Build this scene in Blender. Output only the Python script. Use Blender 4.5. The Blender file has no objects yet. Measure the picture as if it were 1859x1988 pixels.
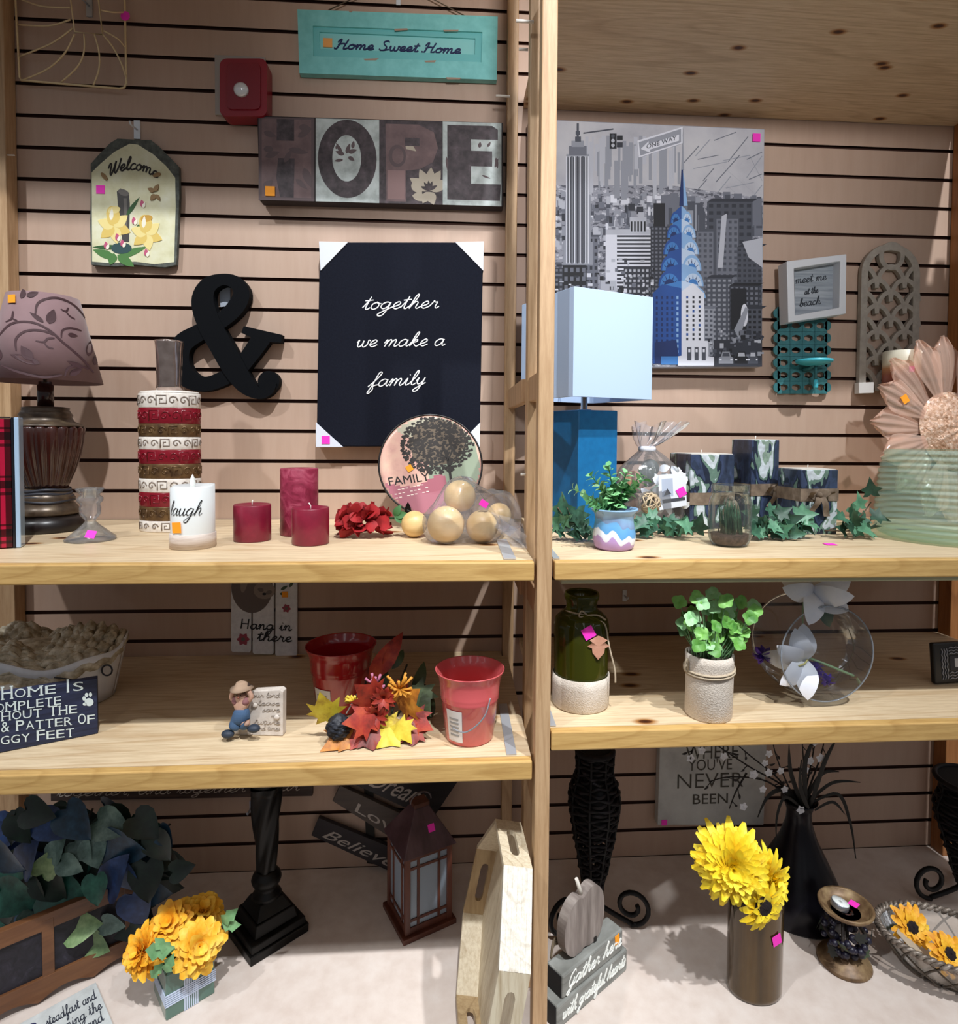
import bpy, bmesh, math, random
from mathutils import Vector, Matrix
from math import pi, sin, cos, tan, radians, sqrt, atan2, hypot
random.seed(7)
SC = bpy.context.scene
COL = SC.collection
# ------------------------------------------------------------------ camera
# units: metres; x right along the back wall, y = 0 is the wall face, -y towards the viewer
CAM = Vector((1.05972726, -1.5867789, -0.99114974))
YAW, PIT, ROL = 0.06507535, 0.03464508, -0.00753194
FPX, PPX, PPY, IW, IH = 1189.9348, 956.94477, 881.82375, 1859, 1988
_f = Vector((sin(YAW)*cos(PIT), cos(YAW)*cos(PIT), -sin(PIT)))
_r0 = Vector((cos(YAW), -sin(YAW), 0)); _d0 = _f.cross(_r0)
CR = cos(ROL)*_r0 + sin(ROL)*_d0
CD = -sin(ROL)*_r0 + cos(ROL)*_d0
CF = _f
cam_data = bpy.data.cameras.new('camera'); cam = bpy.data.objects.new('camera', cam_data); COL.objects.link(cam)
cam.matrix_world = Matrix(((CR.x, -CD.x, -CF.x, CAM.x), (CR.y, -CD.y, -CF.y, CAM.y), (CR.z, -CD.z, -CF.z, CAM.z), (0, 0, 0, 1)))
cam_data.sensor_fit = 'VERTICAL'; cam_data.sensor_height = 36; cam_data.lens = FPX/IH*36
cam_data.shift_x = (IW/2-PPX)/IH; cam_data.shift_y = (PPY-IH/2)/IH
cam_data.clip_start = 0.02; cam_data.clip_end = 60
SC.camera = cam
# ------------------------------------------------------------------ light and exposure
SC.view_settings.view_transform = 'Standard'; SC.view_settings.look = 'None'
SC.view_settings.gamma = 1; SC.view_settings.use_curve_mapping = False
SC.view_settings.exposure = 0.0
W = bpy.data.worlds.new('shop'); SC.world = W; W.use_nodes = True
_nt = W.node_tree; _bg = _nt.nodes['Background']; _bg.inputs[0].default_value = (0.93, 0.95, 1.0, 1)
def _m(op, a, b):          # shop surroundings: dim walls; bright ceiling rows added for highlights in the glass
    n = _nt.nodes.new('ShaderNodeMath'); n.operation = op
    for i, x in enumerate((a, b)):
        if hasattr(x, 'links'): _nt.links.new(x, n.inputs[i])
        else: n.inputs[i].default_value = x
    return n.outputs[0]
_tc = _nt.nodes.new('ShaderNodeTexCoord'); _sx = _nt.nodes.new('ShaderNodeSeparateXYZ'); _nt.links.new(_tc.outputs['Generated'], _sx.inputs[0])
_px = _m('DIVIDE', _sx.outputs[0], _m('MAXIMUM', _sx.outputs[2], .05))          # position on a flat ceiling
_row = _m('LESS_THAN', _m('FRACT', _m('ADD', _m('MULTIPLY', _px, .9), .2), 0), .22)
_up = _m('GREATER_THAN', _sx.outputs[2], .28)
_nt.links.new(_m('ADD', _m('MULTIPLY', _m('MULTIPLY', _row, _up), 1.3), .16), _bg.inputs[1])
def lamp(name, loc, target, energy, radius, color=(1, 1, 1), angle=70, blend=.5):
    d = bpy.data.lights.new(name, 'SPOT'); d.energy = energy; d.shadow_soft_size = radius; d.color = color
    d.spot_size = radians(angle); d.spot_blend = blend
    o = bpy.data.objects.new(name, d); COL.objects.link(o); o.location = loc
    o.rotation_euler = (Vector(target)-Vector(loc)).to_track_quat('-Z', 'Y').to_euler()
    return o
lamp('track_spotlight', (2.8, -2.7, 2.69), (1.95, -0.2, -1.35), 800, 0.05, (0.94, 0.97, 1.0), 36, .8)
lamp('track_spotlight', (1.42, -2.7, 2.69), (0.55, -0.2, -1.35), 780, 0.05, (0.94, 0.97, 1.0), 36, .8)
lamp('track_spotlight', (-1.3, -2.7, 2.4), (0.6, -0.2, -1.3), 330, 0.08, (0.94, 0.97, 1.0), 40, .8)
lamp('added_wall_fill', (1.5, -3.8, -0.02), (1.5, 0.0, -0.22), 300, 0.2, (0.98, 0.98, 1.0), 30, 1.0)  # added fill to brighten the upper wall, not a lamp of the shop
SC.cycles.max_bounces = 10; SC.cycles.transparent_max_bounces = 24; SC.cycles.transmission_bounces = 10
SC.cycles.caustics_refractive = False; SC.cycles.caustics_reflective = False
# ------------------------------------------------------------------ placing helpers (a line of sight met with a real surface)
def ray(u, v): return (CR*((u-PPX)/FPX) + CD*((v-PPY)/FPX) + CF)
def aty(u, v, y):
    d = ray(u, v); return CAM + d*((y-CAM.y)/d.y)
def atz(u, v, z):
    d = ray(u, v); return CAM + d*((z-CAM.z)/d.z)
def atx(u, v, x):
    d = ray(u, v); return CAM + d*((x-CAM.x)/d.x)
def mpp(p): return (Vector(p)-CAM).dot(CF)/FPX       # metres in one photograph pixel at p
# ------------------------------------------------------------------ materials
def lin(c): return tuple((x/12.92 if x <= .04045 else ((x+.055)/1.055)**2.4) for x in c)
def rgb(h):
    if isinstance(h, str): h = h.lstrip('#'); h = [int(h[i:i+2], 16)/255 for i in (0, 2, 4)]
    return lin(h)+(1,)
MC = {}
def new_mat(name):
    m = bpy.data.materials.new(name); m.use_nodes = True
    return m, m.node_tree, m.node_tree.nodes['Principled BSDF']
def mat(h, rough=.6, metal=0, key=None, **kw):
    k = (h, rough, metal, key, tuple(sorted(kw.items())))
    if k in MC: return MC[k]
    m, nt, b = new_mat('paint_'+h.strip('#'))
    b.inputs['Base Color'].default_value = rgb(h); b.inputs['Roughness'].default_value = rough; b.inputs['Metallic'].default_value = metal
    for n, v in kw.items(): b.inputs[n.replace('_', ' ')].default_value = v
    MC[k] = m; return m
def ramp(nt, fac, stops, interp='LINEAR'):
    r = nt.nodes.new('ShaderNodeValToRGB'); r.color_ramp.interpolation = interp
    e = r.color_ramp.elements
    while len(e) < len(stops): e.new(.5)
    for i, (p, c) in enumerate(stops): e[i].position = p; e[i].color = rgb(c)
    nt.links.new(fac, r.inputs[0]); return r.outputs[0]
def coords(nt, scale=(1, 1, 1), rot=(0, 0, 0), loc=(0, 0, 0)):
    t = nt.nodes.new('ShaderNodeTexCoord'); mp = nt.nodes.new('ShaderNodeMapping')
    mp.inputs['Scale'].default_value = scale; mp.inputs['Rotation'].default_value = rot; mp.inputs['Location'].default_value = loc
    nt.links.new(t.outputs['Object'], mp.inputs['Vector']); return mp.outputs[0]
def noise(nt, vec, scale, detail=3, rough=.55, dist=0):
    n = nt.nodes.new('ShaderNodeTexNoise'); n.inputs['Scale'].default_value = scale; n.inputs['Detail'].default_value = detail
    n.inputs['Roughness'].default_value = rough; n.inputs['Distortion'].default_value = dist
    nt.links.new(vec, n.inputs['Vector']); return n.outputs['Fac']
def bump(nt, b, h, strength=.3, dist=.002):
    bp = nt.nodes.new('ShaderNodeBump'); bp.inputs['Strength'].default_value = strength; bp.inputs['Distance'].default_value = dist
    nt.links.new(h, bp.inputs['Height']); nt.links.new(bp.outputs[0], b.inputs['Normal'])
def mixc(nt, fac, a, b, mode='MIX'):
    n = nt.nodes.new('ShaderNodeMix'); n.data_type = 'RGBA'; n.blend_type = mode
    for i, x in ((0, fac), (6, a), (7, b)):
        if hasattr(x, 'links'): nt.links.new(x, n.inputs[i])
        elif i == 0: n.inputs[0].default_value = x
        else: n.inputs[i].default_value = rgb(x)
    return n.outputs[2]
def noisy(stops, scale=20, sc=(1, 1, 1), rough=.6, metal=0, detail=4, bstr=0, dist=0, interp='LINEAR', bdist=.002, **kw):
    k = ('noisy', tuple(stops), scale, sc, rough, metal, detail, bstr, dist, interp)
    if k in MC: return MC[k]
    m, nt, b = new_mat('mottled')
    f = noise(nt, coords(nt, sc), scale, detail, .6, dist)
    nt.links.new(ramp(nt, f, stops, interp), b.inputs['Base Color'])
    b.inputs['Roughness'].default_value = rough; b.inputs['Metallic'].default_value = metal
    for n, v in kw.items(): b.inputs[n.replace('_', ' ')].default_value = v
    if bstr: bump(nt, b, f, bstr, bdist)
    MC[k] = m; return m
def wood(base, dark, axis='x', knots=True, rough=.5, ring=26, name='pine', seed=0, ks=6.5, kmin=.5):
    """pine board: grain lines stretched along one axis, rings wandering across it, and a few knots"""
    m, nt, b = new_mat(name)
    a = 'xyz'.index(axis)
    s = [1, 1, 1]; s[a] = .07
    v = coords(nt, tuple(s), loc=(seed*.37, seed*.61, seed*.23))
    big = noise(nt, v, 5, 2, .5, .4)
    mth = nt.nodes.new('ShaderNodeMath'); mth.operation = 'MULTIPLY'; mth.inputs[1].default_value = ring; nt.links.new(big, mth.inputs[0])
    fr = nt.nodes.new('ShaderNodeMath'); fr.operation = 'FRACT'; nt.links.new(mth.outputs[0], fr.inputs[0])
    fine = noise(nt, v, 160, 4, .7)
    c1 = ramp(nt, fr.outputs[0], [(0, base), (.72, base), (.93, dark), (1, base)])
    c0 = mixc(nt, .45, base, c1)
    c2 = ramp(nt, fine, [(.3, '#d9cdbf'), (.6, '#ffffff')])
    c = mixc(nt, .75, c0, c2, 'MULTIPLY')
    if knots:
        s2 = [1, 1, 1]; s2[a] = .55
        vo = nt.nodes.new('ShaderNodeTexVoronoi'); vo.voronoi_dimensions = '2D'; vo.inputs['Scale'].default_value = ks; vo.inputs['Randomness'].default_value = 1
        kv = coords(nt, tuple(s2), loc=(seed*.77+.3, seed*.41, .2)); nt.links.new(kv, vo.inputs['Vector'])
        kn = ramp(nt, vo.outputs['Distance'], [(0, '#3a2214'), (.045, '#6b4023'), (.07, '#c9a277'), (.12, '#ffffff')])
        sc_ = nt.nodes.new('ShaderNodeSeparateXYZ'); nt.links.new(vo.outputs['Color'], sc_.inputs[0])
        gt_ = nt.nodes.new('ShaderNodeMath'); gt_.operation = 'GREATER_THAN'; gt_.inputs[1].default_value = kmin; nt.links.new(sc_.outputs[0], gt_.inputs[0])
        c = mixc(nt, gt_.outputs[0], c, mixc(nt, 1, c, kn, 'MULTIPLY'))
    nt.links.new(c, b.inputs['Base Color']); b.inputs['Roughness'].default_value = rough
    bump(nt, b, fine, .12, .001)
    return m
def glass(tint='#ffffff', rough=.02, ior=1.45, alpha=None, name='clear_glass'):
    k = ('glass', tint, rough, ior)
    if k in MC: return MC[k]
    m, nt, b = new_mat(name)
    b.inputs['Base Color'].default_value = rgb(tint); b.inputs['Roughness'].default_value = rough
    b.inputs['IOR'].default_value = ior; b.inputs['Transmission Weight'].default_value = 1
    MC[k] = m; return m
def crystal(tint='#ffffff', clear=.5, rough=.02):
    """cut or moulded glass: part straight-through, part refracting"""
    k = ('crystal', tint, clear, rough)
    if k in MC: return MC[k]
    m, nt, b = new_mat('moulded_glass'); out = nt.nodes['Material Output']
    b.inputs['Base Color'].default_value = rgb(tint); b.inputs['Roughness'].default_value = rough; b.inputs['Transmission Weight'].default_value = 1; b.inputs['IOR'].default_value = 1.45
    tr = nt.nodes.new('ShaderNodeBsdfTransparent'); tr.inputs[0].default_value = rgb(tint); mx = nt.nodes.new('ShaderNodeMixShader'); mx.inputs[0].default_value = 1-clear
    nt.links.new(tr.outputs[0], mx.inputs[1]); nt.links.new(b.outputs[0], mx.inputs[2]); nt.links.new(mx.outputs[0], out.inputs[0])
    MC[k] = m; return m
def film(tint='#ffffff', clear=.9, rough=.08, name='clear_film', bumpy=True, gloss=.6, milk='#ffffff', bsc=45):
    """thin plastic or thin-walled glass: see-through, with a gloss at the edges and a little haze (1-clear)"""
    k = ('film', tint, clear, rough, bumpy, gloss, milk, bsc)
    if k in MC: return MC[k]
    m, nt, b = new_mat(name); nt.nodes.remove(b); out = nt.nodes['Material Output']
    tr = nt.nodes.new('ShaderNodeBsdfTransparent'); tr.inputs[0].default_value = rgb(tint)
    gl = nt.nodes.new('ShaderNodeBsdfGlossy'); gl.inputs['Roughness'].default_value = rough
    df = nt.nodes.new('ShaderNodeBsdfDiffuse'); df.inputs[0].default_value = rgb(milk)
    fz = nt.nodes.new('ShaderNodeFresnel'); fz.inputs[0].default_value = 1.45
    ml = nt.nodes.new('ShaderNodeMath'); ml.operation = 'MULTIPLY_ADD'; ml.inputs[1].default_value = gloss; ml.inputs[2].default_value = .015; nt.links.new(fz.outputs[0], ml.inputs[0])
    m1 = nt.nodes.new('ShaderNodeMixShader'); m2 = nt.nodes.new('ShaderNodeMixShader'); m1.inputs[0].default_value = 1-clear
    nt.links.new(tr.outputs[0], m1.inputs[1]); nt.links.new(df.outputs[0], m1.inputs[2])
    nt.links.new(ml.outputs[0], m2.inputs[0]); nt.links.new(m1.outputs[0], m2.inputs[1]); nt.links.new(gl.outputs[0], m2.inputs[2]); nt.links.new(m2.outputs[0], out.inputs[0])
    if bumpy:
        bp = nt.nodes.new('ShaderNodeBump'); bp.inputs['Strength'].default_value = .35; bp.inputs['Distance'].default_value = .003
        nt.links.new(noise(nt, coords(nt), bsc, 3), bp.inputs['Height'])
        for n in (gl, fz, df): nt.links.new(bp.outputs[0], n.inputs['Normal'])
    MC[k] = m; return m
# ------------------------------------------------------------------ mesh building
def floorz(b, z):
    for q in b.v: q.z = max(q.z, z)
class MB:
    """collects shapes and links them as ONE mesh object"""
    def __init__(s): s.v = []; s.f = []; s.mi = []; s.sm = []; s.m = 0; s.T = None
    def add(s, vs, fs, smooth=False):
        b = len(s.v)
        for p in vs:
            p = Vector(p); s.v.append(s.T @ p if s.T is not None else p)
        for f in fs: s.f.append([b+i for i in f]); s.mi.append(s.m); s.sm.append(smooth)
        return s
    def mat(s, i): s.m = i; return s
    def box(s, x0, x1, y0, y1, z0, z1):
        vs = [(x, y, z) for x in (x0, x1) for y in (y0, y1) for z in (z0, z1)]
        return s.add(vs, [(0, 1, 3, 2), (4, 6, 7, 5), (0, 4, 5, 1), (2, 3, 7, 6), (0, 2, 6, 4), (1, 5, 7, 3)])
    def hexa(s, p):          # 8 corner points, bottom four then top four
        return s.add(p, [(0, 3, 2, 1), (4, 5, 6, 7), (0, 1, 5, 4), (1, 2, 6, 5), (2, 3, 7, 6), (3, 0, 4, 7)])
    def lathe(s, prof, n=32, c=(0, 0, 0), flute=None, sx=1, sy=1, smooth=True, square=0):
        vs = []; fs = []
        for k, (r, z) in enumerate(prof):
            for i in range(n):
                a = 2*pi*i/n; rr = r
                if flute: rr = r*flute(a, k/(len(prof)-1), z)
                if square:
                    m_ = max(abs(cos(a)), abs(sin(a))); rr *= (1-square)+square/m_
                vs.append((c[0]+rr*cos(a)*sx, c[1]+rr*sin(a)*sy, c[2]+z))
        for k in range(len(prof)-1):
            for i in range(n):
                j = (i+1) % n; fs.append((k*n+i, k*n+j, (k+1)*n+j, (k+1)*n+i))
        s.add(vs, fs, smooth)
        b = len(s.v)-len(vs)
        if prof[0][0] > 1e-5: s.f.append([b+i for i in range(n)][::-1]); s.mi.append(s.m); s.sm.append(False)
        if prof[-1][0] > 1e-5: s.f.append([b+(len(prof)-1)*n+i for i in range(n)]); s.mi.append(s.m); s.sm.append(False)
        return s
    def shell(s, prof, t, n=40, **k):      # open vessel with wall thickness t
        inner = [(max(r-t, .0004), z) for r, z in prof]
        inner[0] = (inner[0][0], inner[0][1]+t)
        return s.lathe([(0.0, prof[0][1])]+prof+inner[::-1]+[(0.0, inner[0][1])], n, **k)
    def tube(s, pts, r, n=8, closed=False, cap=True):
        pts = [Vector(p) for p in pts]; m = len(pts)
        if m < 2: return s
        R = r if isinstance(r, (list, tuple)) else [r]*m
        vs = []; fs = []; up = None
        for i, p in enumerate(pts):
            if closed: t = pts[(i+1) % m]-pts[i-1]
            else: t = pts[min(i+1, m-1)]-pts[max(i-1, 0)]
            if t.length < 1e-9: t = Vector((0, 0, 1))
            t.normalize()
            if up is None:
                up = Vector((0, 0, 1)) if abs(t.z) < .9 else Vector((1, 0, 0))
            a = up-t*up.dot(t)
            if a.length < 1e-6: a = t.orthogonal()
            a.normalize(); up = a; bb = t.cross(a)
            for k in range(n):
                w = 2*pi*k/n; vs.append(p+(a*cos(w)+bb*sin(w))*R[i])
        for i in range(m if closed else m-1):
            j = (i+1) % m
            for k in range(n):
                l = (k+1) % n; fs.append((i*n+k, i*n+l, j*n+l, j*n+k))
        s.add(vs, fs, True)
        if cap and not closed:
            b = len(s.v)-len(vs)
            s.f.append([b+k for k in range(n)][::-1]); s.mi.append(s.m); s.sm.append(False)
            s.f.append([b+(m-1)*n+k for k in range(n)]); s.mi.append(s.m); s.sm.append(False)
        return s
    def prism(s, poly, d0, d1, plane='xz', smooth=False):   # outline (may be concave) extruded between two depths
        n = len(poly)
        def pt(a, b, d): return {'xz': (a, d, b), 'xy': (a, b, d), 'yz': (d, a, b)}[plane]
        vs = [pt(a, b, d0) for a, b in poly]+[pt(a, b, d1) for a, b in poly]
        s.add(vs, [tuple(range(n)), tuple(range(2*n-1, n-1, -1))]+[(i, (i+1) % n+0, (i+1) % n+n, i+n)[::-1] for i in range(n)], False)
        return s
    def strip(s, outer, inner, d0, d1, plane='xz', closed=True):    # a flat frame or band between two outlines, with thickness
        n = len(outer)
        def pt(a, b, d): return {'xz': (a, d, b), 'xy': (a, b, d), 'yz': (d, a, b)}[plane]
        vs = [pt(*p, d0) for p in outer]+[pt(*p, d0) for p in inner]+[pt(*p, d1) for p in outer]+[pt(*p, d1) for p in inner]
        fs = []
        for i in range(n if closed else n-1):
            j = (i+1) % n
            fs += [(i, j, n+j, n+i), (2*n+i, 3*n+i, 3*n+j, 2*n+j), (i, 2*n+i, 2*n+j, j), (n+i, n+j, 3*n+j, 3*n+i)]
        if not closed: fs += [(0, n, 3*n, 2*n), (n-1, 3*n-1, 4*n-1, 2*n-1)]
        return s.add(vs, fs)
    def band(s, pts, w, d0, d1, plane='xz', closed=False, step=4e-5):   # a stroke of width w along 2-D points, extruded; each pass lies a hair above the last
        m = len(pts); vs = []; fs = []
        sg = 1 if d0 > d1 else -1
        def pt(a, b, d): return {'xz': (a, d, b), 'xy': (a, b, d), 'yz': (d, a, b)}[plane]
        for i, p in enumerate(pts):
            if closed: a, b = pts[i-1], pts[(i+1) % m]
            else: a, b = pts[max(i-1, 0)], pts[min(i+1, m-1)]
            dx, dy = b[0]-a[0], b[1]-a[1]; l = hypot(dx, dy) or 1
            ww = (w[i] if isinstance(w, (list, tuple)) else w)/2; d = d0+sg*step*i
            l_ = (p[0]-dy/l*ww, p[1]+dx/l*ww); r_ = (p[0]+dy/l*ww, p[1]-dx/l*ww)
            vs += [pt(*l_, d), pt(*r_, d), pt(*r_, d1), pt(*l_, d1)]
        for i in range(m if closed else m-1):
            j = (i+1) % m
            for k in range(4): fs.append((4*i+k, 4*i+(k+1) % 4, 4*j+(k+1) % 4, 4*j+k))
        if not closed: fs += [(0, 3, 2, 1), (4*m-4, 4*m-3, 4*m-2, 4*m-1)]
        return s.add(vs, fs)
    def sphere(s, c, r, n=16, m=10, sx=1, sy=1, sz=1):
        prof = [(r*sin(pi*k/m), -r*cos(pi*k/m)) for k in range(m+1)]
        prof[0] = (0.0, -r); prof[-1] = (0.0, r)
        vs = [(c[0], c[1], c[2]-r*sz)]; fs = []
        for k in range(1, m):
            for i in range(n):
                a = 2*pi*i/n; vs.append((c[0]+prof[k][0]*cos(a)*sx, c[1]+prof[k][0]*sin(a)*sy, c[2]+prof[k][1]*sz))
        vs.append((c[0], c[1], c[2]+r*sz)); e = len(vs)-1
        for i in range(n):
            j = (i+1) % n; fs.append((0, 1+j, 1+i)); fs.append((e, 1+(m-2)*n+i, 1+(m-2)*n+j))
            for k in range(m-2): fs.append((1+k*n+i, 1+k*n+j, 1+(k+1)*n+j, 1+(k+1)*n+i))
        return s.add(vs, fs, True)
    def grid(s, fn, nu, nv, thick=0, smooth=True):                  # a surface patch from fn(u,v), u and v in 0..1
        vs = [Vector(fn(i/nu, j/nv)) for i in range(nu+1) for j in range(nv+1)]
        fs = [(i*(nv+1)+j, (i+1)*(nv+1)+j, (i+1)*(nv+1)+j+1, i*(nv+1)+j+1) for i in range(nu) for j in range(nv)]
        if not thick: return s.add(vs, fs, smooth)
        N = [Vector((0, 0, 0)) for _ in vs]
        for f in fs:
            nn = (vs[f[1]]-vs[f[0]]).cross(vs[f[3]]-vs[f[0]])
            for i in f: N[i] += nn
        k = len(vs)
        v2 = [p-(n.normalized() if n.length > 0 else n)*thick for p, n in zip(vs, N)]
        f2 = [tuple(reversed([k+i for i in f])) for f in fs]
        def q(i, j): return i*(nv+1)+j
        edge = [q(i, 0) for i in range(nu+1)]+[q(nu, j) for j in range(1, nv+1)]+[q(i, nv) for i in range(nu-1, -1, -1)]+[q(0, j) for j in range(nv-1, 0, -1)]
        f3 = [(edge[i], k+edge[i], k+edge[(i+1) % len(edge)], edge[(i+1) % len(edge)]) for i in range(len(edge))]
        return s.add(vs+v2, fs+f2+f3, smooth)
    def leaf(s, base, tip, w, nrm, fold=.25, curl=.1, shape=None, n=6):
        base = Vector(base); tip = Vector(tip); ax = tip-base; L = ax.length
        if L < 1e-7: return s
        a = ax/L; nrm = Vector(nrm); nrm = nrm-a*nrm.dot(a)
        if nrm.length < 1e-6: nrm = a.orthogonal()
        nrm.normalize(); sd = a.cross(nrm)
        vs = []; fs = []
        for i in range(n+1):
            t = i/n
            hw = w/2*(shape(t) if shape else sin(pi*min(1, max(0, t))**.8)**.8 if 0 < t < 1 else 0)
            c = base+a*L*t+nrm*(curl*L*(4*t*(1-t)-t*t*.8))
            vs += [c+sd*hw+nrm*fold*hw, c, c-sd*hw+nrm*fold*hw]
        for i in range(n):
            k = 3*i; fs += [(k, k+3, k+4, k+1), (k+1, k+4, k+5, k+2)]
        return s.add(vs, fs, True)
    def build(s, name, mats, parent=None, bevel=0, bseg=2, sub=0, auto=None):
        me = bpy.data.meshes.new(name); me.from_pydata([tuple(p) for p in s.v], [], s.f)
        for m in (mats if isinstance(mats, (list, tuple)) else [mats]): me.materials.append(m)
        me.polygons.foreach_set('material_index', s.mi); me.polygons.foreach_set('use_smooth', s.sm)
        bm = bmesh.new(); bm.from_mesh(me); bmesh.ops.recalc_face_normals(bm, faces=bm.faces)
        big = [f for f in bm.faces if len(f.verts) > 4]
        if big: bmesh.ops.triangulate(bm, faces=big, ngon_method='EAR_CLIP')
        bm.to_mesh(me); bm.free()
        me.validate(); me.update()
        o = bpy.data.objects.new(name, me); COL.objects.link(o)
        if parent: o.parent = parent
        if bevel:
            b = o.modifiers.new('bevel', 'BEVEL'); b.width = bevel; b.segments = bseg; b.limit_method = 'ANGLE'; b.angle_limit = radians(40)
        if sub:
            b = o.modifiers.new('subdivision', 'SUBSURF'); b.levels = sub; b.render_levels = sub
        return o
def thing(name, label, cat, loc=(0, 0, 0), rot=(0, 0, 0), group=None):
    o = bpy.data.objects.new(name, None); COL.objects.link(o); o.empty_display_size = .02
    o.location = loc; o.rotation_euler = rot
    return tag(o, label, cat, group)
def tag(o, label, cat, group=None):
    o['label'] = label; o['category'] = cat
    if group: o['group'] = group
    return o
def structure(o): o['kind'] = 'structure'; return o
def dup(root, loc=None, rot=None, label=None, group=None):
    r = root.copy(); COL.objects.link(r)
    if loc is not None: r.location = loc
    if rot is not None: r.rotation_euler = rot
    if label: r['label'] = label
    if group: r['group'] = group
    for ch in list(root.children):
        c = ch.copy(); COL.objects.link(c); c.parent = r
        for g in list(ch.children):
            d = g.copy(); COL.objects.link(d); d.parent = c
    return r
def circ(r, n=32, cx=0, cy=0, a0=0, a1=2*pi, close=False, ry=None):
    m = n if not close else n
    return [(cx+r*cos(a0+(a1-a0)*i/(m if abs(a1-a0-2*pi) < 1e-6 else m-1)), cy+(ry or r)*sin(a0+(a1-a0)*i/(m if abs(a1-a0-2*pi) < 1e-6 else m-1))) for i in range(m)]
def spline(pts, k=8, closed=False):       # Catmull-Rom through 2-D or 3-D points
    P = [Vector(p) for p in pts]; n = len(P); out = []
    for i in range(n if closed else n-1):
        a, b, c, d = (P[(i-1) % n], P[i], P[(i+1) % n], P[(i+2) % n]) if closed else (P[max(i-1, 0)], P[i], P[i+1], P[min(i+2, n-1)])
        for j in range(k):
            t = j/k
            out.append(.5*((2*b)+(c-a)*t+(2*a-5*b+4*c-d)*t*t+(3*b-a-3*c+d)*t**3))
    if not closed: out.append(P[-1])
    return [tuple(p) for p in out]
PINK = mat('#ff35c8', .7); ORANGE = mat('#ffa31c', .7)
def sticker(parent, c, size=.018, m=None, rot=0, nrm='y', name='price_sticker', h=None, skew=0, axes=None):
    """a square paper price sticker lying on a surface of its thing (local coordinates)"""
    b = MB(); s = size/2; hh = (h or size)/2; c = Vector(c)
    if axes: ax, ay, an = (Vector(a).normalized() for a in axes)
    else: ax, ay, an = {'y': (Vector((1, 0, 0)), Vector((0, 0, 1)), Vector((0, -1, 0))), 'z': (Vector((1, 0, 0)), Vector((0, 1, 0)), Vector((0, 0, 1))), '-x': (Vector((0, -1, 0)), Vector((0, 0, 1)), Vector((-1, 0, 0)))}[nrm]
    q = []
    for x, y in ((-s, -hh), (s, -hh), (s, hh), (-s, hh)):
        X = x*cos(rot)-y*sin(rot); Y = x*sin(rot)+y*cos(rot); q.append(c+ax*X+ay*Y)
    b.hexa(q+[p+an*.0006 for p in q])
    o = b.build(name, m or PINK, parent)
    o['label'] = ('orange' if m is ORANGE else 'pink')+' square price sticker'
    return o
# ------------------------------------------------------------------ the setting: slat wall, ceiling board, deck
PITCH = .0762
YF = -0.5344
wall_m, nt, b = new_mat('slatwall_laminate')
_v = coords(nt, (1, 1, .12)); _n = noise(nt, _v, 42, 4, .65, .2); _n2 = noise(nt, coords(nt, (1, 1, .5)), 3, 2)
c = ramp(nt, _n, [(.25, '#b49680'), (.55, '#bfa28e'), (.8, '#c5aa97')])
c = mixc(nt, .5, c, ramp(nt, _n2, [(.3, '#b49684'), (.7, '#c5ab98')]))
nt.links.new(c, b.inputs['Base Color']); b.inputs['Roughness'].default_value = .55
groove_m = mat('#4a2a1e', .8)
mb = MB()
X0, X1 = -.25, 2.75
z = 0.75
zs = []
k = -9
while k <= 28:
    zg = -k*PITCH
    zs.append(zg); k += 1
top = .72
prev = top
for zg in zs:
    zt, zb = zg+.0045, zg-.0045
    if zb < -2.2: break
    mb.mat(0).add([(X0, 0, prev), (X1, 0, prev), (X1, 0, zt), (X0, 0, zt)], [(0, 1, 2, 3)])
    mb.mat(1).add([(X0, 0, zt), (X1, 0, zt), (X1, .011, zt+.003), (X0, .011, zt+.003), (X0, .011, zb-.003), (X1, .011, zb-.003), (X1, 0, zb), (X0, 0, zb)], [(0, 1, 2, 3), (3, 2, 5, 4), (4, 5, 6, 7)])
    prev = zb
mb.mat(0).add([(X0, 0, prev), (X1, 0, prev), (X1, 0, -2.3), (X0, 0, -2.3)], [(0, 1, 2, 3)])
mb.mat(0).box(X0, X1, .0125, .02, -2.3, top)
wall = structure(mb.build('wall_back', [wall_m, groove_m]))
structure(MB().box(-3, 5, -4.5, .02, -2.62, -2.6).build('floor', mat('#8d8680', .6)))
DECK = -2.13
deck_m = noisy([(.3, '#cdbdb2'), (.55, '#d6c8be'), (.75, '#dbcfc6')], 26, rough=.75, bstr=.05)
tag(MB()\
    .box(-.22, 2.62, YF-.22, -.002, DECK-.03, DECK).build('display_deck', deck_m), 'beige laminate base deck along the bottom of the shelving', 'shelf')

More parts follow.
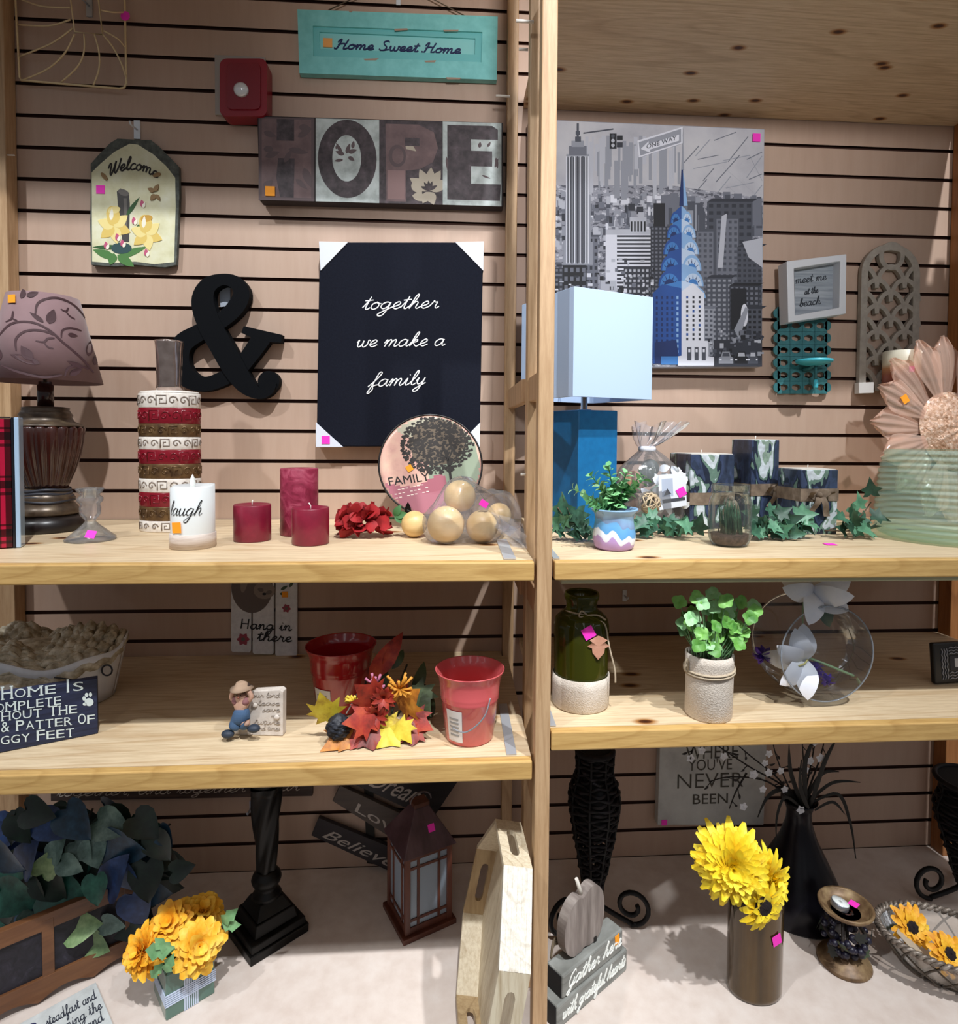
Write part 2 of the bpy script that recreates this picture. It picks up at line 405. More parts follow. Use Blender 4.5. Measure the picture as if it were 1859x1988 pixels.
# ------------------------------------------------------------------ timber frames and shelves
post_m = wood('#c2a07a', '#9d7a54', 'z', False, .5, 14, 'frame_pine', 3)
post_in = wood('#bf9c78', '#97734f', 'z', False, .55, 14, 'frame_pine_inner', 5)
def boxo(name, m, parent, *a, bevel=.002): return MB().box(*a).build(name, m, parent, bevel)
fr = thing('ladder_upright', 'upright pine ladder frame standing between the two shelving bays', 'upright', (1.219, YF, DECK))
def fpart(name, m, x0, x1, y0, y1, z0, z1):
    return boxo(name, m, fr, x0-1.219, x1-1.219, y0-YF, y1-YF, z0-DECK, z1-DECK)
fpart('post', post_m, 1.2060, 1.2328, YF, YF+.034, DECK, .62)
fpart('post', post_m, 1.2055, 1.2325, -.375, -.341, DECK, .62)
fpart('post', post_m, 1.1895, 1.2165, -.036, -.002, DECK, .62)
for zc in (-.905, -1.30, -1.66):
    fpart('rail', post_in, 1.209, 1.229, -.345, YF+.034, zc-.024, zc+.024)
    fpart('rail', post_in, 1.198, 1.2165, -.036, -.341, zc-.024, zc+.024)
dow = mat('#e9e2d8', .5)
for u, v, y, l in ((1030, 42, -.39, .03), (985, 187, -.06, .03), (1036, 97, -.30, .015), (1024, 921, -.36, .01)):
    p = aty(u, v, y)
    xx = 1.2055 if y < -.1 else 1.1895
    MB().tube([(xx-l-1.219, p.y-YF, p.z-DECK), (xx+.004-1.219, p.y-YF, p.z-DECK)], .003, 8).build('shelf_pin', dow, fr)
fl = thing('ladder_upright', 'pine frame post at the left end of the left bay', 'upright', (-.02, 0, DECK))
for y0, y1 in ((-.040, -.002),):
    boxo('post', post_m, fl, -.030, .0195, y0, y1, 0, 2.75)
MB().tube([(.019, -.035, 1.79), (.036, -.035, 1.79)], .0016, 8).build('shelf_pin', dow, fl)
fr2 = thing('ladder_upright', 'pine frame post at the right end of the right bay', 'upright', (2.41, 0, DECK))
post_d = wood('#a87040', '#7a4a26', 'z', False, .5, 14, 'frame_pine_stained', 8)
boxo('post', post_d, fr2, -.020, .022, -.045, -.002, 0, 2.0)
boxo('post', post_m, fr2, -.005, .022, -.36, -.325, 0, 2.0)
boxo('post', post_m, fr2, .0, .028, YF, YF+.034, 0, 2.0)

board_m = wood('#dcc6a4', '#bd9b70', 'x', True, .5, 22, 'pine_board', 1, 8, .72)
nose_m = wood('#cda768', '#ac8346', 'x', False, .45, 30, 'pine_nosing', 2)
SH = {}
def notch(x0, x1, y0, yb):
    if x0 < 1: return [(x0, y0), (x1, y0), (x1, -.039), (1.187, -.039), (1.187, yb), (x0, yb)]
    return [(x0, y0), (x1, y0), (x1, yb), (x0, yb)]
def shelf(key, label, x0, x1, zf, zb, t=.034, seed=0):
    """shelf board with a thicker front nosing; the board may sag a few millimetres towards the wall"""
    SH[key] = (zf, zb)
    s = thing('shelf', label, 'shelf', ((x0+x1)/2, YF, zf-t))
    ox, oz = (x0+x1)/2, zf-t
    yb = -.004
    zz = lambda y: zf+(zb-zf)*(y-YF)/(0-YF)
    y0 = YF+.020
    bm_ = MB().prism(notch(x0, x1, y0, yb), -.0205, -.0005, 'xy')
    bm_.v = [Vector((p.x-ox, p.y-YF, zz(p.y)+p.z-oz)) for p in bm_.v]
    bm_.build('board', board_m, s)
    boxo('nosing', nose_m, s, x0-ox, x1-ox, 0, .0195, 0, t, bevel=.0025)
    return s
def zsh(key, y): zf, zb = SH[key]; return zf+(zb-zf)*(y-YF)/(0-YF)
def on(key, u, v, dy=0):
    """the point of a shelf seen at a photograph pixel, moved dy towards the wall"""
    if key == 'D': p = atz(u, v, DECK)
    else:
        zf, zb = SH[key]; p = atz(u, v, zf)
        for _ in range(6): p = atz(u, v, zsh(key, p.y))
    r_ = ray(u, v); p = Vector((p.x+r_.x/r_.y*dy, p.y+dy, 0)); p.z = DECK if key == 'D' else zsh(key, p.y)
    return p
sh_u = shelf('UL', 'pine shelf of the left bay holding the lamp and red candles', 0.021, 1.2016, -1.2148, -1.214)
sh_r = shelf('UR', 'pine shelf of the right bay holding the blue lamp and ivy', 1.2376, 2.3885, -1.2148, -1.2105, .033)
sh_m = shelf('ML', 'lower pine shelf of the left bay holding two red buckets', 0.021, 1.2012, -1.5680, -1.5615)
sh_n = shelf('MR', 'lower pine shelf of the right bay holding the clear round vase', 1.2346, 2.3885, -1.5170, -1.5272, .034)
metal_strip = mat('#d9dde2', .35, .6)
for key, x0, x1, y0, par in (('UL', 1.150, 1.172, YF+.022, sh_u), ('ML', 1.158, 1.176, YF+.022, sh_m), ('UR', 1.2385, 1.250, YF+.022, sh_r), ('MR', 1.2360, 1.247, YF+.022, sh_n)):
    y1 = y0+.20; L = par.location
    P = [Vector((x, y, zsh(key, y)+.0005))-L for x, y in ((x0, y0), (x1, y0), (x1, y1), (x0, y1))]
    o = MB().hexa(P+[p+Vector((0, 0, .0012)) for p in P]).build('bracket_strip', metal_strip, par); o['label'] = 'white metal bracket strip'
o = boxo('cleat', mat('#c9cfae', .5), sh_r, -.56, .26, .024, .044, -.012, .013); o['label'] = 'pale cleat under the board'
# boards above
top_m = wood('#dcc3a0', '#b59672', 'x', True, .55, 26, 'knotty_pine', 4, 10, .45)
t = MB()\
    .box(1.2345, 2.3885, YF, -.003, -.163, -.140).build('shelf', top_m)
tag(t, 'knotty pine top board above the city skyline canvas', 'shelf')
t = MB().box(0.021, 1.187, YF, -.003, .15, .17).build('shelf', top_m)
tag(t, 'high pine top board of the left bay', 'shelf')
for x0_, x1_, y0_, y1_, z_, lab in ((-1.0, .0205, YF, -.042, .15, 'unseen pine board added over the next bay to the left, shading the wall'), (2.389, 3.1, YF+.036, -.362, -.163, 'unseen knotty pine board added over the next bay to the right, shading the wall')):  # unseen boards added to stop spotlight leaking onto the wall
    t = (MB().box(x0_, x1_, y0_, y1_, z_, z_+.022) if x0_ < 0 else MB().prism([(x0_, y0_), (x0_, y1_), (2.437, y1_), (2.437, -.003), (x1_, -.003), (x1_, y0_)], z_, z_+.022, 'xy')).build('shelf', top_m)
    tag(t, lab, 'shelf')
# ------------------------------------------------------------------ lettering
SCRIPT = {  # single-stroke handwriting: x-height 1, strokes run through their points
 'a': (1.02, [[(.75,.85),(.45,1),(.12,.7),(.08,.25),(.3,0),(.6,.25),(.78,.95)],[(.78,.95),(.74,.3),(.86,.02),(1.05,.25)]]),
 'b': (.85, [[(0,.2),(.38,1.2),(.46,1.9),(.34,2),(.2,1.2),(.15,.3),(.35,0),(.62,.3),(.58,.85),(.4,.8),(.85,.75)]]),
 'c': (.75, [[(.68,.8),(.48,1),(.15,.7),(.1,.25),(.35,0),(.78,.25)]]),
 'd': (1.02, [[(.75,.85),(.45,1),(.12,.7),(.08,.25),(.3,0),(.6,.25),(.86,2)],[(.86,2),(.76,.3),(.88,.02),(1.05,.25)]]),
 'e': (.76, [[(0,.25),(.5,.55),(.6,.85),(.42,1),(.15,.7),(.12,.25),(.38,0),(.78,.28)]]),
 'f': (.75, [[(-.1,0),(.45,1.0),(.74,1.8),(.62,2.05),(.44,1.7),(.28,.3),(.05,-.8),(.18,-.95),(.42,-.4),(.35,.05),(.78,.25)]]),
 'g': (1.0, [[(.75,.85),(.45,1),(.12,.7),(.08,.3),(.3,.05),(.6,.3),(.78,.95)],[(.78,.95),(.68,0),(.45,-.85),(.12,-.95),(.05,-.7),(.5,-.2),(1.02,.25)]]),
 'h': (1.0, [[(0,.2),(.42,1.2),(.54,1.9),(.42,2),(.27,1.4),(.12,0)],[(.14,.1),(.32,.7),(.55,1),(.7,.8),(.64,.2),(.78,0),(1.02,.25)]]),
 'i': (.55, [[(0,.25),(.25,1),(.2,.2),(.33,0),(.57,.25)],[(.32,1.42),(.36,1.5)]]),
 'k': (.95, [[(0,.2),(.42,1.2),(.54,1.9),(.42,2),(.27,1.4),(.12,0)],[(.14,.1),(.35,.75),(.62,.95),(.6,.65),(.3,.55)],[(.3,.55),(.58,.1),(.76,0),(.97,.25)]]),
 'l': (.58, [[(0,.2),(.42,1.2),(.5,1.9),(.38,2),(.22,1.3),(.2,.25),(.36,0),(.6,.25)]]),
 'm': (1.32, [[(0,.5),(.16,1),(.22,.7),(.13,0)],[(.14,.1),(.3,.75),(.5,1),(.6,.75),(.54,0)],[(.55,.1),(.7,.75),(.92,1),(1.02,.75),(.97,.2),(1.1,0),(1.34,.25)]]),
 'n': (.95, [[(0,.5),(.16,1),(.22,.7),(.13,0)],[(.14,.1),(.3,.75),(.52,1),(.64,.75),(.6,.2),(.72,0),(.97,.25)]]),
 'o': (.84, [[(.5,1),(.15,.75),(.1,.25),(.35,0),(.65,.3),(.65,.8),(.45,1),(.55,.82),(.86,.75)]]),
 'p': (.85, [[(0,.3),(.25,1),(.05,-.95)],[(.2,.6),(.45,1),(.7,.75),(.6,.2),(.35,0),(.2,.15)],[(.4,0),(.87,.25)]]),
 'r': (.82, [[(0,.25),(.22,.85),(.28,1.1),(.36,.86),(.6,.88)],[(.6,.88),(.52,.25),(.66,0),(.84,.25)]]),
 's': (.66, [[(0,.2),(.35,.75),(.42,1.05),(.52,.6),(.45,.15),(.2,0),(.08,.15)],[(.25,0),(.68,.25)]]),
 't': (.62, [[(0,.25),(.32,1.2),(.4,1.75),(.27,.3),(.4,0),(.64,.25)],[(.02,1.22),(.68,1.32)]]),
 'u': (1.0, [[(0,.5),(.15,1),(.12,.3),(.3,0),(.58,.3),(.72,1)],[(.72,1),(.67,.25),(.8,0),(1.02,.25)]]),
 'v': (.85, [[(0,.6),(.15,1),(.2,.4),(.32,0),(.6,.5),(.62,1),(.87,.8)]]),
 'w': (1.15, [[(0,.6),(.12,1),(.12,.3),(.28,0),(.5,.3),(.56,.9)],[(.56,.9),(.58,.2),(.75,0),(.98,.35),(.98,.95),(1.17,.85)]]),
 'y': (.9, [[(0,.5),(.15,1),(.12,.35),(.3,.08),(.56,.35),(.72,1)],[(.72,1),(.6,0),(.38,-.8),(.1,-.95),(.02,-.7),(.45,-.2),(.92,.25)]]),
 'H': (1.3, [[(.05,1.3),(.15,1.75),(.38,1.95),(.28,1),(.12,.1),(-.1,0),(-.15,.2)],[(1.12,2),(.95,1),(.85,.1),(1.05,.02),(1.32,.25)],[(.1,.85),(.55,1.1),(.98,1.05)]]),
 'S': (1.1, [[(.9,1.75),(.68,2.02),(.32,1.75),(.42,1.25),(.75,.75),(.65,.15),(.25,0),(0,.3)],[(.6,.08),(1.1,.3)]]),
 'W': (1.35, [[(-.25,1.2),(-.1,1.75),(.12,1.6),(.1,.6),(.22,.0),(.5,.6),(.72,1.8)],[(.72,1.8),(.66,.5),(.85,0),(1.2,.9),(1.32,2)]]),
 'G': (1.2, [[(1,1.55),(.8,2),(.3,1.6),(.12,.7),(.38,.1),(.8,.4),(.92,1)],[(.92,1),(.8,0),(.45,-.8),(.1,-.6),(.6,-.05),(1.22,.25)]]),
 'B': (1.05, [[(.25,1.9),(.1,0)],[(0,1.6),(.5,2),(.88,1.7),(.7,1.2),(.3,1.05)],[(.3,1.05),(.8,.9),(.86,.35),(.5,0),(0,.1)]]),
 '#': (1.15, [[(.1,2),(.08,1),(.05,0)],[(.9,2),(.88,1),(.85,0)],[(.08,1),(.5,1.02),(.88,1)]]),
 ',': (.4, [[(.2,.1),(.1,-.3)]]), ' ': (.62, []),
}
def script(s, gap=0.0):
    """strokes and total width of a line of handwriting, x-height 1"""
    x = 0; out = []
    for ch in s:
        w, st = SCRIPT[ch]
        for q in st: out.append([(x+a, b_) for a, b_ in spline(q, 5)])
        x += w+gap
    return out, x
def write(b, s, x0, z0, x1, z1, h, w, d0, d1, plane='xz', slant=.25, warp=None, gap=0.0):
    """handwriting from (x0,z0) to (x1,z1) along its baseline, x-height h, stroke width w"""
    st, tw = script(s, gap); dx, dz = x1-x0, z1-z0; L = hypot(dx, dz); k = L/tw; ca, sa = dx/L, dz/L
    for q in st:
        pts = []
        for a, c in q:
            px = a*k+c*h*slant; pz = c*h
            if warp: px, pz = warp(px, pz, L)
            pts.append((x0+px*ca-pz*sa, z0+px*sa+pz*ca))
        b.band(pts, w, d0, d1, plane)
_fc = {}
def glyphs(s, bold=0.0):
    """filled sans lettering as flat triangles, cap height about 0.72, starting at x = 0"""
    if (s, bold) in _fc: return _fc[(s, bold)]
    c = bpy.data.curves.new('lettering', 'FONT'); c.body = s; c.size = 1; c.offset = bold; c.resolution_u = 3
    o = bpy.data.objects.new('lettering', c); COL.objects.link(o)
    dg = bpy.context.evaluated_depsgraph_get(); ev = o.evaluated_get(dg); me = ev.to_mesh()
    vs = [tuple(v.co) for v in me.vertices]; fs = [tuple(p.vertices) for p in me.polygons]
    ev.to_mesh_clear(); bpy.data.objects.remove(o); bpy.data.curves.remove(c)
    _fc[(s, bold)] = (vs, fs); return vs, fs
def letters(b, s, fn, bold=0.0, fit=None, slant=0):
    """put lettering on a surface: fn(x, y) -> point; x runs 0..fit (or natural width), y is 0..1 over the cap height"""
    vs, fs = glyphs(s, bold)
    if not vs: return
    x0 = min(v[0] for v in vs); x1 = max(v[0] for v in vs); k = (fit/(x1-x0)) if fit else 1
    b.add([fn((v[0]-x0)*k+slant*v[1], v[1]/.72) for v in vs], fs)
def wb(O):
    b = MB(); b.T = Matrix.Translation(-Vector(O)); return b
def px(pts, y): return [(lambda p: (p.x, p.z))(aty(u, v, y)) for u, v in pts]
def ell(u, v, ru, rv, rot=0, n=18, a0=0, a1=2*pi):
    r = radians(rot); out = []
    full = abs(a1-a0-2*pi) < 1e-6
    for i in range(n):
        a = a0+(a1-a0)*i/(n if full else n-1); x, y = ru*cos(a), rv*sin(a)
        out.append((u+x*cos(r)-y*sin(r), v+x*sin(r)+y*cos(r)))
    return out
def petal(u, v, ang, L, w, n=8, tipw=.0):      # outline of a petal from (u,v) along a direction, in pixels
    a = radians(ang); out = []
    for s in (1, -1):
        rng = range(n+1) if s == 1 else range(n-1, 0, -1)
        for i in rng:
            t = i/n; hw = w/2*sin(pi*t**.75)**.9*s if 0 < t < 1 else 0
            out.append((u+cos(a)*L*t-sin(a)*hw, v+sin(a)*L*t+cos(a)*hw))
    return out
HOOKW = mat('#dfe3e8', .35, .1)
def hook(u, v, label, w=.011, h=.034, m=None):
    p = aty(u, v, -.003)
    t = thing('slatwall_hook', label, 'hook', p)
    MB().box(-w/2, w/2, -.0012, .0025, -h/2, h/2).build('plate', m or HOOKW, t, .0006)
    MB().tube([(0, -.001, 0), (0, -.03, -.002), (0, -.035, .004)], .0022, 8).build('arm', m or HOOKW, t)
    return t
# ------------------------------------------------------------------ left bay: what hangs on the wall
hook(173, 12, 'grey slatwall hook behind the gold wire sunburst', .014, .05, mat('#b9bcbf', .4, .5))
hook(773, -4, 'white slatwall hook above the turquoise wooden sign')
hook(266, 252, 'white slatwall hook above the welcome slate', .015, .045)
# gold wire sunburst
O = aty(140, 60, -.03)
t = thing('wire_wall_art', 'gold wire sunburst wall frame hanging top left, pink sticker on its side', 'wall art', O)
gold = mat('#e6d0a4', .4, .4)
yo, yi = -.030, -.045
Q = lambda u, v, y: aty(u, v, y)
b = wb(O)
fr_ = [(27, -170), (30, 0), (38, 150), (41, 156), (232, 172), (241, 170), (245, 162), (242, 0), (238, -170), (27, -170)]
b.tube([Q(u, v, -.014) for u, v in fr_], .0027, 6); b.build('frame', gold, t)
b = wb(O); b.tube([Q(u, v, yi) for u, v in [(136, -10), (137, 0), (145, 62), (199, 67), (191, 0), (190, -10), (136, -10)]], .002, 6); b.build('centre_frame', gold, t)
for r_ in ([(137, 38), (95, 50), (35, 48)], [(141, 55), (100, 84), (37, 110)], [(145, 66), (125, 104), (92, 134), (45, 155)], [(163, 66), (163, 100), (150, 130), (118, 160)],
           [(183, 66), (192, 100), (192, 134), (181, 166)], [(199, 66), (220, 93), (236, 125), (245, 152)], [(201, 60), (228, 75), (243, 92)], [(137, 15), (80, 12), (32, -5)], [(196, 20), (220, 24), (242, 24)]):
    n = len(r_); b = wb(O)
    b.tube(spline([tuple(Q(u, v, yi+(-.014-yi)*(i/(n-1))**1.5)) for i, (u, v) in enumerate(r_)], 5), .002, 6); b.build('ray', gold, t)
b = wb(O); b.prism(px(ell(243, 31, 9, 9), -.017), -.0175, -.0165); o = b.build('price_sticker', PINK, t); o['label'] = 'round pink price sticker'
# fire alarm
O = aty(472, 168, -.02)
t = thing('fire_alarm', 'dark red fire alarm strobe box on the slat wall', 'alarm', O)
def rrect(u0, v0, u1, v1, r, n=5):
    out = []
    for cu, cv, a in ((u1-r, v0+r, -90), (u1-r, v1-r, 0), (u0+r, v1-r, 90), (u0+r, v0+r, 180)):
        for i in range(n+1):
            w = radians(a+90*i/n); out.append((cu+r*cos(w), cv+r*sin(w)))
    return out
red = mat('#8a0f22', .35)
wb(O).box(*(aty(419, 225, 0).x, aty(516, 110, 0).x), -.006, -.0005, aty(419, 225, 0).z, aty(419, 109, 0).z).build('back_plate', mat('#a9a29a', .5), t, .001)
b = wb(O); b.prism(px(rrect(426, 113, 518, 226, 14), -.048), -.048, -.006); b.build('housing', red, t, .005, 3)
b = wb(O); b.prism(px(rrect(440, 122, 505, 212, 10), -.052), -.052, -.047); o = b.build('face_panel', mat('#7d0b1e', .3), t, .002, 2)
c = aty(467, 173, -.056)
b = wb(O); b.lathe([(0, -.008), (.010, -.006), (.0165, -.001), (.018, .004)], 20); b.v = [Vector((c.x-O.x+(p+O).x, c.y-O.y+(p+O).z, c.z-O.z-(p+O).y)) for p in b.v]
b.build('strobe_lens', mat('#dfe3e6', .12, .1, Coat_Weight=1.0), t)
# turquoise sign
Y = -.022
O = aty(772, 87, Y)
t = thing('wooden_sign', 'turquoise framed wooden sign with navy handwriting at the top of the wall', 'sign', O)
tq = noisy([(.3, '#74c2c0'), (.6, '#84d2d0'), (.8, '#90dad8')], 30, rough=.5); tq2 = mat('#8fd6d4', .45)
outer = [(577, 18), (966, 32), (964, 155), (581, 142)]; mid = [(607, 50), (936, 62), (934, 121), (608, 109)]; inn = [(620, 63), (922, 76), (921, 107), (621, 96)]
b = wb(O); b.strip(px(outer, Y), px(mid, Y), Y, -.004); fb = b
b = wb(O); b.strip(px(mid, Y+.004), px(inn, Y+.008), Y+.005, -.005); b.build('moulding', mat('#72c4c4', .4), t, .001)
b = wb(O); b.prism(px(inn, Y+.009), Y+.010, -.006); b.build('panel', tq2, t)
b = fb; b.mat(1)
for r_ in ([(765, 56), (790, 55), (792, 58), (766, 60)], [(860, 58), (890, 58), (888, 61), (862, 61)], [(705, 114), (735, 113), (730, 117), (708, 117)], [(823, 118), (846, 117), (844, 121), (826, 121)], [(677, 21), (684, 21), (683, 24), (678, 24)], [(865, 150), (895, 151), (892, 154), (868, 154)]):
    b.prism(px(r_, Y-.0004), Y-.0006, Y)
b.build('frame', [tq, mat('#a98f7c', .8)], t)
b = wb(O); (x0, z0), (x1, z1) = px([(651, 94), (893, 104)], Y+.008)
write(b, 'Home Sweet Home', x0, z0, x1, z1, .0118, .0031, Y+.0085, Y+.0105, slant=.35); b.build('lettering', mat('#0d1d52', .5), t)
sticker(t, aty(636, 83, Y+.0085)-O, .022, mat('#f0a85a', .6))
b = wb(O); b.tube([aty(637, 20, -.012), aty(765, -42, -.012), aty(902, 31, -.012)], .0016, 6); b.build('hanging_wire', mat('#6b5a48', .5), t)
# slate plaque
Y = -.014
O = aty(262, 395, Y)
t = thing('slate_plaque', 'painted welcome slate with daffodils and a pointed top', 'plaque', O)
edge = [(176, 318), (190, 302), (213, 278), (228, 269), (262, 271), (293, 272), (308, 284), (330, 306), (347, 324), (348, 380), (345, 450), (342, 514), (320, 519), (262, 514), (220, 517), (177, 514), (175, 440), (176, 370)]
slate = noisy([(.3, '#3f423f'), (.6, '#5b5f58'), (.8, '#777a70')], 60, rough=.8, bstr=.4)
b = wb(O); b.prism(px(edge, Y), Y, -.003); b.build('slate', slate, t, .001)
cream = noisy([(.25, '#cfcaa0'), (.5, '#dfdcb8'), (.75, '#e9e8d0')], 22, rough=.7)
b = wb(O); b.prism(px([(178, 335), (195, 318), (222, 295), (252, 279), (268, 281), (298, 300), (322, 322), (340, 345), (341, 400), (338, 509), (300, 513), (262, 508), (215, 511), (179, 508)], Y), Y-.0004, Y); b.build('painted_ground', cream, t)
P_ = [mat(c, .65) for c in ('#43403e', '#6d6863', '#2f5a2c', '#4c7d3f', '#e2c469', '#efdc92', '#c99a3a', '#c2567a', '#f1ecd8', '#8d6f45', '#2a4a4c', '#7a5a46')]
b = wb(O); lay = [Y-.0005]
def pa(pts, m):
    b.mat(m); b.prism(px(pts, Y), lay[0]-.0003, Y-.0002); lay[0] -= .00004
pa([(227, 372), (234, 366), (250, 374), (252, 395), (251, 470), (238, 470), (231, 420)], 0); pa(ell(240, 374, 11, 6, 20), 1); pa([(240, 385), (246, 385), (247, 440), (243, 440)], 1)
for u, v, a, l, w in ((222, 500, -160, 44, 16), (228, 500, -20, 62, 14), (228, 495, 35, 40, 18), (222, 492, 110, 24, 18), (245, 420, -55, 45, 8), (262, 450, -50, 30, 8), (235, 480, 180, 55, 9)): pa(petal(u, v, a, l, w), 2 if w < 14 else 3)
pa(ell(236, 482, 20, 11), 10)
for cu, cv, s in ((222, 440, 1), (285, 455, .95)):
    for a in range(20, 380, 60): pa(petal(cu, cv, a, 34*s, 22*s), 4 if a % 120 < 60 else 5)
    pa(ell(cu-2, cv-22*s, 13*s, 18*s, -12), 4); pa(ell(cu, cv-32*s, 12*s, 7*s, -12), 6 if s < 1 else 5); pa(petal(cu-6, cv-12, -85, 24, 8), 8)
for u, v in ((278, 397), (262, 430), (208, 478), (286, 492), (240, 474), (230, 462)): pa(petal(u, v+6, -100, 15, 9), 7); pa(petal(u, v+7, -70, 12, 6), 8)
for u, v, a, l, w in ((300, 372, 205, 14, 9), (302, 378, 130, 15, 10), (300, 372, -60, 16, 9), (304, 378, 60, 14, 7)): pa(petal(u, v, a, l, w), 9)
pa(ell(203, 343, 9, 4, 50), 9); pa(ell(305, 340, 8, 4, -20), 9)
b.build('painted_flowers', P_, t)
b = wb(O)
def arcw(x, z, L):
    k = (x-L/2)/L; return x, z+.018*(1-4*k*k)*1.0
(x0, z0), (x1, z1) = px([(212, 342), (306, 347)], Y)
write(b, 'Welcome', x0, z0, x1, z1, .0155, .0032, Y-.0009, Y-.0003, slant=.15, warp=arcw); b.build('lettering', mat('#221b16', .6), t)
sticker(t, aty(195, 368, Y-.0006)-O, .020)
# HOPE canvas
Y = -.04
O = aty(738, 312, Y)
t = thing('wall_canvas', 'brown and grey canvas with four big patterned letters spelling HOPE', 'canvas', O)
C4 = [(499, 224), (976, 238), (977, 401), (503, 389)]
b = wb(O); b.prism(px(C4, Y), Y, -.004); b.build('stretched_canvas', mat('#2b2223', .7), t, .002)
dk = noisy([(.35, '#2c2427'), (.6, '#4a3f43'), (.8, '#675b60')], 45, rough=.6); mv = noisy([(.3, '#5e4a4b'), (.6, '#745d5d'), (.8, '#846c6a')], 26, rough=.6)
pl = noisy([(.3, '#8f9693'), (.55, '#b9c2bf'), (.8, '#ccd2d2')], 26, rough=.6); br = mat('#8d706e', .6); fl_ = mat('#b5aa98', .6); md = mat('#5a4a4c', .6)
MM = [dk, mv, pl, br, fl_, md]
def H4(u, v):       # keep to the canvas's slight slope: nominal rectangle 500..976 x 231..394
    k = (u-500)/476; return (u, v+(-6+13*k))
b = wb(O); lay = [Y-.0004]
def pc(pts, m):
    b.mat(m); b.prism(px([H4(u, v) for u, v in pts], Y), lay[0]-.0003, Y-.0001); lay[0] -= .00003
R_ = lambda a, c, d, e: [(a, c), (d, c), (d, e), (a, e)]
pc(R_(502, 233, 610, 394), 5); pc(R_(508, 236, 604, 388), 1); pc(R_(537, 236, 571, 278), 0); pc([(540, 312), (572, 312), (570, 388), (544, 388), (536, 350)], 0)
for u, v, a, l, w in ((512, 262, 20, 26, 12), (580, 250, 10, 26, 14), (578, 270, -30, 30, 12), (560, 294, 10, 40, 12), (515, 310, -20, 30, 12), (590, 330, 70, 40, 16), (574, 352, 40, 30, 10), (512, 370, -40, 22, 14), (552, 320, -60, 30, 10)): pc(petal(u, v, a, l, w), 5)
pc(ell(520, 370, 8, 7), 5); pc(ell(521, 295, 9, 6), 5)
pc(R_(613, 233, 736, 394), 2); pc(ell(674, 310, 57, 76, n=40), 0); pc(ell(673, 309, 28, 45, n=30), 2)
for u, v, a, l, w in ((672, 300, -70, 22, 8), (676, 298, -20, 18, 9), (668, 302, 200, 18, 9), (664, 300, -120, 24, 7), (676, 306, 30, 14, 8), (684, 290, -80, 16, 7), (666, 312, 170, 18, 6), (652, 292, -70, 12, 5)): pc(petal(u, v, a, l, w), 5)
pc(R_(736, 233, 858, 394), 0)
pc([(748, 240), (812, 240), (842, 254), (850, 285), (840, 312), (815, 326), (788, 330), (788, 390), (750, 390)], 1); pc(R_(786, 266, 814, 282), 0); pc([(787, 282), (802, 282), (808, 292), (788, 288)], 4)
pc(R_(752, 330, 785, 386), 3); pc(ell(771, 302, 17, 22), 5); pc(ell(772, 302, 11, 15), 1)
for a in (-150, -115, -85, -60, -25): pc(petal(833, 366, a, 44, 22), 4)
for a in (-160, -125, -95, -70, -30): pc(petal(833, 366, a, 18, 7), 0)
pc(petal(800, 352, 50, 30, 18), 4); pc(petal(800, 378, 10, 36, 16), 4); pc(petal(833, 370, 70, 26, 20), 4); pc(petal(833, 370, 120, 26, 16), 4)
pc(R_(859, 233, 973, 394), 2)
pc([(868, 239), (955, 239), (966, 246), (966, 266), (914, 266), (914, 288), (955, 288), (955, 318), (914, 318), (914, 352), (972, 352), (970, 384), (868, 384)], 0)
for u, v, a, l, w in ((930, 282, -80, 12, 7), (946, 280, -60, 12, 5), (962, 300, 80, 22, 6), (935, 335, 20, 18, 4), (866, 300, 85, 30, 4), (960, 320, -70, 20, 5)): pc(petal(u, v, a, l, w), 5)
b.build('printed_letters', MM, t)
sticker(t, aty(524, 371, Y-.002)-O, .023, ORANGE)
# ampersand
Y = -.030
O = aty(440, 655, Y)
t = thing('ampersand_sign', 'large black wooden ampersand hanging on the slat wall', 'ampersand', O)
bl = mat('#080a0e', .8, Specular_IOR_Level=.12)
b = wb(O)
cl = [(508, 655, 36), (484, 690, 32), (455, 722, 30), (404, 745, 28), (366, 736, 36), (346, 704, 42), (354, 668, 38), (388, 645, 32), (430, 622, 30), (458, 596, 32), (469, 570, 31), (457, 549, 26), (432, 543, 22), (405, 555, 32), (394, 585, 42), (406, 628, 44), (430, 672, 44), (452, 710, 44), (476, 746, 36), (502, 764, 22), (522, 757, 20), (530, 742, 16)]
sp = spline([(a, c, w) for a, c, w in cl], 6)
pts = px([(a, c) for a, c, w in sp], Y); mp_ = mpp(O)
b.band(pts, [w*mp_ for a, c, w in sp], Y, -.006)
b.prism(px(ell(521, 741, 21, 21, n=24), Y), Y-.0002, -.0058)
b.prism(px([(473, 633), (547, 650), (546, 665), (520, 664), (495, 668), (487, 655), (468, 646)], Y), Y-.0001, -.0059)
b.build('letter', bl, t)
b = wb(O); b.tube([aty(427, 536, Y-.001), aty(431, 552, Y-.001), aty(432, 556, -.004)], .0012, 6); b.build('string', mat('#e4e6ea', .6), t)
b = wb(O); b.prism(px([(425, 556), (447, 556), (447, 594), (428, 596)], -.004), -.0045, -.0035); b.build('paper_tag', mat('#b8c0cc', .6), t)
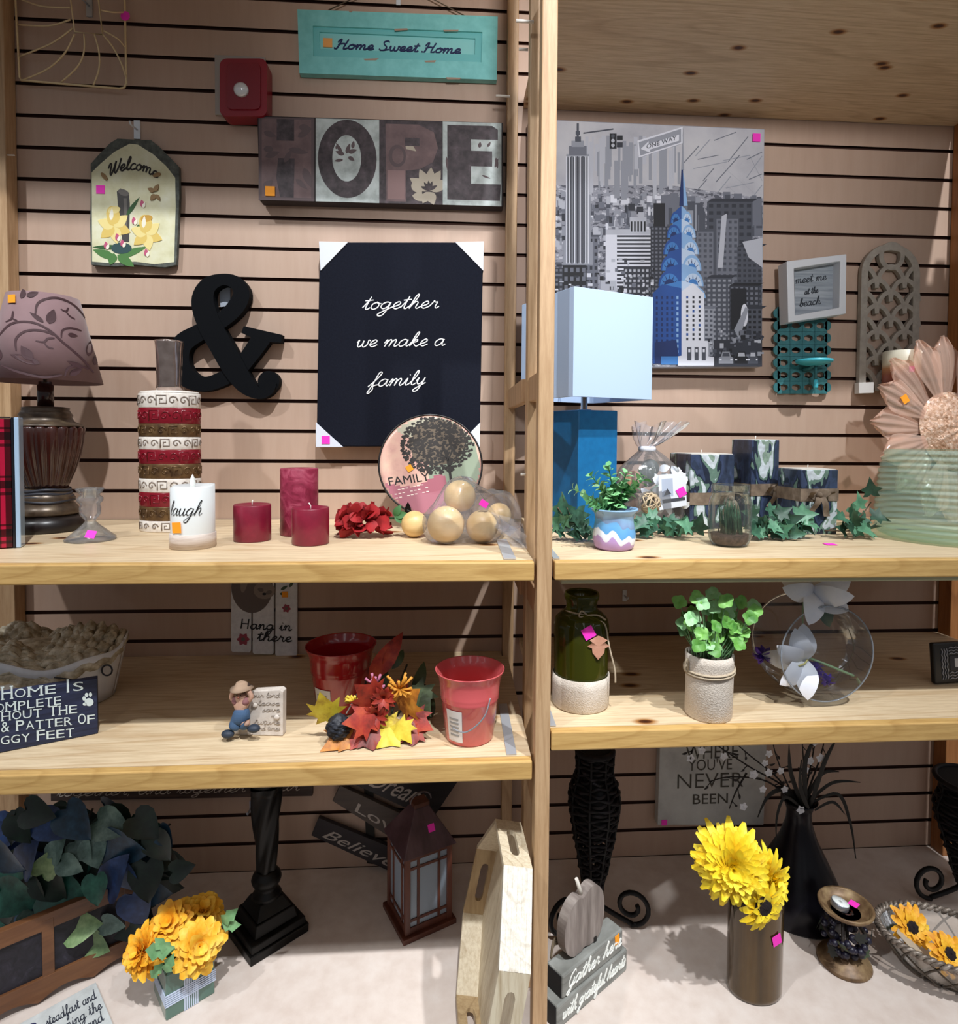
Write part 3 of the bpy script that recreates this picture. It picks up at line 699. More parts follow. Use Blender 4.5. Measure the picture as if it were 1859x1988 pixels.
# family canvas
Y = -.038
O = aty(775, 670, Y)
t = thing('wall_canvas', 'tall black canvas with white handwriting and white cardboard corners', 'canvas', O)
cv = noisy([(.3, '#141620'), (.7, '#191c27')], 200, rough=.9, bstr=.15, Specular_IOR_Level=.12)
P4 = [(620, 470), (938, 470), (931, 867), (614, 867)]
b = wb(O); b.prism(px(P4, Y), Y, -.003); b.build('stretched_canvas', cv, t, .003)
wh = mat('#dfe3ee', .5)
for tri in ([(619, 469), (676, 470), (622, 526)], [(883, 470), (939, 469), (938, 526)], [(613, 820), (666, 868), (613, 868)], [(932, 820), (931, 868), (885, 868)]):
    b = wb(O); b.prism(px(tri, Y-.001), Y-.0025, -.002); o = b.build('corner_protector', wh, t, .0006)
for s, a, c in (('together', (702, 601), (850, 598)), ('we make a', (690, 674), (862, 671)), ('family', (716, 751), (824, 746))):
    b = wb(O); (x0, z0), (x1, z1) = px([a, c], Y); write(b, s, x0, z0, x1, z1, .0172, .0025, Y-.0008, Y, slant=.45)
    b.build('lettering', mat('#f4f4f4', .5), t)
sticker(t, aty(632, 854, Y-.003)-O, .020)
# ------------------------------------------------------------------ left bay: upper shelf
# tartan box
p = on('UL', 25, 1064); O = Vector((p.x, p.y, p.z))
t = thing('gift_box', 'red tartan gift box with a clear glossy edge at the far left of the shelf', 'box', O, (0, 0, radians(22)))
m, nt, b_ = new_mat('red_tartan')
def stripes(nt, axis, scale, stops, off=0.0):
    tc = nt.nodes.new('ShaderNodeTexCoord'); sp_ = nt.nodes.new('ShaderNodeSeparateXYZ'); nt.links.new(tc.outputs['Object'], sp_.inputs[0])
    ma = nt.nodes.new('ShaderNodeMath'); ma.operation = 'MULTIPLY_ADD'; ma.inputs[1].default_value = scale; ma.inputs[2].default_value = off; nt.links.new(sp_.outputs['XYZ'.index(axis)], ma.inputs[0])
    fr_ = nt.nodes.new('ShaderNodeMath'); fr_.operation = 'FRACT'; nt.links.new(ma.outputs[0], fr_.inputs[0])
    return ramp(nt, fr_.outputs[0], stops, 'CONSTANT')
ta = [(0, '#ffffff'), (.3, '#8a5a78'), (.36, '#ffffff'), (.44, '#6a3a5c'), (.6, '#ffffff'), (.66, '#8a5a78'), (.7, '#ffffff')]
c = mixc(nt, 1, stripes(nt, 'Z', 11, ta, .2), stripes(nt, 'X', 11, ta, .55), 'MULTIPLY'); c = mixc(nt, 1, '#b01238', c, 'MULTIPLY')
nt.links.new(c, b_.inputs['Base Color']); b_.inputs['Roughness'].default_value = .25
tart = m
MB().box(-.16, .0, 0, .032, .001, .244).build('box', tart, t, .002)
MB().box(.0004, .0045, -.001, .033, .0, .246).build('edge_trim', mat('#14161d', .2), t, .0008)
o = MB().box(.0049, .0125, -.001, .033, .0, .246).build('clear_edge', mat('#a9c3de', .12, Coat_Weight=.6), t, .0015); o['label'] = 'pale glossy edge'
MB().box(-.16, .0, -.0012, .0005, .2445, .247).build('top_trim', mat('#14161d', .2), t)
# table lamp
p = on('UL', 93, 1036, .055); k = mpp(p)
O = p
t = thing('table_lamp', 'fluted dark wood table lamp with a mauve scroll patterned shade', 'lamp', O, (0, 0, atan2(CAM.x-O.x, O.y-CAM.y)))
bronze = noisy([(.3, '#3a3029'), (.6, '#5c4d3d'), (.8, '#7a6a52')], 30, rough=.35, metal=.3)
dwood = noisy([(.3, '#24110d'), (.6, '#3b1b14'), (.85, '#532a1c')], 14, (1, 1, .25), rough=.25, Coat_Weight=.5)
dark = mat('#1b1513', .35)
H = lambda v: (1036-v)*k
r = lambda w: w/2*k
MB().lathe([(r(124), 0), (r(128), H(1030)), (r(126), H(1016)), (r(112), H(1010)), (r(100), H(1006))], 40).build('base_foot', dark, t)
MB().lathe([(r(100), H(1006)), (r(108), H(1002)), (r(100), H(992)), (r(84), H(982)), (r(92), H(975)), (r(84), H(968)), (r(70), H(955))], 40).build('base_ring', bronze, t)
b = MB()
for i in range(4): b.tube([(cos(a)*r(74+i*4), sin(a)*r(74+i*4), H(958+7*i)+.002*sin(a*3+i)) for a in [2*pi*q/28 for q in range(28)]], .0035, 6, True)
o = b.build('power_cord', mat('#2b2c34', .5), t); o['label'] = 'dark cord wound round the neck of the base'
fl = lambda a, q, z: 1-.055*abs(sin(a*9))**.5*(1 if .05 < q < .95 else 0)
fl2 = lambda a, q, z: .93+.07*abs(sin(a*10))**.7
MB().lathe([(r(66), H(957)), (r(76), H(945)), (r(96), H(920)), (r(114), H(890)), (r(124), H(865)), (r(128), H(840)), (r(124), H(836))], 160, flute=fl2).build('fluted_urn', dwood, t)
MB().lathe([(r(124), H(836)), (r(116), H(832)), (r(92), H(826)), (r(84), H(818)), (r(88), H(814)), (r(80), H(808)), (r(76), H(804)), (r(78), H(800)), (r(60), H(798))], 40).build('collar', bronze, t)
MB().lathe([(r(27), H(800)), (r(27), H(757)), (r(22), H(755)), (r(22), H(750))], 20).build('stem', dwood, t)
# shade with woven scrolls
zc0, zc1 = H(751), H(589); r0, r1 = r(190), r(116)
shm = noisy([(.3, '#7d6062'), (.7, '#8f7173')], 9, rough=.7, Sheen_Weight=.3)
sb = MB()
b = MB(); n = 64
prof = [(r0, zc0), (r1, zc1), (r1-.0015, zc1), (r0-.0015, zc0)]
vs = [(q*cos(2*pi*i/n), q*sin(2*pi*i/n), z) for q, z in prof for i in range(n)]
b.add(vs, [(m_*n+i, m_*n+(i+1) % n, ((m_+1) % 4)*n+(i+1) % n, ((m_+1) % 4)*n+i) for m_ in range(4) for i in range(n)], True)
def shade_pt(u, v, lift=.0006):    # pixel on the shade seen from the front -> point on the cone
    tt = (751-v)/(751-589); rr = (190+(116-190)*tt)/2; x = max(-.99, min(.99, (u-93)/rr)); a = math.asin(x)
    q = (r0+(r1-r0)*tt)+lift; return (q*sin(a), -q*cos(a), zc0+(zc1-zc0)*tt)
b.mat(1)
def vine(pts, w):
    s_ = spline(pts, 6); vs = []
    for i, (u, v) in enumerate(s_):
        a_, c_ = s_[max(i-1, 0)], s_[min(i+1, len(s_)-1)]; dx, dy = c_[0]-a_[0], c_[1]-a_[1]; l = hypot(dx, dy) or 1
        ww = w*(.55+.45*min(1, i/6, (len(s_)-1-i)/4+.2))/2
        vs += [shade_pt(u-dy/l*ww, v+dx/l*ww, .0006+i*1e-5), shade_pt(u+dy/l*ww, v-dx/l*ww, .0006+i*1e-5)]
    b.add(vs, [(2*i, 2*i+2, 2*i+3, 2*i+1) for i in range(len(s_)-1)], True)
def spot(pts): b.add([shade_pt(u, v, .0009) for u, v in pts], [tuple(range(len(pts)))])
vine([(25, 676), (45, 652), (75, 648), (100, 660), (120, 680), (150, 708), (168, 732)], 4)
vine([(52, 702), (52, 680), (66, 665), (88, 662), (108, 668)], 4); vine([(80, 634), (84, 612), (100, 600), (118, 597), (140, 605), (158, 622)], 4)
vine([(118, 672), (120, 658), (132, 651), (150, 652)], 3.5); vine([(80, 682), (92, 683), (98, 676), (108, 674)], 3.5); vine([(92, 684), (98, 692), (106, 694)], 3)
vine([(30, 728), (55, 740), (90, 748), (118, 742)], 4); vine([(122, 744), (128, 728), (144, 722), (160, 726)], 4); vine([(118, 617), (126, 620), (130, 612)], 3.5); vine([(126, 620), (132, 628), (140, 632)], 3)
vine([(37, 648), (46, 642), (48, 628)], 3.5); vine([(46, 642), (54, 646)], 3)
for u, v, a, l, w in ((100, 648, -75, 30, 15), (92, 646, -140, 26, 8), (74, 718, -120, 30, 16), (86, 724, 200, 46, 13), (130, 742, -40, 26, 10), (150, 724, 200, 26, 9), (68, 600, -30, 20, 10), (64, 600, -95, 14, 8), (60, 604, -70, 18, 8), (128, 664, 0, 16, 8), (160, 700, -80, 34, 12), (170, 716, -70, 30, 10), (28, 720, -100, 30, 12), (20, 716, -90, 24, 10)): spot(petal(u, v, a, l, w))
o = b.build('lamp_shade', [shm, mat('#452a2e', .7)], t)
MB().tube([(0, 0, H(752)), (0, 0, H(740))], .004, 8).build('socket', bronze, t)
d1 = Vector(shade_pt(40, 605)); d2 = Vector(shade_pt(54, 605)); d3 = Vector(shade_pt(47, 598)); d4 = Vector(shade_pt(47, 612))
ax, az = (d2-d1).normalized(), (d3-d4).normalized(); an = ax.cross(az)
sticker(t, Vector(shade_pt(47, 605, .001))+(-an if an.y > 0 else an)*.0008, .019, ORANGE, axes=(ax, az, -an if an.y > 0 else an))
# glass candlestick
p = on('UL', 176, 1054, .035); k = mpp(p); H = lambda v: (1054-v)*k; r = lambda w: w/2*k
t = thing('glass_candlestick', 'small clear glass candlestick beside the fluted lamp', 'candlestick', p)
g = film('#f4f7fb', .93, .05, gloss=.7, bsc=90)
f8 = lambda a, q, z: 1-.05*abs(sin(a*4))
MB().lathe([(r(88), 0), (r(90), .004), (r(66), H(1040)), (r(36), H(1027)), (r(22), H(1020)), (r(18), H(1016)), (r(24), H(1012)), (r(36), H(1004)), (r(38), H(992)), (r(34), H(984)), (r(46), H(978)), (r(46), H(973)), (r(32), H(966)), (r(44), H(960)), (r(50), H(955)), (r(46), H(953)), (r(24), H(953)), (r(22), H(972))], 32, flute=f8).build('body', g, t)
sticker(t, (.017, -.029, .016), .017, axes=((1, .25, -.2), (0, .65, .75), (.2, -.8, .5)))
# striped bottle
p = on('UL', 332, 1036, .055); k = mpp(p); H = lambda v: (1036-v)*k; r = lambda w: w/2*k
t = thing('bottle_vase', 'tall bottle vase banded in white, red and bronze relief scrolls', 'vase', p)
ivory = noisy([(.3, '#cfc4b8'), (.5, '#e8e0d6'), (.7, '#efe9e2')], 70, rough=.35); redg = mat('#7e1222', .22); brz = noisy([(.3, '#4a3423'), (.55, '#6e5334'), (.8, '#8a6f4c')], 60, rough=.3, metal=.35)
chrome = noisy([(.3, '#9a8880'), (.6, '#b8a69e'), (.8, '#d0c4bc')], 40, rough=.14, metal=.85)
bands = [773, 801, 831, 856, 880, 907, 935, 961, 988, 1015, 1037]; cols = [ivory, redg, brz, ivory, redg, brz, ivory, redg, brz, ivory]; nm = ['ivory_band', 'red_band', 'bronze_band']
def squircle_lathe(b, prof, n=48): b.lathe(prof, n, sx=1, sy=.62)
R0 = r(113)
rel = random.Random(3)
for i in range(10):
    zt, zb = H(bands[i]), max(0, H(bands[i+1])); h = zt-zb; b = MB()
    e = .0012
    squircle_lathe(b, [(R0*.985, zb), (R0, zb+e), (R0, zt-e), (R0*.985, zt)])
    b.mat(1 if cols[i] is ivory else 0)
    for j in range(-4, 5):     # raised scrolls
        a0 = j*.36+.1*(i % 2); zc = (zt+zb)/2; q = h*.33
        def P3(dx, dz):
            a = a0+dx/R0; return (R0*sin(a)*1.004, -R0*cos(a)*.62*1.004, zc+dz)
        if (i+j) % 3 == 0: pl_ = [(-q, -q), (-q, q), (q, q), (q, -q*.6), (-q*.3, -q*.6), (-q*.3, q*.3), (q*.3, q*.3)]
        else: pl_ = [(q*(1-w/11)*cos(w*.75), q*(1-w/11)*sin(w*.75)) for w in range(11)]
        b.tube([P3(*c_) for c_ in pl_], .0014, 5)
    o = b.build(nm[i % 3], [cols[i], mat('#8a7d74', .4)], t)
b = MB(); squircle_lathe(b, [(R0*.985, H(773)), (R0*.93, H(769.5)), (R0*.6, H(767.5)), (r(50), H(767))]); b.build('shoulder', ivory, t)
hm = lambda a, q, z: 1+.02*sin(a*5+z*300)+.015*sin(a*9-z*400)
MB().lathe([(r(48), H(768)), (r(44), H(755)), (r(45), H(720)), (r(47), H(690)), (r(50), H(676)), (r(50), H(672)), (r(40), H(671)), (r(36), H(690)), (r(34), H(750))], 32, flute=hm).build('neck', chrome, t)
# laugh candle
p = on('UL', 375, 1067, .034); k = mpp(p); H = lambda v: (1067-v)*k; r = lambda w: w/2*k
t = thing('flameless_candle', 'white flameless candle lettered laugh with a whitewashed base band', 'candle', p)
wax = mat('#e2e6e6', .35, Subsurface_Weight=.0)
R0 = r(79)
MB().lathe([(r(83), 0), (r(83), H(1040)), (r(80), H(1039))], 40).build('base_band', noisy([(.3, '#b9a698'), (.5, '#d3c6bd'), (.75, '#e3dad2')], 16, (1, 1, 9), rough=.6), t)
b = MB(); n = 40
vs = [(R0*cos(2*pi*i/n), R0*sin(2*pi*i/n), H(1039)) for i in range(n)]+[(R0*cos(2*pi*i/n), R0*sin(2*pi*i/n), H(951)+.003*sin(2*pi*i/n+1)+.002*sin(4*pi*i/n)) for i in range(n)]+[(R0*.85*cos(2*pi*i/n), R0*.85*sin(2*pi*i/n), H(948)+.001*sin(2*pi*i/n)) for i in range(n)]+[(0, 0, H(953))]
b.add(vs, [(m_*n+i, m_*n+(i+1) % n, (m_+1)*n+(i+1) % n, (m_+1)*n+i) for m_ in range(2) for i in range(n)]+[(2*n+i, 2*n+(i+1) % n, 3*n) for i in range(n)], True)
b.build('wax_body', wax, t)
MB().lathe([(.004, H(955)), (.0055, H(945)), (.004, H(935)), (.0005, H(927))], 12).build('flame_tip', mat('#eef0ea', .4), t)
b = MB(); st, tw = script('laugh'); kx = .064/tw
for q in st:
    pts = []
    for a_, c_ in q:
        an = (a_*kx+c_*.004-.034)/R0; pts.append((an, H(1002)+c_*.0135))
    vs = []
    for i, (an, z) in enumerate(pts):
        a_, c_ = pts[max(i-1, 0)], pts[min(i+1, len(pts)-1)]; dx, dy = (c_[0]-a_[0])*R0, c_[1]-a_[1]; l = hypot(dx, dy) or 1; w = .0005+.0004*(dy < 0)
        for sgn in (1, -1):
            A = an-sgn*dy/l*w/R0; Z = z+sgn*dx/l*w; rr = R0+.0005+i*2e-5; vs.append((rr*sin(A), -rr*cos(A), Z))
    b.add(vs, [(2*i, 2*i+1, 2*i+3, 2*i+2) for i in range(len(pts)-1)])
b.build('lettering', mat('#1c1f22', .5), t)
a_ = -.36; sticker(t, ((R0+.001)*sin(a_), -(R0+.001)*cos(a_), H(1025)), .020, ORANGE, axes=((cos(a_), sin(a_), 0), (0, 0, 1), (sin(a_), -cos(a_), 0)), rot=.08)
# red candles
rw = noisy([(.3, '#6d0f28'), (.6, '#7e1430'), (.8, '#8c1c38')], 30, rough=.38, Coat_Weight=.15)
rw2 = noisy([(.35, '#741630'), (.5, '#8f2a45'), (.65, '#a84a60')], 22, rough=.4, dist=2.2)
wick = mat('#e9e4da', .7)
for nm_, lab, u, v, w, top_, m_, wk in (('pillar_candle', 'short red pillar candle standing next to the white laugh candle', 490, 1053, 69, 978, rw, (9, 3)), ('pillar_candle', 'tall marbled red pillar candle at the back', 581, 1041, 71, 908, rw2, None), ('pillar_candle', 'short red pillar candle in front of the tall marbled red one', 603, 1060, 70, 984, rw, (9, -6))):
    p = on('UL', u, v, .030); k = mpp(p); R0 = w/2*k; h = (v-top_)*k-.006
    t = thing(nm_, lab, 'candle', p, group='red candles')
    MB().lathe([(R0*.97, 0), (R0, .002), (R0, h-.002), (R0*.97, h), (R0*.9, h-.001), (R0*.4, h-.004), (0.001, h-.004)], 40).build('wax', m_, t)
    if wk: MB().tube([(0, 0, h-.006), (0, 0, h+.003), (wk[1]*.0005, -.002, h+wk[0]*.001)], .0012, 6).build('wick', wick, t)
# red silk flower lying on its side
p = on('UL', 708, 1049, .040); k = mpp(p)
t = thing('silk_flower', 'dark red silk peony lying on the shelf', 'flower', p)
rp = noisy([(.3, '#7c0f14'), (.6, '#a2151c'), (.8, '#b8242a')], 40, rough=.7)
R = random.Random(11); b = MB()
c0 = Vector((0, 0, .030))
for i in range(90):
    th = R.uniform(0, 2*pi); ph = R.uniform(-.6, 1.25); d = Vector((cos(th)*cos(ph)*1.25, sin(th)*cos(ph)*.7, sin(ph)*.85)); L = R.uniform(.030, .056)
    if d.z < -.5: continue
    base = c0+d*.008; tip = c0+d*L*1.05; tip.z = max(tip.z, .002)
    w = R.uniform(.022, .034)
    b.leaf(base, tip, w, d.cross(Vector((R.uniform(-1, 1), R.uniform(-1, 1), R.uniform(-1, 1)))), fold=R.uniform(-.3, .3), curl=R.uniform(-.2, .2), shape=lambda t_: .18+.82*sin(pi*min(1, t_*.62+.0)) if t_ < .96 else .62, n=6)
b.build('petals', rp, t)
b = MB(); gl = mat('#3c6a3a', .6)
for a, l in ((10, .03), (60, .028), (-30, .03)): b.leaf((.062, 0, .045), (.062+l*cos(radians(a)), -.004, .045+l*sin(radians(a))), .016, (0, -1, .2), .2, .1)
b.tube([(.05, 0, .04), (.085, .03, .035), (.10, .06, .004)], .002, 6)
b.build('green_sepals', gl, t)
# FAMILY plate on an easel
c = aty(836, 903, -.17); pb = on('UL', 825, 1000)
c = aty(836, 903, -.120)
O = Vector((c.x, c.y, zsh('UL', c.y)))
st_ = thing('plate_easel', 'dark metal scroll easel holding the family plate', 'easel', (O.x, O.y, O.z))
iron = mat('#1c1613', .4, .5)
k = mpp(c); Rp = 99*k
hz = c.z-O.z
t = thing('decorative_plate', 'oval glossy plate with a tree and the word FAMILY, propped on an easel', 'plate', (c.x, c.y, c.z), (radians(-14), radians(-12), radians(6)))
def pz(x, z, e=0): rr = sqrt(x*x+z*z)/Rp; return -.004-.010*max(0, rr-.55)**1.0*1.4-e       # dished face, rim nearest the viewer
n = 48; b = MB()
rings = [0, .3, .55, .75, .9, 1.0]
vs = [(0, pz(0, 0), 0)]; fs = []
for q in rings[1:]:
    for i in range(n):
        x, z = q*Rp*cos(2*pi*i/n), q*Rp*sin(2*pi*i/n); vs.append((x, pz(x, z), z))
for i in range(n): fs.append((0, 1+i, 1+(i+1) % n))
for m_ in range(len(rings)-2):
    for i in range(n): fs.append((1+m_*n+i, 1+(m_+1)*n+i, 1+(m_+1)*n+(i+1) % n, 1+m_*n+(i+1) % n))
nb = len(vs)
vs2 = [(x, y+.004, z) for x, y, z in vs]
fs2 = [tuple(reversed([nb+i for i in f])) for f in fs]
last = 1+(len(rings)-2)*n
rimf = [(last+i, nb+last+i, nb+last+(i+1) % n, last+(i+1) % n) for i in range(n)]
pm, nt, b_ = new_mat('plate_glaze')
_n = noise(nt, coords(nt), 26, 5, .6)
_c = ramp(nt, _n, [(.3, '#c4938a'), (.5, '#d6a898'), (.7, '#dfb9a2')])
nt.links.new(_c, b_.inputs['Base Color']); b_.inputs['Roughness'].default_value = .3
gz = [pm]+[mat(h_, .35, key='glaze') for h_ in ('#8f9a84', '#a5606c', '#2a2420', '#f0dfd2', '#14100e', '#b9b49e', '#6a5c4c')]
b.add(vs+vs2, fs+fs2+rimf, True)
def pp(pts, m, e):
    b.mat(m); b.add([(x*Rp, pz(x*Rp, z*Rp, e), z*Rp) for x, z in pts], [tuple(range(len(pts)))])
def region(fn, m, e, nn=16):        # fill part of the plate where fn(x,z) holds, as a fine patch
    b.mat(m); N = 44; vv = {}; V = []; F = []
    for i in range(N):
        for j in range(N):
            x0_, z0_ = -1+2*i/N, -1+2*j/N; xc, zc = x0_+1/N, z0_+1/N
            if xc*xc+zc*zc < .95 and fn(xc, zc):
                q = []
                for dx, dz in ((0, 0), (1, 0), (1, 1), (0, 1)):
                    kk = (i+dx, j+dz)
                    if kk not in vv: vv[kk] = len(V); x, z = (-1+2*kk[0]/N)*Rp*.98, (-1+2*kk[1]/N)*Rp*.98; V.append((x, pz(x, z, e), z))
                    q.append(vv[kk])
                F.append(q)
    b.add(V, F)
region(lambda x, z: z < -.25+.1*sin(4*x) and x < .15-.2*z, 2, .0004)
region(lambda x, z: x > -.05+.25*z and z < .25+.2*x, 1, .0003)
region(lambda x, z: z > .35-.9*x and x > -.6, 6, .00025)
region(lambda x, z: ((x-.24)/.62)**2+((z-.42)/.50)**2 < .85+.25*sin(9*x+7*z)*cos(11*z-5*x), 7, .00045, 44)
tr = random.Random(5); b.mat(3)
for i in range(1000):           # foliage of the painted tree
    a = tr.uniform(0, 2*pi); q = sqrt(tr.random()); x = .22+.72*q*cos(a); z = .38+.60*q*sin(a)
    if x*x+z*z > .9: continue
    s_ = tr.uniform(.014, .042); pp([(x+s_*cos(w+i), z+s_*sin(w+i)*.8) for w in (0, 1.3, 2.4, 3.6, 5)], 3, .0006+tr.random()*.0002)
for pts, w in ((([(.30, -.55), (.33, -.2), (.34, .1), (.30, .35)]), .05), ([(.34, .0), (.48, .2), (.62, .34)], .03), ([(.33, .05), (.2, .22), (.05, .32)], .03), ([(.33, -.1), (.55, -.02), (.7, .1)], .02)):
    s2 = spline(pts, 5)
    for i in range(len(s2)-1):
        (x0_, z0_), (x1_, z1_) = s2[i], s2[i+1]; l = hypot(x1_-x0_, z1_-z0_) or 1; nx, nz = -(z1_-z0_)/l*w/2, (x1_-x0_)/l*w/2
        pp([(x0_+nx, z0_+nz), (x1_+nx, z1_+nz), (x1_-nx, z1_-nz), (x0_-nx, z0_-nz)], 3, .0009)
for j in range(5):             # small printed lines
    for i in range(9):
        x, z = -.8+i*.075, -.34-.075*j; pp([(x, z), (x+.05, z-.006), (x+.05, z-.022), (x, z-.016)], 4, .0007) if j < 3 and (i*7+j*3) % 4 else None
b.mat(5); letters(b, 'FAMILY', lambda x, y: (lambda X, Z: (X, pz(X, Z, .0008), Z))((-.86+x)*Rp, (-.24+.17*y-.07*x)*Rp), 0, .78)
b.mat(5); b.tube([(Rp*1.0*cos(w), pz(Rp, 0), Rp*1.0*sin(w)) for w in [2*pi*i/60 for i in range(60)]], .0022, 6, True)
b.build('plate', gz, t)
sticker(t, (-.42*Rp, pz(-.42*Rp, 0, .0012), .02*Rp), .015, ORANGE, rot=.35)
for s_, nm_ in ((-.42, 'scroll_foot'), (.40, 'scroll_foot')):
    b = MB(); x = s_*Rp
    b.tube(spline([(x, .05, .004), (x, .0, .006), (x, -.028, .010), (x, -.040, .022), (x, -.034, .030), (x, -.028, .026)], 5), .0028, 6)
    b.tube(spline([(x-.020, -.036, .020), (x-.022, -.038, .032), (x-.010, -.038, .036), (x, -.038, .026), (x+.010, -.038, .036), (x+.022, -.038, .032), (x+.020, -.036, .020)], 5), .0030, 6)
    b.leaf((x, -.040, .022), (x, -.040, .062), .016, (0, -1, 0), .1, 0)
    b.tube([(x, .05, .004), (x*.6, .045, hz*.7)], .0025, 6); b.build(nm_, iron, st_)
MB().tube([(-.42*Rp, .05, .004), (.40*Rp, .05, .004)], .0025, 6).build('crossbar', iron, st_)
# wooden balls and their bag
bw = noisy([(.3, '#cfa96c'), (.5, '#dcbc84'), (.7, '#e4c997')], 7, (1, 1, 4), rough=.42, dist=.6)
spots = [(804, 1023, 25.5, 0, 'loose pale wooden ball lying beside the red silk flower'), (865, 1025, 36, 0, 'pale wooden ball at the front left of the clear bag'), (935, 1028, 31.5, .0, 'pale wooden ball at the front right of the clear bag'), (892, 963, 31, .03, 'pale wooden ball on top of the pile in the clear bag'), (968, 1007, 24, .015, 'half-hidden pale wooden ball at the back of the clear bag')]
balls = []
for i, (u, v, rp_, back, lab) in enumerate(spots):
    q = on('UL', u, v+rp_*.96, .03+back); kk = mpp(q); Rb = rp_*kk
    z = zsh('UL', q.y)+Rb
    if i == 3: q = aty(u, v, balls[1][0].y+.03); Rb = rp_*mpp(q); z = q.z
    t = thing('wooden_ball', lab, 'ball', (q.x, q.y, z-Rb), group='wooden balls'); balls.append((Vector((q.x, q.y, z)), Rb))
    MB().sphere((0, 0, Rb), Rb, 28, 18).build('ball', bw, t)
O = Vector((balls[2][0].x-.03, balls[2][0].y, zsh('UL', balls[2][0].y)))
t = thing('plastic_bag', 'clear plastic bag tied around the pale wooden balls', 'bag', O)
pts = [(c_, r_) for c_, r_ in balls[1:]]
def hull(d):
    return max((c_-cc).dot(d)+r_ for c_, r_ in pts)
cc = sum((c_ for c_, r_ in pts), Vector())/4
R = random.Random(2)
def bagp(u, v):
    th = 2*pi*u; ph = -pi/2+pi*v; d = Vector((cos(th)*cos(ph), sin(th)*cos(ph), sin(ph)))
    h = hull(d); best = max(pts, key=lambda q: (q[0]-cc).dot(d)+q[1]); nrm = best[0]+d*best[1]
    P = nrm*.55+(cc+d*h)*.45+d*.004+Vector((sin(7*th+5*ph), sin(9*ph+3*th), sin(8*th-4*ph)))*.0028
    P.z = max(P.z, O.z+.0015); return P-O
b = MB(); b.grid(bagp, 44, 26); 
tail = [Vector((balls[2][0].x+.02, balls[2][0].y, O.z+.04)), aty(985, 1035, balls[2][0].y-.02), aty(1018, 1062, balls[2][0].y-.04)]
for s_ in (-1, 0, 1):
    b.grid(lambda u, v: (tail[0]*(1-u)**2+tail[1]*2*u*(1-u)+tail[2]*u*u)-O+Vector((0, (v-.5)*.06*(.4+u)+.008*sin(9*u+s_*2), (v-.5)*.035*(.6+.5*u)*(1 if s_ else -1)+.012*s_*u+.010)), 8, 6)
floorz(b, .0025); b.build('film', film('#f8f8fc', .93, .10, bsc=70, gloss=.5), t)
o = sticker(t, aty(939, 978, min(q[0].y-q[1] for q in pts)+.026)-O, .018, axes=((.8, .2, -.55), (.5, .2, .8), (0, -1, .1)), h=.013)
# ------------------------------------------------------------------ left bay: lower shelf
rope = noisy([(.3, '#84765f'), (.5, '#b8ac94'), (.7, '#e2dac8')], 60, (1, 1, 1), rough=.6, bstr=.6)
galv = noisy([(.3, '#c3c5cc'), (.55, '#dcdde2'), (.8, '#eeeef0')], 18, (1, 1, .3), rough=.4, metal=.15)
# woven basket with a torn-edged birch-grey liner
p = on('ML', 60, 1395, .09)
t = thing('woven_basket', 'shallow basket of braided grass with a pale wrap, behind the navy home sign', 'basket', p, (0, 0, radians(4)))
b = MB(); RX, RY = .19, .12
def wobble(a): return .012*sin(3*a+1)+.006*sin(7*a)
n = 80
prof = [(.86, 0), (.9, .02), (.97, .075), (1.0, .098)]
b.grid(lambda u, v: (RX*(.86+.14*v)*cos(2*pi*u), RY*(.86+.14*v)*sin(2*pi*u), .001+v*(.112+wobble(2*pi*u))), n, 5, .003)
b.build('pale_wrap', galv, t)
for i in range(7):
    q = i/6; b = MB(); zz = .088+.026*sin(pi*q*.9)+.010*q
    rr = .94-.11*i
    pts = []
    for j in range(120):
        a = 2*pi*j/120; pts.append((rr*RX*cos(a), rr*RY*sin(a), zz+wobble(a)+.014*cos(a-.6)*(1-q)+.004*sin(a*26+i)))
    b.tube(pts, .011+.002*(i % 2), 7, True); 
    for s_ in (0, 1): b.tube([(x*(1+.02*sin(j*.9+s_*3)), y*(1+.02*sin(j*.9+s_*3)), z+.009+.003*sin(j*1.1+s_*pi)) for j, (x, y, z) in enumerate(pts)], .0045, 5, True)
    b.build('braided_coil', rope, t)
b = MB(); b.grid(lambda u, v: (RX*.5*sqrt(v)*cos(2*pi*u), RY*.5*sqrt(v)*sin(2*pi*u), .10+.03*(1-v)), 24, 4); b.build('inner_base', rope, t)
b = MB(); b.tube([(RX*.93+.010*cos(a), -RY*.45, .075+.011*sin(a)) for a in [2*pi*i/16 for i in range(16)]], .0018, 6, True); b.tube(spline([(RX*.55, -RY*.9, .085), (RX*.72, -RY*.85, .075), (RX*.85, -RY*.75, .05), (RX*.88, -RY*.72, .03)], 5), .0015, 5)
b.build('wire_ring', mat('#33343c', .4, .6), t)
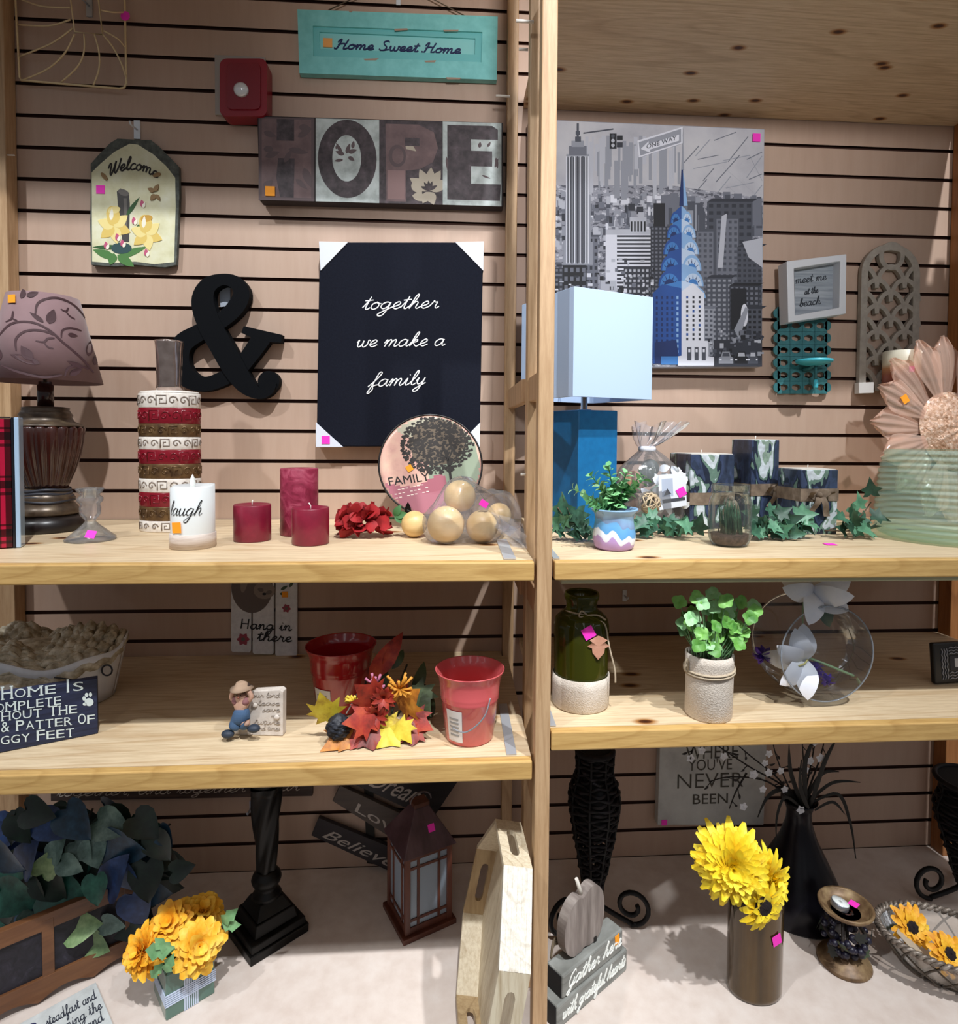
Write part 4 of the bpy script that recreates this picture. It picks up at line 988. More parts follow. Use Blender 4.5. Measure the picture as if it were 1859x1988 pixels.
# navy dog sign
A, B_ = on('ML', 190, 1424), on('ML', 0, 1462)
d_ = Vector((B_.x-A.x, B_.y-A.y, 0)); yaw = atan2(-d_.y, -d_.x)
Wd = .34; k = mpp(A); Hh = 108*k
t = thing('wooden_sign', 'navy wood sign about doggy feet standing on the shelf', 'sign', (A.x, A.y, A.z), (0, 0, yaw))
navy = noisy([(.3, '#141a30'), (.5, '#202844'), (.66, '#2c3454'), (.78, '#6f7690')], 9, (1.2, 1, 14), rough=.6)
MB().box(-Wd, 0, 0, .018, 0, Hh).build('board', navy, t, .001)
S_ = d_.length/190
def cell(u, v):     # pixel in the sign's own skewed picture -> board coordinates
    # baseline of the board runs from (190,1424) to (0,1462); top from (190,1310) to (0,1340)
    q = (190-u)/190; vb = 1424+38*q; vt = 1316+30*q
    return -(190-u)*S_*(1.0), (vb-v)/(vb-vt)*Hh
b = MB()
def serif_text(b, s, u0, v0, u1, v1, cap0, cap1):
    """small capitals with slab serifs; first letters taller"""
    L = u1-u0; xs = []; w = [1.35 if ch == 'M' else .75 if ch == 'I' else .5 if ch == ' ' else 1 for ch in s]; tot = sum(w); acc = 0
    up = True
    for ch, ww in zip(s, w):
        if ch != ' ':
            a = acc/tot; c_ = (acc+ww*.84)/tot; cap = cap0 if up else cap1
            def fn(x, y, a=a, c_=c_, cap=cap):
                q = a+(c_-a)*x; X, Z = cell(u0+L*q, v0+(v1-v0)*q-cap*y); return (X, -.0009, Z)
            letters(b, ch, (lambda x, y, fn=fn: fn(.5, y) if False else fn(.36+.28*x, y)) if ch == 'I' else fn, 0.0, 1.0)
            if ch in 'HIMTPFR':
                for xx in ((.1, .9) if ch in 'HM' else (.5,) if ch in 'IT' else (.12,)):
                    for yy in ((0, 1) if ch in 'HIM' else (0,)):
                        q4 = [fn(xx-.16, yy-.06), fn(xx+.16, yy-.06), fn(xx+.16, yy+.04), fn(xx-.16, yy+.04)]; q4 = [(x, -.00095, z) for x, y, z in q4]; b.add(q4, [(0, 1, 2, 3)])
            up = False
        else: up = True
        acc += ww
for a_ in (('HOME IS', 5, 1356, 166, 1338, 24, 18), ('COMPLETE', -22, 1384, 120, 1366, 19, 17), ('WITHOUT THE', -50, 1404, 152, 1383, 20, 17), ('PITTER & PATTER OF', -112, 1433, 187, 1402, 21, 17), ('OF DOGGY FEET', -84, 1456, 145, 1429, 21, 17)): serif_text(b, *a_)
for du, dv, r1_, r2_ in ((0, 4, 9, 8), (-10, -3, 3.6, 4.4), (-5, -10, 3.4, 4.4), (3, -11, 3.4, 4.4), (-9, 8, 4, 3)):
    b.add([(cell(u, v)[0], -.0009, cell(u, v)[1]) for u, v in ell(173+du, 1358+dv, r1_, r2_)], [tuple(range(18))])
o = b.build('lettering', mat('#d9e6e6', .5), t)
# sloth sign on the wall
Y = -.012
O = aty(512, 1215, Y)
t = thing('slat_sign', 'three white slats reading Hang in there, with a sloth drawing', 'sign', O)
wht = noisy([(.3, '#d5d6dc'), (.6, '#e6e7ec'), (.8, '#eeeff2')], 60, rough=.6)
gry = mat('#6f6563', .8); gr2 = mat('#92867f', .8); fl2_ = mat('#a24a5c', .8); ink = mat('#15161c', .6); grn = mat('#51604e', .8)
for i, (u0, u1, v1) in enumerate(((448, 487, 1267), (490, 531, 1271), (534, 576, 1275))):
    b = wb(O); b.prism(px([(u0+1, 1030), (u1+1, 1030), (u1, v1-3), (u1-3, v1), (u0+3, v1-1), (u0, v1-4)], Y), Y, -.003); b.build('slat', wht, t, .001)
b = wb(O); lay = [Y-.0003]
def pb(pts, m): b.mat(m); b.prism(px(pts, Y), lay[0]-.0002, Y-.0001); lay[0] -= .00003
body = [q for q in ell(489, 1140, 40, 50, n=40) if q[1] > 1100]
pb(body, 0); pb(ell(513, 1146, 21, 17), 1); pb(ell(506, 1145, 6, 4, 20), 0); pb(ell(522, 1150, 6, 4, -20), 0); pb(ell(513, 1153, 4, 2.5), 3); pb(ell(475, 1125, 7, 26, 10), 1)
for a in range(0, 360, 60): pb(petal(556, 1181, a+10, 9, 7), 2); pb(petal(472, 1241, a, 13, 10), 2)
pb(ell(556, 1181, 3, 3), 0); pb(ell(472, 1241, 4, 4), 0)
for u, v, a in ((545, 1145, -30), (543, 1152, 10), (562, 1140, -60)): pb(petal(u, v, a, 16, 6), 4)
b.build('sloth_drawing', [gry, gr2, fl2_, ink, grn], t)
for s, a_, c_ in (('Hang in', (467, 1220), (566, 1224)), ('there', (499, 1243), (566, 1246))):
    b = wb(O); (x0, z0), (x1, z1) = px([a_, c_], Y); write(b, s.replace('H', '#'), x0, z0, x1, z1, .0125, .0028, Y-.0014, Y-.0006, slant=.05); b.build('lettering', ink, t)
sticker(t, aty(553, 1154, Y-.0008)-O, .015, ORANGE)
# figurine of a child beside an engraved plaque
p = on('ML', 497, 1432, .012); k = mpp(p)
t = thing('figurine', 'small resin child in blue overalls holding a hat, beside an engraved stone plaque', 'figurine', p, (0, 0, radians(-6)))
stone = noisy([(.3, '#bdb2a8'), (.6, '#cfc5bb'), (.8, '#dad1c8')], 60, rough=.8, bstr=.3)
H = lambda v: (1432-v)*k; X = lambda u: (u-497)*k
b = MB(); b.prism([(X(456), 0), (X(551), 0), (X(552), H(1345)), (X(546), H(1341)), (X(495), H(1345)), (X(458), H(1370))], -.004, .014); 
for u, v in ((482, 1418), (462, 1425), (540, 1395), (487, 1430), (497, 1372)): b.sphere((X(u), -.005, max(.005, H(v))), .006, 10, 8, 1, .6, .8)
b.build('plaque', stone, t, .0015)
b = MB(); ep = [('our lord', 1356), ('please', 1371), ('save', 1384), ('me', 1396), ('future', 1409), ('hard times', 1421)]
for i, (s, v) in enumerate(ep):
    w = min(.052, .0085*len(s)); write(b, s, X(546)-w, H(v), X(546), H(v)+.001, .0042, .0007, -.0047, -.004, slant=.1)
b.build('engraving', mat('#a0958b', .8), t)
denim = mat('#3d5878', .8); shoe = mat('#26303f', .6); skin = mat('#c79f8a', .6); shirt = mat('#8d5f60', .8); hat = mat('#a88d76', .85); hair = mat('#3a2a22', .8)
# body as one skinned surface: pelvis root, torso, head, raised arms, legs astride
def skin_body(name, verts, edges, radii, m, parent, sub=2):
    me = bpy.data.meshes.new(name); me.from_pydata(verts, edges, []); o = bpy.data.objects.new(name, me); COL.objects.link(o); o.parent = parent
    o.modifiers.new('skin', 'SKIN'); o.modifiers.new('subdivision', 'SUBSURF').levels = sub; o.modifiers['subdivision'].render_levels = sub
    for i, r_ in enumerate(radii): me.skin_vertices[0].data[i].radius = (r_, r_)
    me.skin_vertices[0].data[0].use_root = True
    me.materials.append(m)
    for pl_ in me.polygons: pl_.use_smooth = True
    return o
yb = -.016
V = [(X(476), yb, H(1388)), (X(476), yb, H(1368)), (X(476), yb-.001, H(1352)), (X(477), yb-.003, H(1343)),
     (X(468), yb-.004, H(1398)), (X(464), yb-.010, H(1410)), (X(484), yb-.004, H(1398)), (X(490), yb-.010, H(1406)),
     (X(466), yb, H(1361)), (X(457), yb-.002, H(1352)), (X(462), yb-.004, H(1338)), (X(487), yb, H(1361)), (X(497), yb-.002, H(1350)), (X(491), yb-.004, H(1336))]
skin_body('body', V, [(0, 1), (1, 2), (2, 3), (0, 4), (4, 5), (0, 6), (6, 7), (1, 8), (8, 9), (9, 10), (1, 11), (11, 12), (12, 13)], [.011, .011, .010, .012, .0095, .008, .0095, .008, .006, .005, .0045, .006, .005, .0045], skin, t)
V2 = [(x, y-.0005, z) for x, y, z in V]
skin_body('overalls', [V2[0], (V2[1][0], V2[1][1]-.001, V2[1][2]+.001), V2[4], (V2[5][0]-.002, V2[5][1], V2[5][2]-.003), V2[6], (V2[7][0]+.002, V2[7][1], V2[7][2]-.003)], [(0, 1), (0, 2), (2, 3), (0, 4), (4, 5)], [.0145, .0122, .0125, .0110, .0125, .0110], denim, t)
for u, v, a in ((455, 1418, .5), (505, 1406, -.5)):
    b = MB(); b.sphere((X(u), yb-.012, max(.007, H(v))), .010, 14, 10, 1.2, .9, .75); b.build('boot', shoe, t)
b = MB(); b.sphere((X(467), yb-.004, H(1358)), .0075, 12, 8); b.sphere((X(486), yb-.004, H(1358)), .0075, 12, 8); b.sphere((X(476), yb+.001, H(1362)), .0105, 12, 8); b.build('shirt', shirt, t)
b = MB(); b.sphere((X(477), yb+.004, H(1334)), .013, 14, 10, 1.15, .9, .8); b.build('hair', hair, t)
hh = lambda a, q, z: 1+.08*sin(a*3+.5)
b = MB(); b.lathe([(.019, -.002), (.021, 0), (.012, .004), (.010, .010), (.006, .012)], 24, (X(476), yb-.001, H(1334)), flute=hh); o = b.build('floppy_hat', hat, t)
b = MB(); b.sphere((X(473.5), yb-.0135, H(1342.5)), .0013, 8, 6); b.sphere((X(480.5), yb-.0135, H(1342.5)), .0013, 8, 6); b.build('eyes', mat('#20160f', .3), t)
b = MB(); b.sphere((X(477), yb-.0152, H(1345.5)), .0019, 8, 6); b.tube([(X(474.5), yb-.0135, H(1348.5)), (X(477), yb-.0142, H(1349.2)), (X(479.5), yb-.0135, H(1348.5))], .0005, 5); o = b.build('nose_and_mouth', mat('#b0705f', .6), t)
# buckets
def bucket(u, v, w, vt, wt, m, label, hd, lab_uv, back=.05):
    p = on('ML', u, v, back); k = mpp(p); rb, rt, h = w/2*k, wt/2*k, (v-vt)*k*1.0
    t = thing('metal_bucket', label, 'bucket', p, group=None)
    pr_ = lambda z: rb+(rt*.93-rb)*z/h
    prof = [(rb*.96, 0), (rb, .002), (pr_(h*.58), h*.58), (pr_(h*.6)+.0012, h*.6), (pr_(h*.62), h*.62), (pr_(h*.64)+.0012, h*.65), (pr_(h*.68), h*.68), (pr_(h*.84), h*.84), (pr_(h*.86), h*.86), (rt*.95, h*.93), (rt, h*.985), (rt*1.01, h)]
    MB().shell(prof, .0018, 56).build('pail', m, t)
    b = MB()
    for s_ in hd: b.tube(spline([Vector(q) for q in s_(pr_, h, rt)], 8), .0014, 6)
    b.build('wire_handle', mat('#a8adb6', .3, .7), t)
    a0, a1, z0, z1 = lab_uv
    b = MB(); b.grid(lambda q, s_: ((pr_(z0+(z1-z0)*s_)+.0008)*sin(a0+(a1-a0)*q), -(pr_(z0+(z1-z0)*s_)+.0008)*cos(a0+(a1-a0)*q), z0+(z1-z0)*s_), 10, 2)
    b.mat(1)
    for j in range(5):
        zz = z0+(z1-z0)*(.2+.13*j); b.grid(lambda q, s_: ((pr_(zz)+.0014)*sin(a0+(a1-a0)*(.2+.6*q)), -(pr_(zz)+.0014)*cos(a0+(a1-a0)*(.2+.6*q)), zz+.003*s_), 6, 1)
    b.build('paper_label', [mat('#d5d0cc', .6), mat('#8a8784', .6)], t)
    return t
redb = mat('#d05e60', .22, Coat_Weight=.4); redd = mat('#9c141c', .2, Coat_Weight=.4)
def h_front(pr_, h, rt):
    return [(rt*.55, -rt*.80, h*.72), (rt*.40, -rt*.96, h*.52), (rt*.10, -rt*1.0, h*.36), (-rt*.2, -rt*.95, h*.28), (-rt*.5, -rt*.75, h*.30)]
bucket(911, 1449, 92, 1316, 133, redb, 'bright red metal bucket at the right end of the lower shelf', [h_front], (-.95, -.30, .008, .068), .04)
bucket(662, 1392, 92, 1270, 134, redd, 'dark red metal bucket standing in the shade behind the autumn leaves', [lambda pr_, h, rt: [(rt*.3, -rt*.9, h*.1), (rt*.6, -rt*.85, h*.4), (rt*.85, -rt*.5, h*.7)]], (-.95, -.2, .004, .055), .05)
# autumn bouquet lying on the shelf
p = on('ML', 730, 1440, .02); k = mpp(p); O = p
t = thing('autumn_bouquet', 'artificial autumn bouquet of yellow and red leaves with orange blooms, lying down', 'bouquet', p)
LV = [noisy([(.3, a_), (.5, b_), (.75, c_)], 30, rough=.55) for a_, b_, c_ in (('#7a4a1c', '#c9b02c', '#dcd048'), ('#5c1a14', '#9c2c1e', '#c0542c'), ('#8a4a1a', '#c07a28', '#d69c3c'), ('#4a1a16', '#7a2418', '#a03a22'), ('#2a3020', '#3c4a2a', '#50603a'))]
def maple(b, base, dirv, nrm, L, lobes=5, wid=.9, curl=.15):
    base = Vector(base); d = Vector(dirv).normalized(); nrm = Vector(nrm); nrm = (nrm-d*nrm.dot(d)).normalized(); sd = d.cross(nrm)
    prof = [(0, .0), (-.10, .06), (-.42, -.02), (-.30, .20), (-.62, .34), (-.40, .42), (-.50, .70), (-.26, .60), (-.16, .74), (0, 1.0)]
    full = [(x*wid, y) for x, y in prof]+[(-x*wid, y) for x, y in prof[-2:0:-1]]
    c_ = (0, .36); vs = [base+sd*(c_[0]*L)+d*(c_[1]*L)+nrm*curl*L*.35]
    for x, y in full: vs.append(base+sd*(x*L)+d*(y*L)+nrm*(curl*L*(.25-x*x*1.2-.3*(y-.4)**2)))
    n_ = len(full); b.add(vs, [(0, 1+i, 1+(i+1) % n_) for i in range(n_)], True)
def bp(u, v, up=.0):
    q = on('ML', u, v); return Vector((q.x-O.x, q.y-O.y, up))
def fl_at(u, v, yy): q = aty(u, v, O.y+yy); return q-O
spec = [(0, (640, 1400), (620, 1340), .070, 0), (0, (760, 1392), (745, 1448), .082, 0), (0, (735, 1400), (790, 1440), .06, 0), (2, (775, 1375), (800, 1352), .075, .02), (1, (735, 1360), (705, 1340), .070, 0), (1, (730, 1392), (690, 1400), .068, -.01), (3, (720, 1405), (722, 1440), .062, -.005), (1, (790, 1390), (830, 1412), .060, .01), (3, (800, 1400), (800, 1440), .055, 0), (2, (690, 1420), (640, 1450), .070, -.015), (1, (705, 1410), (688, 1445), .05, -.01), (4, (800, 1330), (830, 1380), .07, .05), (3, (770, 1355), (790, 1330), .05, .03), (0, (770, 1400), (800, 1450), .05, -.01), (1, (750, 1370), (730, 1330), .055, .01)]
R = random.Random(4)
for m_, a_, c_, L, yy in spec:
    A_, C_ = fl_at(*a_, -.01+yy), fl_at(*c_, -.03+yy); A_.z = max(A_.z, .010); C_.z = max(C_.z, .004)
    b = MB(); maple(b, A_, C_-A_, (R.uniform(-.25, .25), -1, .45), L, curl=.2); floorz(b, .0015); b.build('maple_leaf', LV[m_], t)
for u, v, n_, rr, m_ in ((745, 1352, 14, .028, LV[1]), (730, 1385, 12, .03, LV[1])):
    b = MB(); c_ = fl_at(u, v, -.015)
    for i in range(n_):
        a = 2*pi*i/n_+.3; d = Vector((cos(a), -.5-.3*(i % 2), sin(a))).normalized(); b.leaf(c_, c_+d*rr, .012, (0, -1, .1), .25, .1)
    floorz(b, .0015); b.build('red_bloom', m_, t)
for u, v, m_ in ((775, 1338, mat('#c98a2c', .6)), (728, 1328, mat('#b36a86', .6)), (690, 1360, mat('#d8b83a', .6))):
    b = MB(); c_ = fl_at(u, v, .0)
    for i in range(26 if u == 775 else 12):
        d = Vector((R.uniform(-1, 1), R.uniform(-1, .2), R.uniform(-.5, 1))).normalized(); L = R.uniform(.018, .034)*(1 if u == 775 else .6)
        b.tube([c_, c_+d*L*.6, c_+d*L+Vector((0, 0, .003))], [.0018, .0022, .0028], 5)
    b.build('berry_spray', m_, t)
b = MB(); c_ = fl_at(657, 1412, -.03); c_.z = max(.024, c_.z)
b.lathe([(.001, -.026)]+[(.021*sin(pi*(i+1)/26)**.6, -.026+.052*(i+1)/26) for i in range(25)]+[(.001, .026)], 24, tuple(c_), flute=lambda a, q, z: 1+.22*max(-.6, sin(a*6+z*300)*sin(z*620))); b.build('pine_cone', mat('#24262e', .55), t)
b = MB(); dk_ = mat('#2a2e22', .7)
for a_, c_ in (((700, 1390), (715, 1300)), ((760, 1385), (790, 1290)), ((770, 1390), (825, 1330))):
    b = MB(); q0, q1 = fl_at(*a_, .0), fl_at(*c_, .08); b.tube([q0, (q0+q1)/2+Vector((0, 0, .01)), q1], .002, 6); floorz(b, .0015); b.build('stem', dk_, t)
for a_, c_, L, m_ in (((715, 1318), (765, 1252), .11, 1), ((745, 1300), (768, 1240), .06, 1), ((700, 1330), (735, 1290), .08, 3), ((760, 1300), (775, 1275), .05, 4), ((745, 1340), (742, 1300), .06, 4), ((800, 1350), (815, 1310), .07, 4), ((830, 1400), (838, 1360), .05, 4)):
    A_, C_ = fl_at(*a_, .06), fl_at(*c_, .08); b = MB(); b.leaf(A_, A_+(C_-A_).normalized()*L, L*.36, (.2, -1, .2), .3, .15); floorz(b, .0015); b.build('long_leaf', LV[m_], t)
# ------------------------------------------------------------------ right bay: what hangs on the wall
hook(1212, 1156, 'white slatwall hook under the upper shelf of the right bay', .011, .03, mat('#dfe4ee', .4, .0))
# city canvas
Y = -.042
O = aty(1257, 480, Y)
t = thing('wall_canvas', 'large grey city skyline canvas with one blue spired tower', 'canvas', O)
b = wb(O); b.prism(px([(1026, 230), (1484, 250), (1478, 712), (1026, 716)], Y), Y, -.004); b.build('stretched_canvas', mat('#9fa0ab', .6), t, .002)
sky = noisy([(.3, '#aaaab4'), (.5, '#c3c3ca'), (.72, '#d4d3d6')], 5, rough=.6, detail=6)
haze = noisy([(.3, '#5a5c68'), (.45, '#9a9ca8'), (.6, '#c9cad4'), (.75, '#8a8c98')], 42, (1, 1, 2.2), rough=.6, detail=2, interp='CONSTANT')
G = [mat(h, .6, key='print') for h in ('#15171f', '#2f323d', '#4c505c', '#717582', '#999da9', '#bfc2cd', '#e3e5f0', '#1f4f9c', '#3f7fc6', '#8fb8e6', '#0f2c66', '#c8dbf4')]
b = wb(O); lay = [Y-.0003]
def pc(pts, m): b.mat(m); b.prism(px(pts, Y), lay[0]-.00012, Y-.0001); lay[0] -= .0000012
Rc = lambda u0, v0, u1, v1: [(u0, v0), (u1, v0), (u1, v1), (u0, v1)]
pc([(1027, 232), (1483, 252), (1479, 500), (1027, 500)], 12); pc([(1027, 360), (1300, 360), (1480, 385), (1478, 710), (1027, 714)], 13)
R = random.Random(21)
for i in range(46):                    # faint printed shapes in the sky
    u = R.uniform(1130, 1330); v = R.uniform(262, 300); pc(Rc(u, v, u+R.uniform(3, 8), v+R.uniform(40, 100)), 4 if i % 3 else 5)
for i in range(20):
    u, v = R.uniform(1320, 1460), R.uniform(258, 390); a = R.choice((-.9, -.85, .7, -.2)); l = R.uniform(30, 80); du, dv = cos(a)*l, sin(a)*l
    u1, v1 = min(1478, u+du), max(256, min(400, v+dv)); pc([(u, v), (u1, v1), (u1+1.2, v1+1.4), (u+1.2, v+1.4)], 3 if i % 2 else 4)
for i in range(300):                   # far rooftops
    u = R.uniform(1030, 1275); v = R.uniform(372, 470); w = R.uniform(4, 13); h = R.uniform(5, 16); pc(Rc(u, v, u+w, v+h), R.choice((1, 2, 3, 3, 4, 5, 5, 6)))
for i in range(70):
    u = R.uniform(1280, 1470); v = R.uniform(385, 430); w = R.uniform(6, 18); pc(Rc(u, v-R.uniform(0, 18), min(1479, u+w), v+40), R.choice((2, 3, 3, 4)))
def tower(u0, v0, u1, v1, m, mw, nx, nz, ww=.55, wh=.5, top=0, vert=False):
    pc(Rc(u0, v0, u1, v1), m)
    if top: pc([(u0, v0), (u0+top, v0-top*.6), (u1+top, v0-top*.6), (u1, v0)], max(0, m-1))
    if vert:
        for i in range(nx): x = u0+(u1-u0)*(i+.3)/nx; pc(Rc(x, v0+4, x+(u1-u0)/nx*ww, v1-3), mw)
        return
    for j in range(nz):
        for i in range(nx):
            x = u0+(u1-u0)*(i+.25)/nx; z = v0+(v1-v0)*(j+.3)/nz; pc(Rc(x, z, x+(u1-u0)/nx*ww, z+(v1-v0)/nz*wh), mw)
# pale twin slabs, and the dark mass right of the spire
pc(Rc(1192, 312, 1203, 385), 4); pc(Rc(1205, 312, 1216, 388), 4)
for q in ((1372, 392, 1460, 560, 2, 1, 6, 12), (1352, 450, 1384, 640, 3, 2, 3, 18), (1390, 425, 1432, 610, 3, 2, 4, 16), (1430, 480, 1478, 640, 2, 1, 5, 16), (1370, 540, 1420, 690, 2, 4, 5, 16), (1415, 555, 1472, 690, 1, 3, 6, 14), (1356, 600, 1384, 690, 4, 2, 3, 10), (1440, 600, 1478, 690, 2, 0, 4, 9)): tower(*q[:4], q[4], q[5], q[6], q[7], top=10)
pc([(1440, 470), (1479, 462), (1479, 520), (1452, 500)], 5); pc([(1400, 420), (1410, 415), (1402, 520), (1392, 520)], 5); pc(Rc(1418, 560, 1448, 640), 0); pc(ell(1444, 612, 7, 22), 6); pc([(1424, 640), (1446, 596), (1452, 600), (1434, 660)], 4)
# left buildings
tower(1068, 520, 1092, 575, 1, 3, 3, 6); tower(1040, 470, 1066, 580, 1, 4, 3, 14); tower(1133, 460, 1160, 580, 3, 1, 3, 9, top=6)
tower(1175, 455, 1262, 560, 6, 1, 1, 14, .8, .5); pc(Rc(1175, 446, 1262, 456), 5); tower(1222, 422, 1254, 450, 5, 0, 5, 1, .5, .7)
tower(1092, 515, 1138, 600, 0, 3, 4, 5); tower(1210, 520, 1268, 580, 1, 5, 7, 6); pc(Rc(1165, 545, 1196, 580), 5); pc(Rc(1268, 395, 1290, 600), 0); tower(1262, 440, 1300, 580, 1, 3, 5, 18)
for i in range(60):
    u = R.uniform(1060, 1270); v = R.uniform(500, 570); pc(Rc(u, v, u+R.uniform(3, 9), v+R.uniform(2, 8)), R.choice((0, 1, 3, 5, 6)))
# tall stepped tower at the left
for q in ((1096, 378, 1146, 470, 4), (1099, 300, 1143, 380, 4), (1104, 284, 1138, 302, 3), (1109, 274, 1133, 286, 4), (1116, 266, 1127, 276, 2), (1093, 470, 1150, 515, 4)): pc(Rc(*q[:4]), q[4])
pc(Rc(1119, 240, 1123, 268), 2); pc(Rc(1117, 255, 1125, 262), 2)
for i in range(9): pc(Rc(1098+i*5.3, 304, 1100+i*5.3, 512), 6 if i in (0, 1, 3, 5, 7, 8) else 1)
for i in range(8): pc(Rc(1101+i*5.3, 306, 1102.6+i*5.3, 510), 1)
# blue spired tower
def both(pl, mL, mR, ax=1324):
    pc(pl, mL)
pc([(1322, 330), (1325, 250), (1327, 330)], 4)
pc([(1318, 400), (1322, 330), (1325, 330), (1326, 400)], 10); pc([(1326, 400), (1325, 335), (1328, 352), (1334, 400)], 9)
tiers = [(400, 430, 12, 20), (425, 458, 20, 27), (452, 490, 26, 33), (482, 522, 32, 38), (512, 552, 36, 42), (545, 575, 40, 46)]
for v0, v1, h0, h1 in tiers:
    pc([(1322-h0*1.2, v1), (1322-h0*.8, v0+8), (1322, v0), (1322, v1)], 8 if v0 % 2 else 7); pc([(1322, v1), (1322, v0), (1322+h0*.75, v0+8), (1322+h0*1.1, v1)], 11 if v0 % 4 else 9)
    for s_, hw in ((-1, h1), (1, h1*.95)):
        cu = 1322+s_*hw*.55; wv = v1-v0
        pc(ell(cu, v1+4, hw*.52, wv*.78, 0, 18, pi, 2*pi), 7 if s_ < 0 else 9); pc(ell(cu, v1+4, hw*.44, wv*.62, 0, 18, pi, 2*pi), 8 if s_ < 0 else 11); pc(ell(cu, v1+4, hw*.26, wv*.36, 0, 14, pi, 2*pi), 10 if s_ < 0 else 8)
        for k in range(5):
            a = pi+pi*(k+1)/6; pc([(cu+hw*.28*cos(a-.09), v1+4+wv*.38*sin(a-.09)), (cu+hw*.42*cos(a), v1+4+wv*.6*sin(a)), (cu+hw*.28*cos(a+.09), v1+4+wv*.38*sin(a+.09))], 10)
pc([(1266, 706), (1266, 570), (1284, 552), (1322, 560), (1322, 706)], 7); pc([(1322, 706), (1322, 566), (1344, 550), (1366, 570), (1366, 706)], 6)
for j in range(11):
    for i in range(5): pc(Rc(1272+i*10, 575+j*10.5, 1276+i*10, 581+j*10.5), 10 if i < 4 else 9)
    for i in range(3): pc(Rc(1331+i*12, 575+j*9, 1335+i*12, 580+j*9), 1 if (i+j) % 4 else 7)
pc([(1270, 706), (1270, 665), (1312, 660), (1318, 706)], 10); pc(Rc(1282, 692, 1318, 708), 8)
pc([(1315, 710), (1315, 692), (1326, 690), (1326, 662), (1374, 662), (1374, 692), (1390, 694), (1390, 710)], 6)
for i in range(3): pc(Rc(1333+i*14, 674, 1341+i*14, 700), 2); pc(Rc(1335+i*14, 678, 1339+i*14, 684), 6)
# cars at the lower right
pc([(1385, 712), (1385, 660), (1478, 660), (1478, 712)], 1)
for i in range(50):
    u = R.uniform(1372, 1476); v = R.uniform(640, 690); pc(Rc(u, v, u+R.uniform(3, 10), v+R.uniform(3, 10)), R.choice((0, 1, 2, 3, 4, 5)))
for u, w, m in ((1408, 28, 4), (1438, 28, 0), (1460, 20, 2)):
    pc([(u-w/2, 706), (u-w/2, 695), (u-w*.34, 692), (u-w*.25, 683), (u+w*.25, 683), (u+w*.34, 692), (u+w/2, 695), (u+w/2, 706)], m); pc([(u-w*.25, 692), (u-w*.2, 685), (u+w*.2, 685), (u+w*.25, 692)], 5 if m != 4 else 2); pc(Rc(u-w*.45, 697, u-w*.3, 700), 6); pc(Rc(u+w*.3, 697, u+w*.45, 700), 6)
# traffic light and arrow sign
pc([(1132, 258), (1190, 250), (1190, 252), (1132, 260)], 2); pc(Rc(1183, 260, 1196, 289), 0); pc(Rc(1197, 264, 1208, 272), 0); pc(Rc(1197, 277, 1208, 286), 1)
for v in (265, 274, 283): pc(ell(1189, v, 3.4, 3.6), 5 if v > 270 else 2)
pc([(1236, 274), (1324, 247), (1324, 279), (1239, 307)], 6); pc([(1239, 277), (1321, 251), (1321, 277), (1242, 303)], 4)
pc([(1243, 290), (1258, 275), (1258, 281), (1317, 262), (1317, 274), (1261, 291), (1261, 297)], 6)
def sg(x, y): u = 1254+x; v = 290-.305*x-10*y*.9; p_ = aty(u, v, Y); return (p_.x, lay[0]-.0002, p_.z)
b.mat(2); letters(b, 'ONE WAY', sg, .01, 58)
b.build('skyline_print', G+[sky, haze], t)
sticker(t, aty(1468, 267, Y-.004)-O, .020)
# beach sign
O = aty(1584, 560, -.055)
t = thing('box_sign', 'small white box sign reading meet me at the beach, hung tilted', 'sign', O)
Y0 = -.066
fo = [(1527, 507), (1643, 493), (1642, 609), (1530, 626)]; fi = [(1541, 521), (1631, 507), (1629, 597), (1543, 612)]
ws = mat('#d9dbe0', .5)
b = wb(O); b.strip(px(fo, Y0), px(fi, Y0), Y0, -.022); b.build('frame', ws, t, .002)
b = wb(O); b.prism(px(fi, Y0+.03), Y0+.03, -.023)
pnl = noisy([(.3, '#7d858e'), (.5, '#9aa2aa'), (.72, '#b9bfc6')], 14, (.5, 1, 9), rough=.6)
b.build('back_panel', pnl, t)
for s, a_, c_, h in (('meet me', (1543, 551), (1603, 543), .0105), ('at the', (1561, 572), (1587, 568), .008), ('beach', (1551, 596), (1592, 590), .0105)):
    b = wb(O); (x0, z0), (x1, z1) = px([a_, c_], Y0+.03); write(b, s, x0, z0, x1, z1, h, .0018, Y0+.0294, Y0+.0305, slant=.25); b.build('lettering', mat('#2b3038', .6), t)
